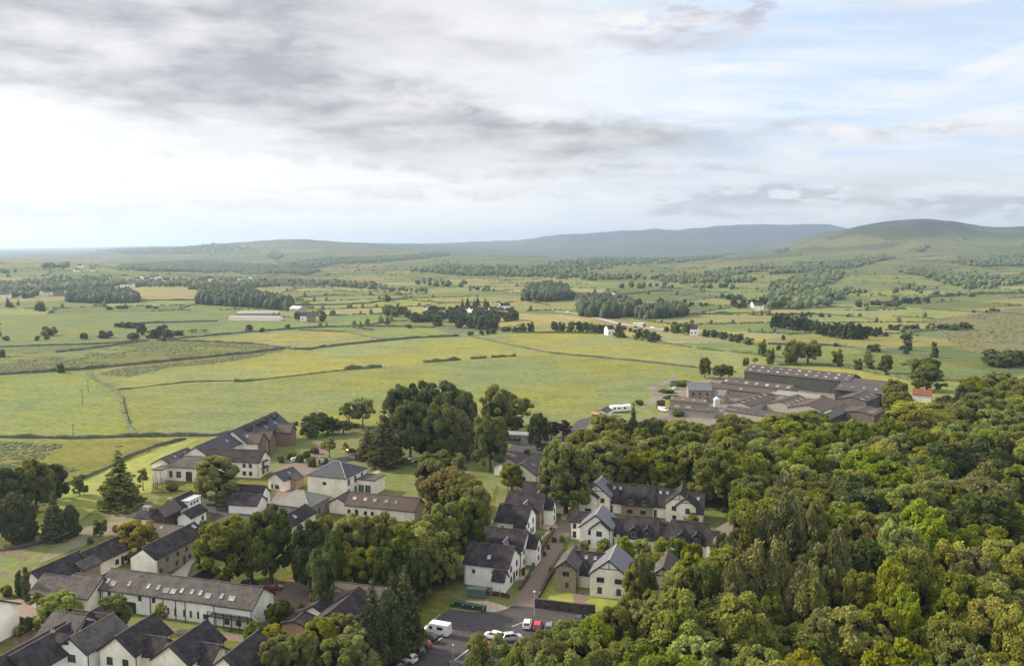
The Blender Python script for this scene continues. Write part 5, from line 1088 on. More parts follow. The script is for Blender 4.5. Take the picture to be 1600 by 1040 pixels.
# trees standing in the farmland: by base
MID = '''M 78 524 26 9;m 132 530 12 6;m 166 528 22 7;m 207 530 20 6;m 222 524 14 12;m 240 528 22 8;m 253 524 20 10;m 262 528 18 8;m 280 524 16 5;z 300 520 20 4;z 320 520 16 4;m 389 516 12 6;m 59 532 9 4;m 73 531 8 4;m 9 532 12 4;m 95 582 11 6;m 3 558 12 6;m 256 533 8 3;m 170 484 10 4;m 190 482 16 4;m 232 481 10 3;m 243 482 9 3;m 187 511 16 5;m 200 512 20 6;m 215 512 18 6;
m 505 502 12 12;m 410 519 10 4;m 450 514 9 5;m 466 500 10 10;m 606 472 10 9;z 603 470 12 12;m 640 513 8 4;m 684 509 18 12;m 720 512 18 14;m 736 512 24 14;m 752 514 24 14;m 766 512 16 11;m 774 514 12 7;m 605 507 9 5;
m 806 519 12 5;m 817 519 14 9;m 829 519 12 10;m 866 516 14 8;m 878 517 14 9;M 893 518 16 9;m 905 518 16 9;m 916 519 16 9;m 926 520 14 9;m 936 521 16 8;m 944 521 12 8;M 969 527 18 12;m 968 512 6 5;M 997 530 18 10;M 1010 532 18 9;m 1020 534 18 8;m 1028 535 14 7;m 790 518 14 5;m 735 524 10 4;m 752 523 9 4;m 762 522 8 4;m 770 521 12 5;
M 1057 520 18 11;M 1076 522 20 13;m 1041 518 9 5;m 1104 526 14 7;m 1116 527 16 7;m 1130 530 16 7;m 1146 533 14 7;m 1156 535 16 7;m 1170 538 14 6;m 985 518 6 4;
o 1101 590 20 12;M 1191 556 14 12;M 1205 564 12 9;M 1098 582 10 6;o 1125 592 26 9;k 1138 590 18 8;m 1165 572 10 6;z 1180 570 12 6;M 1203 569 12 10;k 1240 568 40 16;k 1262 568 44 16;o 1236 570 20 8;M 1308 571 18 11;m 1360 576 13 7;z 1352 574 10 8;m 1378 583 18 6;m 1340 577 14 7;z 1356 572 16 12;m 1418 547 14 8;m 1460 558 12 8;m 1410 546 10 3;m 1364 549 22 6;m 1415 553 9 4;m 1224 531 7 4;m 1217 547 8 4;m 1306 541 8 3;k 1385 582 20 12;z 1425 585 34 12;o 1452 592 34 13;o 1436 590 24 12;m 1550 568 34 9;m 1575 572 40 11;m 1595 570 30 10;m 1560 573 36 8;m 1460 541 9 4;
X 1210 514 14 13;X 1222 512 18 15;X 1232 514 16 14;X 1243 516 16 14;X 1252 514 18 15;X 1262 517 14 13;X 1272 518 14 11;X 1282 522 14 10;X 1290 524 16 12;X 1300 526 16 13;X 1310 528 18 13;X 1320 529 18 14;X 1330 530 18 14;X 1340 530 18 14;X 1348 530 16 12;X 1356 524 14 9;X 1366 526 12 8;X 1372 523 12 8;m 1391 515 10 5;m 1400 516 10 5;m 1408 515 10 6;m 1418 515 10 5;m 1430 515 12 6;m 1455 515 14 6;m 1470 515 12 6;m 1480 515 12 6;m 1492 516 12 7;m 1506 515 16 8;m 1515 515 12 6;m 1384 525 10 4;m 1416 532 16 6'''
for t_ in MID.replace('\n', '').split(';'):
    c_, *n_ = t_.split(); n_ = [float(v_) for v_ in n_]; Tb(c_, *n_, zone='fields')
CL = '''m 700 498 30 110 14 10;z 700 496 10 60 8 9;x 745 480 8 45 8 13;m 780 498 12 55 10 10;M 620 492 10 38 14 10;m 660 500 6 30 8 8;
m 40 462 14 60 8 9;m 60 445 20 70 10 10;m 150 438 14 50 6 11;m 95 418 12 60 5 11;m 210 445 14 60 6 9;m 280 440 16 60 5 9;m 300 452 5 20 3 9;m 15 430 8 30 12 10;x 20 478 9 18 5 10;x 62 484 10 16 5 12;m 340 440 14 60 5 9;m 430 442 16 60 5 9;x 110 452 6 20 3 10;
m 560 446 14 70 4 8;m 640 455 12 60 4 7;m 700 446 10 60 6 9;m 745 452 8 40 5 7;m 660 442 6 25 4 9;x 384 457 2 3 2 22;m 590 452 6 30 3 6;
m 1010 448 12 80 5 9;m 1110 450 12 70 6 9;m 1240 452 16 80 8 10;m 1190 478 20 90 8 10;m 1280 466 16 60 8 10;m 1140 468 8 40 6 8;m 1370 478 12 70 4 7;m 1420 472 12 60 5 9;m 1050 474 5 40 3 7;m 1000 475 6 25 5 7;m 1330 458 8 50 6 10;m 1420 455 10 50 8 10;m 1500 462 14 90 4 8;m 1530 450 10 60 5 9;m 970 495 8 50 5 8;m 1090 478 6 30 3 5;m 1300 495 12 90 3 4;m 1240 493 9 60 2 4;m 1540 487 8 50 3 4'''
rc = random.Random(3); FARPTS = []
for t_ in CL.replace('\n', '').split(';'):
    c_, *n_ = t_.split(); px_, py_, n__, sx_, sy_, h_ = [float(v_) for v_ in n_]
    for i in range(int(n__)):
        p_ = pick(px_ + rc.uniform(-.5, .5) * sx_, py_ + rc.uniform(-.5, .5) * sy_)
        if p_ and p_.y > 1250: FARPTS.append((p_.x, p_.y, h_ * rc.uniform(.7, 1.15))); continue
        if p_: plant(c_, p_, h_ * rc.uniform(.38, .6) * (.5 if c_ == 'x' else 1), h_ * rc.uniform(.7, 1.15), 'far fields')
print('trees', len(TREES), round(time.time() - T0, 1))

# far woods: masses of crowns seen as one
def crowns_mass(name, polys, spacing, h, m, sub=1, seed=1, cone_=False, **kw):
    g = np.random.default_rng(seed); P3 = []
    for poly in polys:
        W_ = [gxy(*p_) for p_ in poly]; xs, ys = [w[0] for w in W_], [w[1] for w in W_]
        n = int((max(xs) - min(xs)) * (max(ys) - min(ys)) / spacing ** 2); n = min(n, 9000)
        x, y = g.uniform(min(xs), max(xs), n), g.uniform(min(ys), max(ys), n); k_ = inpoly(x, y, W_)
        P3.append(np.stack([x[k_], y[k_]], 1))
    xy = np.concatenate(P3); z = height(xy[:, 0], xy[:, 1]); n = len(xy)
    bv, bf = ICO2 if sub == 2 else ICO1
    hh = h * g.uniform(.6, 1.2, n); ww = (hh * g.uniform(.24, .36, n) if cone_ else hh * g.uniform(.38, .58, n))
    v = bv[None] * np.stack([ww, ww, hh * .55], 1)[:, None] * g.uniform(.58, 1.35, (n, len(bv), 1)) + np.stack([xy[:, 0], xy[:, 1], z + hh * .45], 1)[:, None]
    f = (bf[None] + (np.arange(n) * len(bv))[:, None, None]).reshape(-1, 3)
    return link(name, mesh(name, v.reshape(-1, 3), f, m), kind='stuff', label=kw.get('label', ''), category='wood'), n
def blobs_at(name, A, m, label, seed):
    g = np.random.default_rng(seed); A = np.array(A); n = len(A); z = height(A[:, 0], A[:, 1]); hh = A[:, 2]; ww = hh * g.uniform(.42, .6, n); bv, bf = ICO2
    v = bv[None] * np.stack([ww, ww, hh * .52], 1)[:, None] * g.uniform(.58, 1.32, (n, len(bv), 1)) + np.stack([A[:, 0], A[:, 1], z + hh * .45], 1)[:, None]
    link(name, mesh(name, v.reshape(-1, 3), (bf[None] + (np.arange(n) * len(bv))[:, None, None]).reshape(-1, 3), m), kind='stuff', label=label, category='trees')
mats_w = 'wood_far'
mat(mats_w, (.046, .072, .032), (.110, .132, .052), .06, 1, coord='P', bump=.8, bscale=.8)
mat('wood_conifer', (.032, .050, .026), (.070, .086, .038), .08, 1, coord='P', bump=.8, bscale=.8)
nw = 0
blobs_at('far_trees', FARPTS, 'wood_far', 'scattered trees of the far farmland and village', 77)
for nm, polys, sp, h_, m_, su, lb in [
  ('conifer_plantation', [[(104, 472), (104, 462), (130, 458), (205, 461), (219, 469), (215, 473), (150, 474)]], 7, 11, 'wood_conifer', 2, 'dark oblong conifer plantation on the left among pale fields'),
  ('conifer_plantation', [[(311, 476), (313, 460), (330, 458), (400, 468), (455, 480), (455, 486), (400, 481), (350, 478)]], 7, 14, 'wood_conifer', 2, 'long dark conifer plantation running down to the white poultry sheds'),
  ('conifer_plantation', [[(816, 470), (825, 455), (860, 450), (885, 455), (893, 468), (850, 472)]], 8, 13, 'wood_conifer', 2, 'compact dark plantation above the centre of the farmland'),
  ('conifer_plantation', [[(905, 494), (905, 480), (940, 472), (985, 480), (992, 494), (950, 498)], [(995, 497), (1018, 490), (1070, 490), (1072, 494), (1020, 499)]], 7, 13, 'wood_conifer', 2, 'dark plantation beside the main road in the valley'),
  ('wood', [[(1200, 480), (1200, 462), (1290, 455), (1320, 462), (1300, 478), (1240, 484)], [(1200, 448), (1290, 425), (1320, 428), (1300, 446), (1240, 456)]], 13, 10, mats_w, 1, 'broadleaved wood in the valley below the round hill'),
  ('wood', [[(1200, 430), (1240, 412), (1330, 408), (1380, 398), (1400, 404), (1340, 418), (1280, 424)], [(1400, 425), (1440, 420), (1480, 430), (1560, 435), (1600, 430), (1610, 445), (1500, 448)], [(1480, 412), (1600, 398), (1610, 416), (1540, 418)]], 17, 10, mats_w, 1, 'straggling woods along the foot of the round hill'),
  ('wood', [[(1485, 374), (1505, 371), (1508, 374), (1490, 379)], [(1430, 392), (1455, 381), (1456, 385), (1436, 396)], [(1210, 392), (1232, 388), (1234, 392), (1214, 396)]], 22, 12, mats_w, 1, 'small dark woods on the slopes of the round hill'),
  ('wood', [[(800, 432), (830, 418), (960, 402), (1080, 402), (1150, 392), (1180, 393), (1100, 408), (1000, 414), (930, 424), (850, 434)]], 22, 11, mats_w, 1, 'blue-green wood below the long blue mountain'),
  ('wood', [[(640, 425), (700, 414), (760, 418), (900, 430), (1000, 434), (1000, 438), (860, 436), (700, 430)], [(430, 416), (520, 404), (620, 402), (700, 396), (702, 400), (600, 410), (520, 414), (450, 424)]], 22, 11, mats_w, 1, 'long thin woods across the middle distance'),
  ('wood', [[(180, 416), (300, 408), (420, 414), (500, 424), (480, 430), (360, 424), (220, 424)], [(0, 446), (60, 438), (140, 436), (330, 446), (330, 450), (180, 448), (60, 456), (0, 458)], [(330, 446), (400, 440), (500, 440), (610, 452), (560, 451), (460, 446), (380, 450)]], 15, 9, mats_w, 1, 'woods sheltering the village on the left'),
  ('wood', [[(418, 402), (424, 395), (436, 395), (442, 402), (432, 405)]], 20, 16, mats_w, 1, 'little dark knoll of trees on the green hill'),
  ('wood', [[(150, 392), (240, 386), (330, 384), (400, 388), (300, 396), (200, 398)], [(300, 380), (340, 376), (345, 380), (310, 383)]], 30, 12, mats_w, 1, 'far wood on the blue ridge on the left'),
  ('wood', [[(1100, 427), (1200, 415), (1210, 420), (1130, 434)], [(1000, 436), (1080, 430), (1180, 436), (1180, 442), (1060, 444)]], 18, 9, mats_w, 1, 'hedgerow woods between the farmland and the mountain')]:
    o_, n_ = crowns_mass(nm, polys, sp * (.68 if su == 2 else .85), h_, m_, su, len(nm) + nw, cone_=(su == 2), label=lb); nw += n_
print('wood crowns', nw)
# far hedgerows: along the borders of the field pattern
def hedge_mass():
    g = np.random.default_rng(4); n = 1500000
    r = np.exp(g.uniform(math.log(780), math.log(5200), n)); a = g.uniform(-.62, .62, n); x, y = r * np.sin(a), r * np.cos(a)
    w = g.uniform(0, 1, n) < (r / 5200) ** .9 * .9 + .12; x, y, r = x[w], y[w], r[w]
    z = height(x, y)
    i1, e1 = cells(x, y, 150, 120, 1); i2, e2 = cells(x, y, 330, 240, 2)
    far = (y > 3000) | (z > 60); e = np.where(far, e2 * 285, e1 * 135)
    k_ = (e < 2.4) & (z < 210) & ((e1 * 135 < 2.4) | (g.uniform(0, 1, len(x)) < .8))
    x, y, z, r = x[k_], y[k_], z[k_], r[k_]
    kk = vnoise(x / 90, y / 90, 31) > .44; x, y, z, r = x[kk], y[kk], z[kk], r[kk]
    for poly, col in FPOLY:
        if len(x): 
            s_ = inpoly(x, y, poly); x, y, z, r = x[~s_], y[~s_], z[~s_], r[~s_]
    n = len(x); print('hedge clumps', n)
    bv, bf = ICO1; tall = g.uniform(0, 1, n) < .05
    hh = np.where(tall, g.uniform(3, 7, n), g.uniform(.8, 1.7, n)); ww = np.where(tall, hh * .55, g.uniform(1.8, 3.4, n)) * np.clip(r / 1800, .8, 1.6)
    v = bv[None] * np.stack([ww, ww, hh * .8], 1)[:, None] * g.uniform(.7, 1.25, (n, len(bv), 1)) + np.stack([x, y, z + hh * .3], 1)[:, None]
    link('far_hedgerows', mesh('far_hedgerows', v.reshape(-1, 3), (bf[None] + (np.arange(n) * len(bv))[:, None, None]).reshape(-1, 3), 'hedge_far'), kind='stuff', label='hedgerows round the distant fields', category='hedgerow')
hedge_mass()
print('veg', round(time.time() - T0, 1))
# ------------------------------------------------------------------ field walls and hedges
def lumpy(pts, w, h, step, seed, jit=.35, breaks=0.0):
    """a wall or hedge along a line on the land"""
    g = random.Random(seed); L = []
    for a, b in zip(pts[:-1], pts[1:]):
        d = math.hypot(b[0] - a[0], b[1] - a[1]); n = max(1, int(d / step))
        for i in range(n): L.append((a[0] + (b[0] - a[0]) * i / n, a[1] + (b[1] - a[1]) * i / n))
    L.append(pts[-1]); A = np.array(L); Z = height(A[:, 0], A[:, 1]); b = MB(); n = len(L)
    rows = []
    for i in range(n):
        j, k_ = max(i - 1, 0), min(i + 1, n - 1); t = Vector((L[k_][0] - L[j][0], L[k_][1] - L[j][1], 0)).normalized(); nn = Vector((-t.y, t.x, 0))
        ww = w * (1 + g.uniform(-jit, jit)) / 2; hh = h * (1 + g.uniform(-jit, jit)); c_ = Vector((L[i][0], L[i][1], Z[i]))
        rows.append([c_ - nn * ww * 1.1 + Vector((0, 0, -.3)), c_ - nn * ww + Vector((0, 0, hh * .75)), c_ - nn * ww * .3 + Vector((0, 0, hh)), c_ + nn * ww * .5 + Vector((0, 0, hh * .96)), c_ + nn * ww + Vector((0, 0, hh * .6)), c_ + nn * ww * 1.1 + Vector((0, 0, -.3))])
    for r_ in rows: b.v += [tuple(v_) for v_ in r_]
    for i in range(n - 1):
        if breaks and g.random() < breaks: continue
        for j in range(5): b.f.append((6 * i + j, 6 * i + j + 1, 6 * i + 7 + j, 6 * i + 6 + j))
    b.f += [tuple(range(5, -1, -1)), tuple(6 * (n - 1) + i for i in range(6))]
    return b
LN = [('stone_wall', 'dark field wall crossing the left farmland below the rushy field', [(-20, 586), (0, 585.5), (125, 577.5), (250, 566), (400, 551), (452, 543)], 1.4, 1.7, 'drystone'),
 ('stone_wall', 'field wall from the middle of the farmland up to the hawthorn row', [(460, 545.5), (482, 546.5), (500, 543), (575, 535), (650, 528), (717, 525)], 1.4, 1.7, 'drystone'),
 ('stone_wall', 'field wall between the rushy field and the yellow field above it', [(265, 532.5), (330, 534), (400, 538), (452, 545), (462, 546)], 1.2, 1.4, 'drystone'),
 ('stone_wall', 'short dark wall slanting across the upper left field', [(87, 550.5), (140, 545), (232, 532.5)], 1.2, 1.5, 'drystone'),
 ('stone_wall', 'low wall along the foot of the wet ground on the far left', [(-10, 543), (0, 542.5), (95, 539), (160, 537), (232, 532)], 1.1, 1.2, 'drystone'),
 ('stone_wall', 'pale-topped wall running right from the ruined hedge on the left', [(245, 532.5), (300, 527), (400, 518), (470, 513), (540, 510), (640, 510.5), (680, 512)], 1.2, 1.4, 'drystone'),
 ('stone_wall', 'wall slanting down between the two yellow fields in the centre', [(467, 515.5), (540, 519), (570, 525), (605, 532)], 1.1, 1.3, 'drystone'),
 ('stone_wall', 'long wall curving down the right of the big field to the farm', [(735, 526), (770, 533), (800, 540), (862, 552), (950, 560), (1020, 567), (1092, 575), (1150, 582)], 1.1, 1.3, 'drystone'),
 ('hedge', 'clipped hedge edging the top of the big field below the pines', [(800, 519.5), (880, 520), (950, 521.5), (975, 527), (1025, 535), (1100, 546), (1175, 553), (1240, 562)], 1.4, 1.5, 'hedge_far'),
 ('hedge', 'short thick dark hedge alone in the big field', [(539, 577.5), (560, 576), (595, 573.5)], 3.2, 2.2, 'hedge_far'),
 ('hedge', 'broken hawthorn row with gaps in the right part of the big field', [(662, 566), (690, 564), (718, 562)], 2.6, 1.9, 'hedge_far'),
 ('hedge', 'last ragged pieces of hawthorn row beside the single bush', [(735, 560.5), (760, 559), (785, 557.5), (805, 556)], 1.6, 1.4, 'hedge_far'),
 ('hedge', 'two dark gorse clumps beside each other in the big field', [(366, 596), (380, 595.3), (394, 595)], 2.6, 1.6, 'hedge_far'),
 ('wire_fence', 'faint fence line running left to right through the big field', [(185, 609), (292, 597), (400, 594), (470, 586), (540, 578)], .7, .7, 'rush'),
 ('hedge', 'dark wall with scrub winding down the left field to the lane', [(135, 582), (142, 588), (150, 594), (172, 604), (183, 613), (190, 622), (193, 640), (198, 656), (202, 668), (213, 681)], 1.5, 1.2, 'hedge_far'),
 ('stone_wall', 'long wall with a hedge top across the field behind the lawn', [(-20, 683), (0, 683), (60, 684), (115, 685), (215, 682), (340, 680.5), (370, 676)], 1.2, 1.4, 'drystone'),
 ('stone_wall', 'low wall along the back of the bright lawn', [(102, 757.5), (130, 748), (160, 735), (205, 711.5), (245, 696.5), (290, 686)], .8, 1.0, 'drystone'),
 ('hedge', 'hedge behind the drives at the foot of the big field', [(440, 662), (500, 668), (560, 668), (610, 672), (660, 676)], 1.6, 1.5, 'hedge_far'),
 ('stone_wall', 'wall above the poultry sheds on the left', [(220, 470.5), (310, 469)], 1.6, 2.0, 'drystone'),
 ('stone_wall', 'wall curving left of the poultry sheds', [(220, 505.5), (300, 503), (340, 502)], 1.5, 1.7, 'drystone'),
 ('stone_wall', 'dark wall across the green slope left of centre', [(457, 477.5), (540, 476), (575, 474), (600, 470), (637, 467)], 1.6, 2.0, 'drystone'),
 ('stone_wall', 'short wall on the green slope above the longer one', [(467, 465), (500, 463), (530, 461)], 1.6, 1.8, 'drystone'),
 ('stone_wall', 'upper wall slanting right on the green slope', [(500, 450), (540, 455), (580, 460)], 1.6, 1.8, 'drystone'),
 ('hedge', 'thin hedge below the pine belt on the right', [(1200, 492), (1286, 491), (1340, 496), (1369, 500.5)], 1.8, 2.2, 'hedge_far'),
 ('stone_wall', 'wall running below the pine belt', [(1200, 538), (1304, 540), (1340, 544), (1370, 550)], 1.2, 1.4, 'drystone'),
 ('hedge', 'dark hedge along the crest of the right-hand fields', [(1369, 475.5), (1430, 467), (1488, 462), (1600, 458.5), (1660, 457)], 2.4, 3.0, 'hedge_far'),
 ('hedge', 'hedge under the strip of pale field on the right', [(1200, 484), (1304, 480), (1370, 482), (1434, 484)], 2, 2.2, 'hedge_far'),
 ('stone_wall', 'wall across the moor at the right edge', [(1441, 483), (1520, 487), (1610, 491.5)], 1.6, 1.7, 'drystone'),
 ('stone_wall', 'wall with thorn bushes across the rough pasture on the right', [(1382, 515.5), (1450, 516), (1522, 515.5)], 1.2, 1.4, 'drystone'),
 ('hedge', 'field hedge round the back of the farm', [(1215, 570.5), (1286, 571), (1330, 575), (1356, 580), (1392, 587.5), (1440, 598), (1480, 604)], 1.6, 1.6, 'hedge_far'),
 ('stone_wall', 'wall dividing the pale fields right of the main road', [(970, 460.5), (1010, 456), (1050, 454.5), (1110, 461), (1175, 470.5)], 1.6, 2.0, 'drystone'),
 ('stone_wall', 'wall slanting down from the dividing wall beside the main road', [(1022, 460), (1060, 467), (1090, 474)], 1.5, 1.8, 'drystone'),
 ('hedge', 'hedge in front of the distant greens right of the plantation', [(1060, 493), (1122, 490), (1200, 489)], 2, 2.2, 'hedge_far')]
for i, (nm, lb, pts, w_, h_, m_) in enumerate(LN):
    P_ = [gxy(*p_) for p_ in pts]; far_ = P_[0][1] > 700
    b = lumpy(P_, w_, h_, 3.5 if not far_ else 7, i, .30 if nm == 'stone_wall' else .45, .05 if nm == 'hedge' else 0)
    c0 = P_[0]; z0 = float(height(*c0)); b.v = [(v_[0] - c0[0], v_[1] - c0[1], v_[2] - z0) for v_ in b.v]
    link(nm, b.me(nm, m_), None, (c0[0], c0[1], z0), label=lb, category='wall' if 'wall' in nm else 'fence' if 'fence' in nm else 'hedge')
# rush tussocks of the wet field, tufts in the pasture
def tufts(name, poly, n, rlo, rhi, h, m, seed, lb, pw=31, th=.45):
    g = np.random.default_rng(seed); W_ = [gxy(*p_) for p_ in poly]; xs, ys = [w[0] for w in W_], [w[1] for w in W_]
    x, y = g.uniform(min(xs), max(xs), n * 3), g.uniform(min(ys), max(ys), n * 3)
    k_ = inpoly(x, y, W_) & (vnoise(x / pw, y / pw, seed) * .6 + vnoise(x / 7, y / 7, seed + 1) * .4 > th); x, y = x[k_][:n], y[k_][:n]; n = len(x)
    bv, bf = ICO1; r = g.uniform(rlo, rhi, n); z = height(x, y)
    v = bv[None] * np.stack([r * g.uniform(1, 2, n), r, r * 0 + h], 1)[:, None] * g.uniform(.6, 1.3, (n, len(bv), 1)) + np.stack([x, y, z], 1)[:, None]
    link(name, mesh(name, v.reshape(-1, 3), (bf[None] + (np.arange(n) * len(bv))[:, None, None]).reshape(-1, 3), m), kind='stuff', label=lb, category='rushes')
tufts('rushes', FIELDS[1][0], 3800, .4, 1.3, .5, 'rush', 41, 'dark rush tussocks in the wet field on the left')
tufts('rushes', FIELDS[3][0], 1500, .4, 1.2, .45, 'rush', 47, 'brown rushes below the dark field wall', th=.3)
tufts('rough_grass', FIELDS[15][0], 1200, .3, .9, .35, 'hedge_far', 43, 'grass tussocks in the rough field behind the lawn', th=.42)
tufts('heather', FIELDS[11][0], 2600, .8, 2.2, .5, 'rush', 45, 'brown heather and rushes on the right-hand moor', th=.42)
# ------------------------------------------------------------------ vehicles
def loft(sec, m, name):
    """body from cross-sections along x: (x, half width low, half width high, z low, z high, z mid)"""
    v, f = [], []
    for x, wl, wh_, zl, zh, zm in sec:
        v += [(x, -wl * .92, zl), (x, -wl, zl + .08), (x, -wl, zm), (x, -wh_, zh - .05), (x, -wh_ * .88, zh), (x, wh_ * .88, zh), (x, wh_, zh - .05), (x, wl, zm), (x, wl, zl + .08), (x, wl * .92, zl)]
    for i in range(len(sec) - 1):
        for j in range(10):
            k_ = (j + 1) % 10; f.append((10 * i + j, 10 * i + k_, 10 * i + 10 + k_, 10 * i + 10 + j))
    f += [tuple(range(10)), tuple(10 * (len(sec) - 1) + j for j in range(9, -1, -1))]
    me = fixn(mesh(name, v, f, m)); me.polygons.foreach_set('use_smooth', [False] * len(me.polygons)); return me
CARM = {}
def car_meshes(kind):
    if kind in CARM: return CARM[kind]
    if kind == 'hatch':
        body = loft([(-2.0, .72, .72, .38, .78, .60), (-1.92, .80, .78, .30, .95, .70), (-1.5, .84, .80, .24, .98, .70), (-.6, .86, .82, .22, .97, .70), (.6, .86, .82, .22, .96, .70), (1.0, .86, .80, .24, .93, .68), (1.6, .82, .74, .26, .82, .62), (1.95, .74, .66, .32, .68, .52), (2.03, .60, .55, .38, .58, .5)], 'paint_white_car', 'body')
        glass = loft([(-1.93, .70, .62, .92, .97, .94), (-1.55, .75, .60, .92, 1.40, .96), (-1.2, .76, .60, .92, 1.46, .97), (.1, .76, .60, .92, 1.45, .97), (.45, .76, .60, .90, 1.34, .95), (1.05, .74, .66, .88, .93, .91)], 'glass', 'windows')
        roof = MB().poly([(-1.62, -.58, 1.42), (-1.2, -.60, 1.475), (.1, -.60, 1.465), (.38, -.57, 1.38), (.38, .57, 1.38), (.1, .60, 1.465), (-1.2, .60, 1.475), (-1.62, .58, 1.42)], [(0, 1, 6, 7), (1, 2, 5, 6), (2, 3, 4, 5)])
        for sx_ in (-.42,): roof.bar((sx_, -.775, .95), (sx_ - .03, -.61, 1.46), .09, .05).bar((sx_, .775, .95), (sx_ - .03, .61, 1.46), .09, .05)
        for y_ in (-1, 1): roof.bar((-1.88, y_ * .72, .96), (-1.5, y_ * .585, 1.43), .10, .06).bar((1.0, y_ * .71, .93), (.36, y_ * .585, 1.38), .06, .06)
        axle, wr, track = (-1.27, 1.28), .32, .78; lf = (2.0, .60, .56); lr_ = (-1.99, .72, .66)
    else:
        hh = 2.45 if kind == 'camper' else 1.95
        body = loft([(-2.7, .92, .85, .35, hh - .1, 1.1), (-2.62, .98, .90, .30, hh, 1.2), (1.0, .98, .90, .28, hh, 1.2), (1.35, .98, .88, .28, hh - .12, 1.2), (2.05, .96, .84, .28, 1.28, 1.0), (2.6, .90, .78, .32, 1.05, .8), (2.72, .8, .7, .4, .85, .7)], 'paint_white_car', 'body')
        glass = MB()
        glass.poly([(1.32, -.80, hh - .16), (1.32, .80, hh - .16), (2.02, .78, 1.33), (2.02, -.78, 1.33)], [(0, 1, 2, 3), (3, 2, 1, 0)]).xf(Matrix.Translation((.035, 0, .03)))
        for y_ in (-1, 1):
            glass.box(.55, y_ * .95, 1.35, 1.30, y_ * .985, 1.9)
            if kind == 'camper': glass.box(-1.6, y_ * .93, 1.35, -.4, y_ * .985, 1.95)
        glass.box(-2.69, -.6, 1.35, -2.66, .6, 1.95)
        glass = glass.me('windows', 'glass')
        roof = MB().box(-2.3, -.55, hh + .01, -1.5, .35, hh + .10).box(-.9, -.4, hh + .01, -.2, .4, hh + .09) if kind == 'camper' else MB().box(-2.3, -.7, hh + .01, .8, -.66, hh + .06).box(-2.3, .66, hh + .01, .8, .7, hh + .06)
        axle, wr, track = (-1.65, 1.75), .36, .90; lf = (2.68, .72, .78); lr_ = (-2.70, .82, .9)
    wh_ = MB(); n = 14; wh_.v = [(wr * math.cos(6.2832 * i / n), y_, wr * math.sin(6.2832 * i / n)) for y_ in (-.11, .11) for i in range(n)]
    wh_.f = [tuple(range(n)), tuple(range(2 * n - 1, n - 1, -1))] + [(i, (i + 1) % n, n + (i + 1) % n, n + i) for i in range(n)]
    tyre = fixn(wh_.me('tyre', 'tyre'))
    rm = MB(); rm.v = [(wr * .6 * math.cos(6.2832 * i / n), y_, wr * .6 * math.sin(6.2832 * i / n)) for y_ in (-.125, .125) for i in range(n)]; rm.f = wh_.f
    rim = fixn(rm.me('rim', 'alloy'))
    hl = MB().box(-.03, -.14, -.06, .03, .14, .06).me('headlight', 'lamp_clear'); tl_ = MB().box(-.03, -.12, -.09, .03, .12, .09).me('tail_light', 'lamp_red')
    mir = MB().box(-.06, -.10, -.06, .06, .10, .06).me('mirror', 'trim')
    CARM[kind] = (body, glass, roof.me('roof', 'paint_white_car'), axle, wr, track, lf, lr_, tyre, rim, hl, tl_, mir); return CARM[kind]
def vehicle(kind, colour, px, py, face, label, name='parked_car', cat='car', group='cars in the car park', z=.02, scale=1.0):
    """face = photograph point the bonnet points at"""
    body, glass, roof, axle, wr, track, lf, lr_, tyre, rim, hl, tl_, mir = car_meshes(kind)
    p, q_ = pz(px, py), pz(*face); a = math.atan2(q_.y - p.y, q_.x - p.x)
    root = thing(name, label, cat, (p.x, p.y, z), a, group); root.scale = (scale,) * 3
    pm = MATS['paint_%s_car' % colour]
    def paint(o):
        o.material_slots[0].link = 'OBJECT'; o.material_slots[0].material = pm; return o
    paint(link('body', body, root)); link('windows', glass, root); paint(link('roof', roof, root))
    for ax_ in axle:
        for s_ in (-1, 1):
            w = link('wheel', tyre, root, (ax_, s_ * track, wr)); link('rim', rim, w)
    for s_ in (-1, 1):
        link('headlight', hl, root, (lf[0], s_ * lf[1], lf[2])); link('tail_light', tl_, root, (lr_[0], s_ * (lr_[1] - .08), lr_[2])); link('mirror', mir, root, (.75 if kind == 'hatch' else 1.2, s_ * (.95 if kind == 'hatch' else 1.05), 1.0 if kind == 'hatch' else 1.4))
    return root
cp = 'cars in the car park'
vehicle('hatch', 'white', 636, 1032, (600, 1022), 'white hatchback at the near end of the left parking row')
vehicle('hatch', 'grey', 648, 1020, (612, 1010), 'grey estate car between the white hatchback and the red one')
vehicle('hatch', 'red', 659, 1010, (623, 1000), 'red car poking out from under the conifers')
vehicle('hatch', 'black', 669, 1000, (633, 990), 'black car between the red car and the campervan')
vehicle('camper', 'white', 683, 990, (650, 984), 'white high-roofed campervan with side windows', 'campervan', 'van')
vehicle('hatch', 'black', 613, 1044, (580, 1034), 'black car cut off by the bottom edge beside the white hatchback')
vehicle('hatch', 'black', 716, 1045, (750, 1044), 'dark blue-black car at the bottom edge right of the bay line')
vehicle('hatch', 'white', 824, 978, (829, 950), 'white hatchback side by side with the red car in the right row')
vehicle('hatch', 'red', 840, 981, (845, 953), 'red car side by side with the white hatchback in the right row')
vehicle('hatch', 'grey', 858, 983, (864, 955), 'dark grey car right of the red one')
vehicle('hatch', 'white', 875, 989, (881, 960), 'white car half under the tree right of the dark grey car')
vehicle('hatch', 'black', 905, 971, (915, 950), 'black car at the far right by the stone wall')
vehicle('hatch', 'white', 771, 997, (745, 990), 'white car behind the thin tree in the middle of the car park')
vehicle('hatch', 'silver', 800, 999, (826, 996), 'silver car behind the olive trees in the middle of the car park')
vehicle('hatch', 'red', 752, 1013, (730, 1006), 'orange-red car glimpsed through the thin tree')
vehicle('hatch', 'black', 822, 1008, (848, 1002), 'black car at the end of the middle row')
vg = 'cars parked around the older buildings'
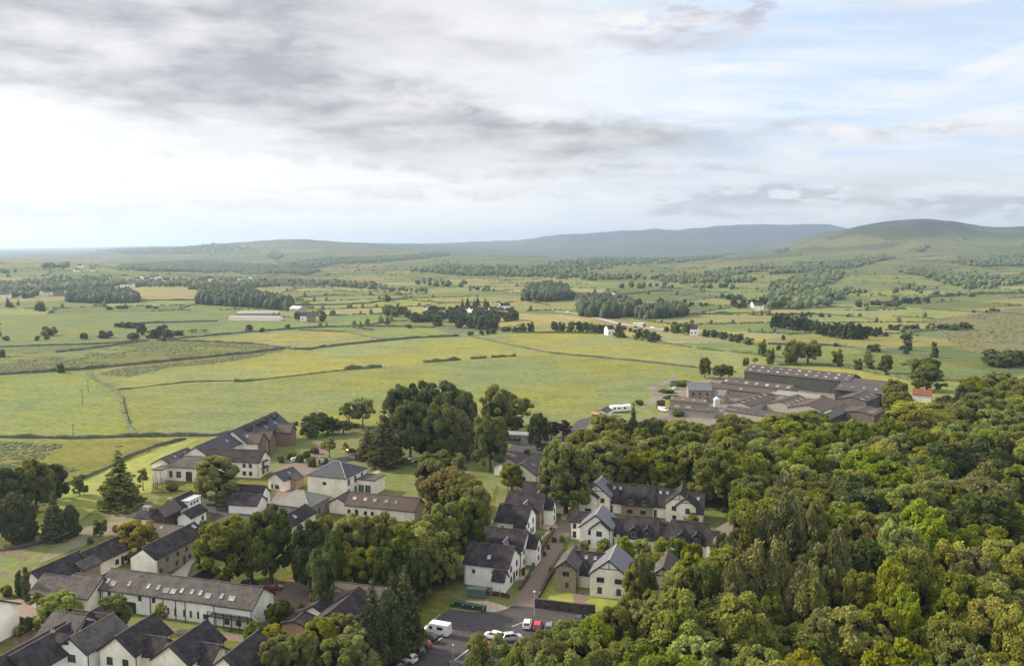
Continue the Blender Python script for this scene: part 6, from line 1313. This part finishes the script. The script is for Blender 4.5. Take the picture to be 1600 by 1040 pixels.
vehicle('hatch', 'darkred', 427, 921, (455, 918), 'dark red car beside the end wall of the white range', group=vg)
vehicle('hatch', 'silver', 340, 915, (315, 905), 'silver car between the cream garage and the white range', group=vg)
vehicle('hatch', 'black', 391, 915, (420, 918), 'black car hidden behind the white range roof', group=vg)
vehicle('hatch', 'darkred', 549, 706, (570, 702), 'dark red car on the drive above the villa', group=vg)
vehicle('hatch', 'black', 622, 722, (650, 722), 'black car parked under the tall brown conifer', group=vg)
vehicle('hatch', 'white', 642, 722, (660, 716), 'white car at the end of the villa drive', group=vg)
vehicle('hatch', 'silver', 463, 720, (480, 714), 'silver car among the shrubs by the apartment block', group=vg)
vehicle('hatch', 'silver', 848, 702, (860, 699), 'silver car on the drive by the round hedge', group=vg)
vehicle('van', 'white', 1036, 642, (1052, 646), 'white van with dark windows in the farm yard', 'parked_van', 'van', 'vehicles in the farm yard')
vehicle('hatch', 'white', 1055, 608, (1066, 606), 'white car by the hedge beside the farmhouse', group='vehicles in the farm yard')
vehicle('hatch', 'white', 1376, 654, (1392, 650), 'white car at the corner of the square brown shed', group='vehicles in the farm yard')
# traffic on the main road
ra = [gxy(*p_) for p_ in [(868, 487), (885, 488.5), (905, 491), (930, 496), (955, 503), (975, 507.5), (1000, 511), (1040, 516)]]
def ribbon(name, pts, w, lift, m, **kw):
    L = []
    for a, b in zip(pts[:-1], pts[1:]):
        n = max(1, int(math.hypot(b[0] - a[0], b[1] - a[1]) / 8)); L += [(a[0] + (b[0] - a[0]) * i / n, a[1] + (b[1] - a[1]) * i / n) for i in range(n)]
    L.append(pts[-1]); v, f = [], []
    for i, p_ in enumerate(L):
        j, k_ = max(i - 1, 0), min(i + 1, len(L) - 1); t = Vector((L[k_][0] - L[j][0], L[k_][1] - L[j][1])).normalized(); n_ = Vector((-t.y, t.x)) * w / 2
        z = max(float(height(p_[0] + s_ * n_.x, p_[1] + s_ * n_.y)) for s_ in (-1, 0, 1)) + lift
        v += [(p_[0] - n_.x, p_[1] - n_.y, z), (p_[0] + n_.x, p_[1] + n_.y, z)]
        if i: o = 2 * i; f.append((o - 2, o, o + 1, o - 1))
    me = mesh(name, v, f, m); me.flip_normals() if me.polygons[0].normal.z < 0 else None
    return link(name, me, kind='structure', **kw)
ribbon('main_road', ra, 9, .35, 'concrete')
for px_, py_, cl_, lb in [(888, 489.5, 'white', 'white van on the main road before the bend'), (906, 492, 'white', 'second white vehicle on the main road, left of the plantation'), (1021, 514.5, 'white', 'white van following the lorry on the main road')]:
    p_ = pick(px_, py_); pm = car_meshes('van'); r_ = vehicle('van', cl_, 800, 900, (810, 903), lb, 'moving_van', 'van', 'traffic on the main road'); r_.location = (p_.x, p_.y, p_.z + .4)
p_ = pick(1000, 511.5); r_ = thing('lorry', 'white box lorry on the main road in the valley', 'lorry', (p_.x, p_.y, p_.z + .4), math.radians(-20), 'traffic on the main road')
link('trailer', MB().box(-6.5, -1.25, 1.0, 3.0, 1.25, 4.0).me('trailer', 'white'), r_); link('cab', MB().box(3.4, -1.2, .7, 5.4, 1.2, 3.1).me('cab', 'paint_blue_car'), r_)
link('wheels', MB().box(-5.5, -1.2, .05, -3.0, 1.2, .95).box(3.8, -1.2, .05, 4.8, 1.2, .95).me('wheels', 'tyre'), r_)
# ------------------------------------------------------------------ small things of the village
for i, (px_, py_) in enumerate([(708, 946), (716, 947), (724, 949), (732, 950.5), (740, 952), (748, 953.5), (756, 955)]):
    p_ = pz(px_, py_); r_ = thing('wheeled_bin', ['leftmost', 'second', 'third', 'middle', 'fifth', 'sixth', 'rightmost'][i] + ' of the seven green wheeled bins along the car park edge', 'bin', (p_.x, p_.y, .03), math.radians(-14), 'green wheeled bins at the car park edge')
    link('bin_body', fixn(MB().poly([(-.42, -.36, .15), (.42, -.36, .15), (.42, .36, .15), (-.42, .36, .15), (-.52, -.45, 1.05), (.52, -.45, 1.05), (.52, .45, 1.05), (-.52, .45, 1.05)], BF).me('bin_body', 'bin_green')), r_)
    link('lid', fixn(MB().poly([(-.56, -.5, 1.06), (.56, -.5, 1.06), (.56, .5, 1.12), (-.56, .5, 1.12), (-.5, -.3, 1.2), (.5, -.3, 1.2), (.5, .4, 1.26), (-.5, .4, 1.26)], BF).me('lid', 'bin_green')), r_)
    wm = MB(); [wm.cyl((sx_ * .36, sy_ * .3), .09, 0, .149, 8) for sx_ in (-1, 1) for sy_ in (-1, 1)]; o_ = link('wheels', wm.me('wheels', 'tyre'), r_)
    if i % 2 == 0: link('notice', MB().box(-.12, -.47, .7, .12, -.455, .85).me('notice', 'paint_white'), r_)
for i, (px_, py_, s_) in enumerate([(739, 931, 1.9), (751, 932, 2.2)]):
    p_ = pz(px_, py_); r_ = thing('storage_tank', ['smaller green storage tank behind the bins', 'larger pale green storage tank behind the bins'][i], 'tank', (p_.x, p_.y, 0), math.radians(-14))
    link('tank_body', MB().box(-s_ * .55, -.8, .15, s_ * .55, .8, 1.9).me('tank_body', 'tank_green'), r_); link('tank_lid', fixn(MB().extrude_x([(-.9, 1.903), (.9, 1.903), (.0, 2.15)], -s_ * .6, s_ * .6).me('tank_lid', 'tank_green')), r_)
for i, (px_, py_) in enumerate([(767, 934), (781, 934)]):
    p_ = pz(px_, py_); link('timber_post', MB().box(-.07, -.07, 0, .07, .07, 2.6 - .4 * i).me('timber_post', 'timber'), None, p_, label=['left and taller', 'right and shorter'][i] + ' of two bare timber posts below the first white house', category='post')
def wall_line(name, label, pts, w, h, m, cop=True):
    P_ = [pz(*p_) for p_ in pts]; r_ = thing(name, label, 'wall', (P_[0].x, P_[0].y, 0)); b = MB(); c_ = MB()
    for a, d in zip(P_[:-1], P_[1:]):
        a, d = a - P_[0], d - P_[0]; b.bar(a + Vector((0, 0, h / 2 - .1)), d + Vector((0, 0, h / 2 - .1)), w, h + .2); c_.bar(a + Vector((0, 0, h + .06)), d + Vector((0, 0, h + .06)), w + .1, .1)
    link('stonework', b.me('stonework', m), r_)
    if cop: link('coping', c_.me('coping', 'stone_dark' if 'dark' in m else 'concrete'), r_)
wall_line('retaining_wall', 'dark stone retaining wall between the lawn and the car park', [(835, 948), (870, 953), (905, 957), (930, 959)], .45, 1.9, 'stone_dark')
wall_line('garden_wall', 'low dark wall right of the brick road below the stone gable', [(836, 944), (852, 915), (868, 888), (880, 868)], .5, .9, 'stone_dark')
wall_line('garden_wall', 'low retaining wall left of the brick road', [(812, 921), (826, 901), (836, 879), (848, 857), (866, 828)], .4, .7, 'stone_dark')
wall_line('garden_wall', 'low stone wall behind the storage tanks', [(756, 928), (775, 930), (796, 934)], .35, .8, 'stone_dark')
wall_line('garden_wall', 'brick edge of the garden in front of the back terrace', [(903, 800), (925, 778)], .3, 1.3, 'timber', False)
def board_fence(label, pts, h, m='timber', n='timber_fence'):
    P_ = [pz(*p_) for p_ in pts]; r_ = thing(n, label, 'fence', (P_[0].x, P_[0].y, 0))
    for a, d in zip(P_[:-1], P_[1:]):
        a, d = a - P_[0], d - P_[0]; L_ = (d - a).length; k_ = max(1, int(L_ / 1.9))
        for i in range(k_ + 1):
            q_ = a.lerp(d, i / k_); link('post', MB().box(-.06, -.06, 0, .06, .06, h + .1).me('post', m), r_, q_)
        for z_ in np.arange(.2, h, .32):
            link('board', MB().bar(a + Vector((0, 0, float(z_))), d + Vector((0, 0, float(z_))), .03, .24).me('board', m), r_)
board_fence('boarded garden fence beside the top of the brick road', [(889, 805), (908, 779)], 1.5)
board_fence('dark rail fence along the lawn on the left', [(0, 861), (40, 856), (60, 850), (88, 845)], .8, 'trim', 'rail_fence')
board_fence('timber fence behind the cream garage', [(322, 908), (343, 897)], 1.4)
board_fence('dark timber pergola screen beside the white house on the left', [(18, 968), (28, 962)], 2.4, 'trim', 'pergola')
p_ = pz(835, 962); r_ = thing('street_lamp', 'tall thin street lamp with a white globe in the car park', 'street lamp', p_)
link('pole', MB().cyl((0, 0), .07, 0, 5.0, 8, .045).me('pole', 'galvanised'), r_); v_, f_ = ICO2; link('globe', mesh('globe', v_ * .22 + np.array([0, 0, 5.15]), f_, 'paint_white', True), r_)
p_ = pz(708, 1038); r_ = thing('street_lamp', 'short street lamp by the bay line at the bottom edge', 'street lamp', p_)
link('pole', MB().cyl((0, 0), .06, 0, 3.6, 8, .04).me('pole', 'galvanised'), r_); link('globe', mesh('globe', v_ * .2 + np.array([0, 0, 3.75]), f_, 'paint_white', True), r_)
for i, (px_, by, ty) in enumerate([(115, 686, 662), (129, 632, 608), (138, 612, 594), (153, 571, 553), (1131, 601, 590), (146, 592, 578)]):
    p_ = pick(px_, by); D = p_.y; h_ = (by - ty) * D / F * 1.03
    r_ = thing('telegraph_pole', ['nearest telegraph pole, by the wall behind the rough field', 'second telegraph pole up the left field', 'third telegraph pole up the left field', 'farthest telegraph pole, in the rushy field', 'mast pole at the farm behind the long barn', 'fourth telegraph pole, beside the winding wall'][i], 'pole', p_, .3)
    link('pole', MB().cyl((0, 0), .16, -.3, h_, 7, .11).me('pole', 'wood_grey'), r_); link('crossarm', MB().box(-.7, -.06, h_ - .5, .7, .06, h_ - .35).me('crossarm', 'wood_grey'), r_)
# silo
p_ = pz(1119.5, 645); r_ = thing('grain_silo', 'pale galvanised grain silo with a conical top at the farm', 'silo', p_)
link('silo_body', MB().cyl((0, 0), 1.55, .8, 6.4, 16).me('silo_body', 'galvanised'), r_); link('silo_top', MB().cyl((0, 0), 1.6, 6.403, 7.6, 16, .25).me('silo_top', 'galvanised'), r_); link('silo_leg', MB().box(-1.2, -1.2, 0, -1.0, -1.0, .9).me('silo_leg', 'galvanised'), r_)
for sx_, sy_ in ((1, -1), (1, 1), (-1, 1)): link('silo_leg', MB().box(sx_ * 1.1 - .1, sy_ * 1.1 - .1, 0, sx_ * 1.1 + .1, sy_ * 1.1 + .1, .9).me('silo_leg', 'galvanised'), r_)
link('auger', MB().bar((1.5, -1.5, .4), (5.5, -.5, 2.6), .25).me('auger', 'ridge_lead'), r_)
# static caravan
p_ = pz(969, 643); r_ = thing('static_caravan', 'white static caravan at the edge of the big field', 'caravan', p_, math.radians(18))
link('caravan_body', fixn(MB().extrude_x([(-1.5, .5), (1.5, .5), (1.55, 2.9), (0, 3.3), (-1.55, 2.9)], -4.6, 4.6).me('caravan_body', 'white')), r_)
for x_ in (-3.4, -1.2, 1.6): link('window', MB().box(x_ - .6, -1.56, 1.5, x_ + .6, -1.53, 2.3).me('window', 'glass'), r_)
link('door', MB().box(.1, -1.56, .6, .8, -1.53, 2.4).me('door', 'frame_white'), r_); link('chassis', MB().box(-4.4, -1.3, 0, 4.4, 1.3, .497).me('chassis', 'trim'), r_)
for i, L_ in enumerate([[(706, 951), (740, 955), (775, 956), (792, 951), (798, 946)], [(834, 948), (930, 960)], [(688, 960), (650, 990), (600, 1030)]]):
    P_ = [pz(*p_) for p_ in L_]; b = MB()
    for a, d in zip(P_[:-1], P_[1:]): b.bar(a + Vector((0, 0, .06)), d + Vector((0, 0, .06)), .15, .14)
    link('kerb', b.me('kerb', 'concrete'), kind='structure')
# hay bales under plastic, garden seats
for i, (px_, py_) in enumerate([(782, 715), (787, 713), (793, 712), (799, 714), (803, 716)]):
    p_ = pz(px_, py_); link('wrapped_bale', fixn(MB().cyl((0, 0), .8, 0, 1.1, 12).me('wrapped_bale', 'timber')), None, p_, label=['far left', 'second', 'middle', 'fourth', 'far right'][i] + ' of the five straw-coloured stacks by the round hedge', category='stack', group='straw-coloured stacks by the hedge')
# distant houses
HS = [(3, 'poultry_shed', 'long white poultry shed on the left farmland', (361, 498), (441, 499), 3, 2.2, 6.5)]
p0, p1 = pick(361, 499.5), pick(440, 500.5)
def shed_far(label, a, b, he, hr, hw, wall, roof, name='poultry_shed', cat='shed', group=None):
    d = b - a; an = math.atan2(d.y, d.x); L_ = Vector((d.x, d.y, 0)).length; r_ = thing(name, label, cat, (a + b) / 2, an, group)
    link('wall', fixn(MB().extrude_x([(-hw, -2), (hw, -2), (hw, he), (0, hr), (-hw, he)], -L_ / 2, L_ / 2).me('wall', wall)), r_)
    t = (hr - he) / hw
    link('roof', fixn(MB().extrude_x([(-hw - .3, he - .3 * t + .05), (0, hr + .05), (hw + .3, he - .3 * t + .05), (hw + .3, he - .3 * t + .25), (0, hr + .28), (-hw - .3, he - .3 * t + .25)], -L_ / 2 - .2, L_ / 2 + .2).me('roof', roof)), r_)
    return r_
r_ = shed_far('nearer of two long pale poultry sheds on the left farmland', p0, p1, 2.6, 4.4, 6.0, 'white', 'concrete')
for x_ in np.linspace(-36, 36, 16):
    link('vent', MB().box(x_ - .5, -1.0, 4.3, x_ + .5, .0, 5.0).me('vent', 'ridge_lead'), r_)
shed_far('farther of two long pale poultry sheds, half hidden', pick(372, 493.5), pick(436, 493.5), 3.4, 5.2, 6.5, 'concrete', 'ridge_lead')
shed_far('grey-roofed shed above the end of the poultry sheds', pick(457, 487), pick(472, 488), 4.2, 7.0, 5, 'concrete', 'galvanised')
FARH = [(120, 425, 10, 'c'), (126, 418, 9, 'w'), (145, 424, 9, 'w'), (100, 447, 9, 'c'), (70, 462, 11, 'c'), (80, 461, 9, 'w'), (92, 462, 12, 'g'), (8, 466, 12, 'c'), (50, 448, 9, 'c'), (195, 449, 10, 'w'), (205, 449, 9, 'c'), (215, 440, 10, 'w'), (222, 436, 9, 'w'), (230, 440, 9, 'w'), (238, 437, 9, 'w'), (246, 436, 10, 'w'), (227, 446, 9, 'w'), (250, 441, 9, 'c'), (330, 439, 9, 'w'), (376, 438, 10, 'w'), (392, 436, 9, 'c'), (168, 438, 9, 'c'), (445, 447, 12, 'g'), (455, 445, 10, 'w'), (470, 446, 12, 'g'), (484, 448, 14, 'g'), (478, 501, 8, 'w'), (486, 503, 7, 'g'),
 (672, 489, 8, 'w'), (678, 490, 8, 'w'), (690, 491, 7, 'w'), (733, 489, 8, 'w'), (738, 491, 8, 'w'), (745, 492, 8, 'w'), (755, 491, 8, 'w'), (770, 491, 8, 'w'), (778, 487, 9, 'c'), (788, 484, 10, 'w'), (780, 492, 8, 'c'), (905, 466, 10, 'g'), (915, 468, 9, 'c'), (925, 467, 9, 'w'), (935, 468, 10, 'w'), (945, 466, 12, 'g'), (960, 464, 9, 'c'), (1180, 481, 8, 'w'), (1186, 484, 8, 'w'), (1268, 451, 10, 'c'), (1025, 492, 7, 'w'), (1085, 523, 5, 'w'), (952, 523, 5, 'w'), (1500, 437, 9, 'c')]
sides = {'w': ('white', 'slate_dark', 'white-walled'), 'c': ('cream', 'slate_grey', 'cream-walled'), 'g': ('stone_grey', 'slate_grey', 'stone')}
for i, (px_, py_, L_, k_) in enumerate(FARH):
    a = pick(px_, py_)
    if not a: continue
    ang = RNG.uniform(-.5, .5) + (1.3 if i % 4 == 0 else 0); d = Vector((math.cos(ang), math.sin(ang), 0)) * L_ * .62
    wl_, rf_, wd = sides[k_]
    r_ = shed_far('', a - d, a + d, 5.4, 8.2, 4.0, wl_, rf_, 'distant_house', 'house', 'houses scattered in the distance'); r_['far'] = wd
    for x_ in (-.5, .5): link('window', MB().box(x_ * L_ * .6 - .6, -4.06, 1.4, x_ * L_ * .6 + .6, -4.03, 2.8).me('window', 'glass'), r_)
# ------------------------------------------------------------------ haze
a_ = [-22700, -22700, float(gz.min()) - 1.5]; b_ = [22700, 22700, float(gz.max()) + 25]; print('haze box', a_[2], b_[2])
hz = MB().box(*a_, *b_).me('haze', None); hm = bpy.data.materials.new('haze'); hm.use_nodes = True; k = NT(hm.node_tree); k.n.clear()
pv = k.n.new('ShaderNodeVolumePrincipled'); pv.inputs['Color'].default_value = (.56, .745, 1.0, 1); pv.inputs['Density'].default_value = HAZE; pv.inputs['Anisotropy'].default_value = .45
mo = k.n.new('ShaderNodeOutputMaterial'); k.l.new(pv.outputs[0], mo.inputs['Volume']); hz.materials.append(hm); hm.cycles.homogeneous_volume = True if hasattr(hm.cycles, 'homogeneous_volume') else None
link('haze', hz, kind='stuff', label='pale blue summer haze lying over the whole valley', category='haze')
# ------------------------------------------------------------------ labels of the many trees and distant houses
LM = [('the car park', 740, 980), ('the round-globe street lamp', 835, 945), ('the villa', 525, 745), ('the village hall', 290, 745), ('the stone mill', 265, 850), ('the long white range', 260, 925), ('the garden lawn', 70, 870), ('the long slate terrace', 400, 670), ('the dark-roofed bungalow', 540, 935), ('the brick road', 850, 870), ('the back terrace', 1000, 780), ('the middle terrace', 1040, 830), ('the farmhouse', 1090, 610), ('the grain silo', 1119, 635), ('the long green barn', 1250, 585), ('the square brown shed', 1350, 650), ('the red-roofed house', 1440, 615), ('the bottom right corner', 1590, 1030), ('the right edge', 1600, 800), ('the centre of the wood', 1350, 830), ('the poultry sheds', 400, 497), ('the lorry', 1000, 508), ('the oblong plantation', 160, 465), ('the round hill', 1430, 380), ('the long cottage', 620, 785), ('the cream detached house', 826, 735), ('the pale green cabin', 805, 685), ('the bottom edge centre', 1100, 1035), ('the pale field strip', 840, 500), ('the moor', 1540, 530), ('the far plantation', 855, 460), ('the old cottages', 270, 790)]
ORD = ['', 'second', 'third', 'fourth', 'fifth', 'sixth', 'seventh', 'eighth', 'ninth', 'tenth', 'eleventh', 'twelfth', 'thirteenth', 'fourteenth', 'fifteenth', 'sixteenth', 'seventeenth', 'eighteenth', 'nineteenth', 'twentieth']
def place_words(x, y):
    nm, lx, ly = min(LM, key=lambda l: math.hypot(x - l[1], (y - l[2]) * 1.4)); dx_, dy_ = x - lx, y - ly
    if abs(dx_) > 2.2 * abs(dy_): w = 'right of' if dx_ > 0 else 'left of'
    elif abs(dy_) > 1.2 * abs(dx_): w = 'below' if dy_ > 0 else 'above'
    else: w = ('below ' if dy_ > 0 else 'above ') + ('right of' if dx_ > 0 else 'left of')
    return nm, w.replace('below right of', 'down-right from').replace('below left of', 'down-left from').replace('above right of', 'up-right from').replace('above left of', 'up-left from'), math.hypot(dx_, dy_)
buck = {}
for root, code, zone, r, h in TREES:
    x, y = scr((root.location.x, root.location.y, root.location.z + h * .7)); nm, w, d = place_words(x, y)
    noun = {'shrub': 'shrub', 'columnar_tree': 'columnar tree', 'conifer_tree': 'conifer', 'cypress_tree': 'cypress', 'willow_tree': 'willow-like tree', 'pine_tree': 'pine'}.get(root.name.split('.')[0], 'tree')
    buck.setdefault((KIND[code][4], noun, w, nm), []).append((d, root))
    root['group'] = {'wood': 'trees of the wood on the right', 'village': 'trees and shrubs among the buildings', 'fields': 'trees in the fields', 'far fields': 'trees in the distant farmland'}[zone]
for o in COL.objects:
    if o.get('far'):
        x, y = scr(o.location); nm, w, d = place_words(x, y); buck.setdefault((o['far'], 'distant house', w, nm), []).append((d, o)); del o['far']
for (wd, noun, w, nm), L_ in buck.items():
    L_.sort(key=lambda t: t[0])
    for i, (d, root) in enumerate(L_):
        if len(L_) == 1: root['label'] = f'{wd} {noun} {w} {nm}'
        else:
            od = ('nearest' if i == 0 else (ORD[i] if i < len(ORD) else '%dth' % (i + 1)) + ' nearest')
            root['label'] = f'{wd} {noun} {w} {nm}, {od} of its kind'
for o in COL.objects:
    if not o.parent and o.get('label') and len(o['label'].split()) > 16: print('LONG', o.name, o['label'])
print('total', len(COL.objects), round(time.time() - T0, 1))
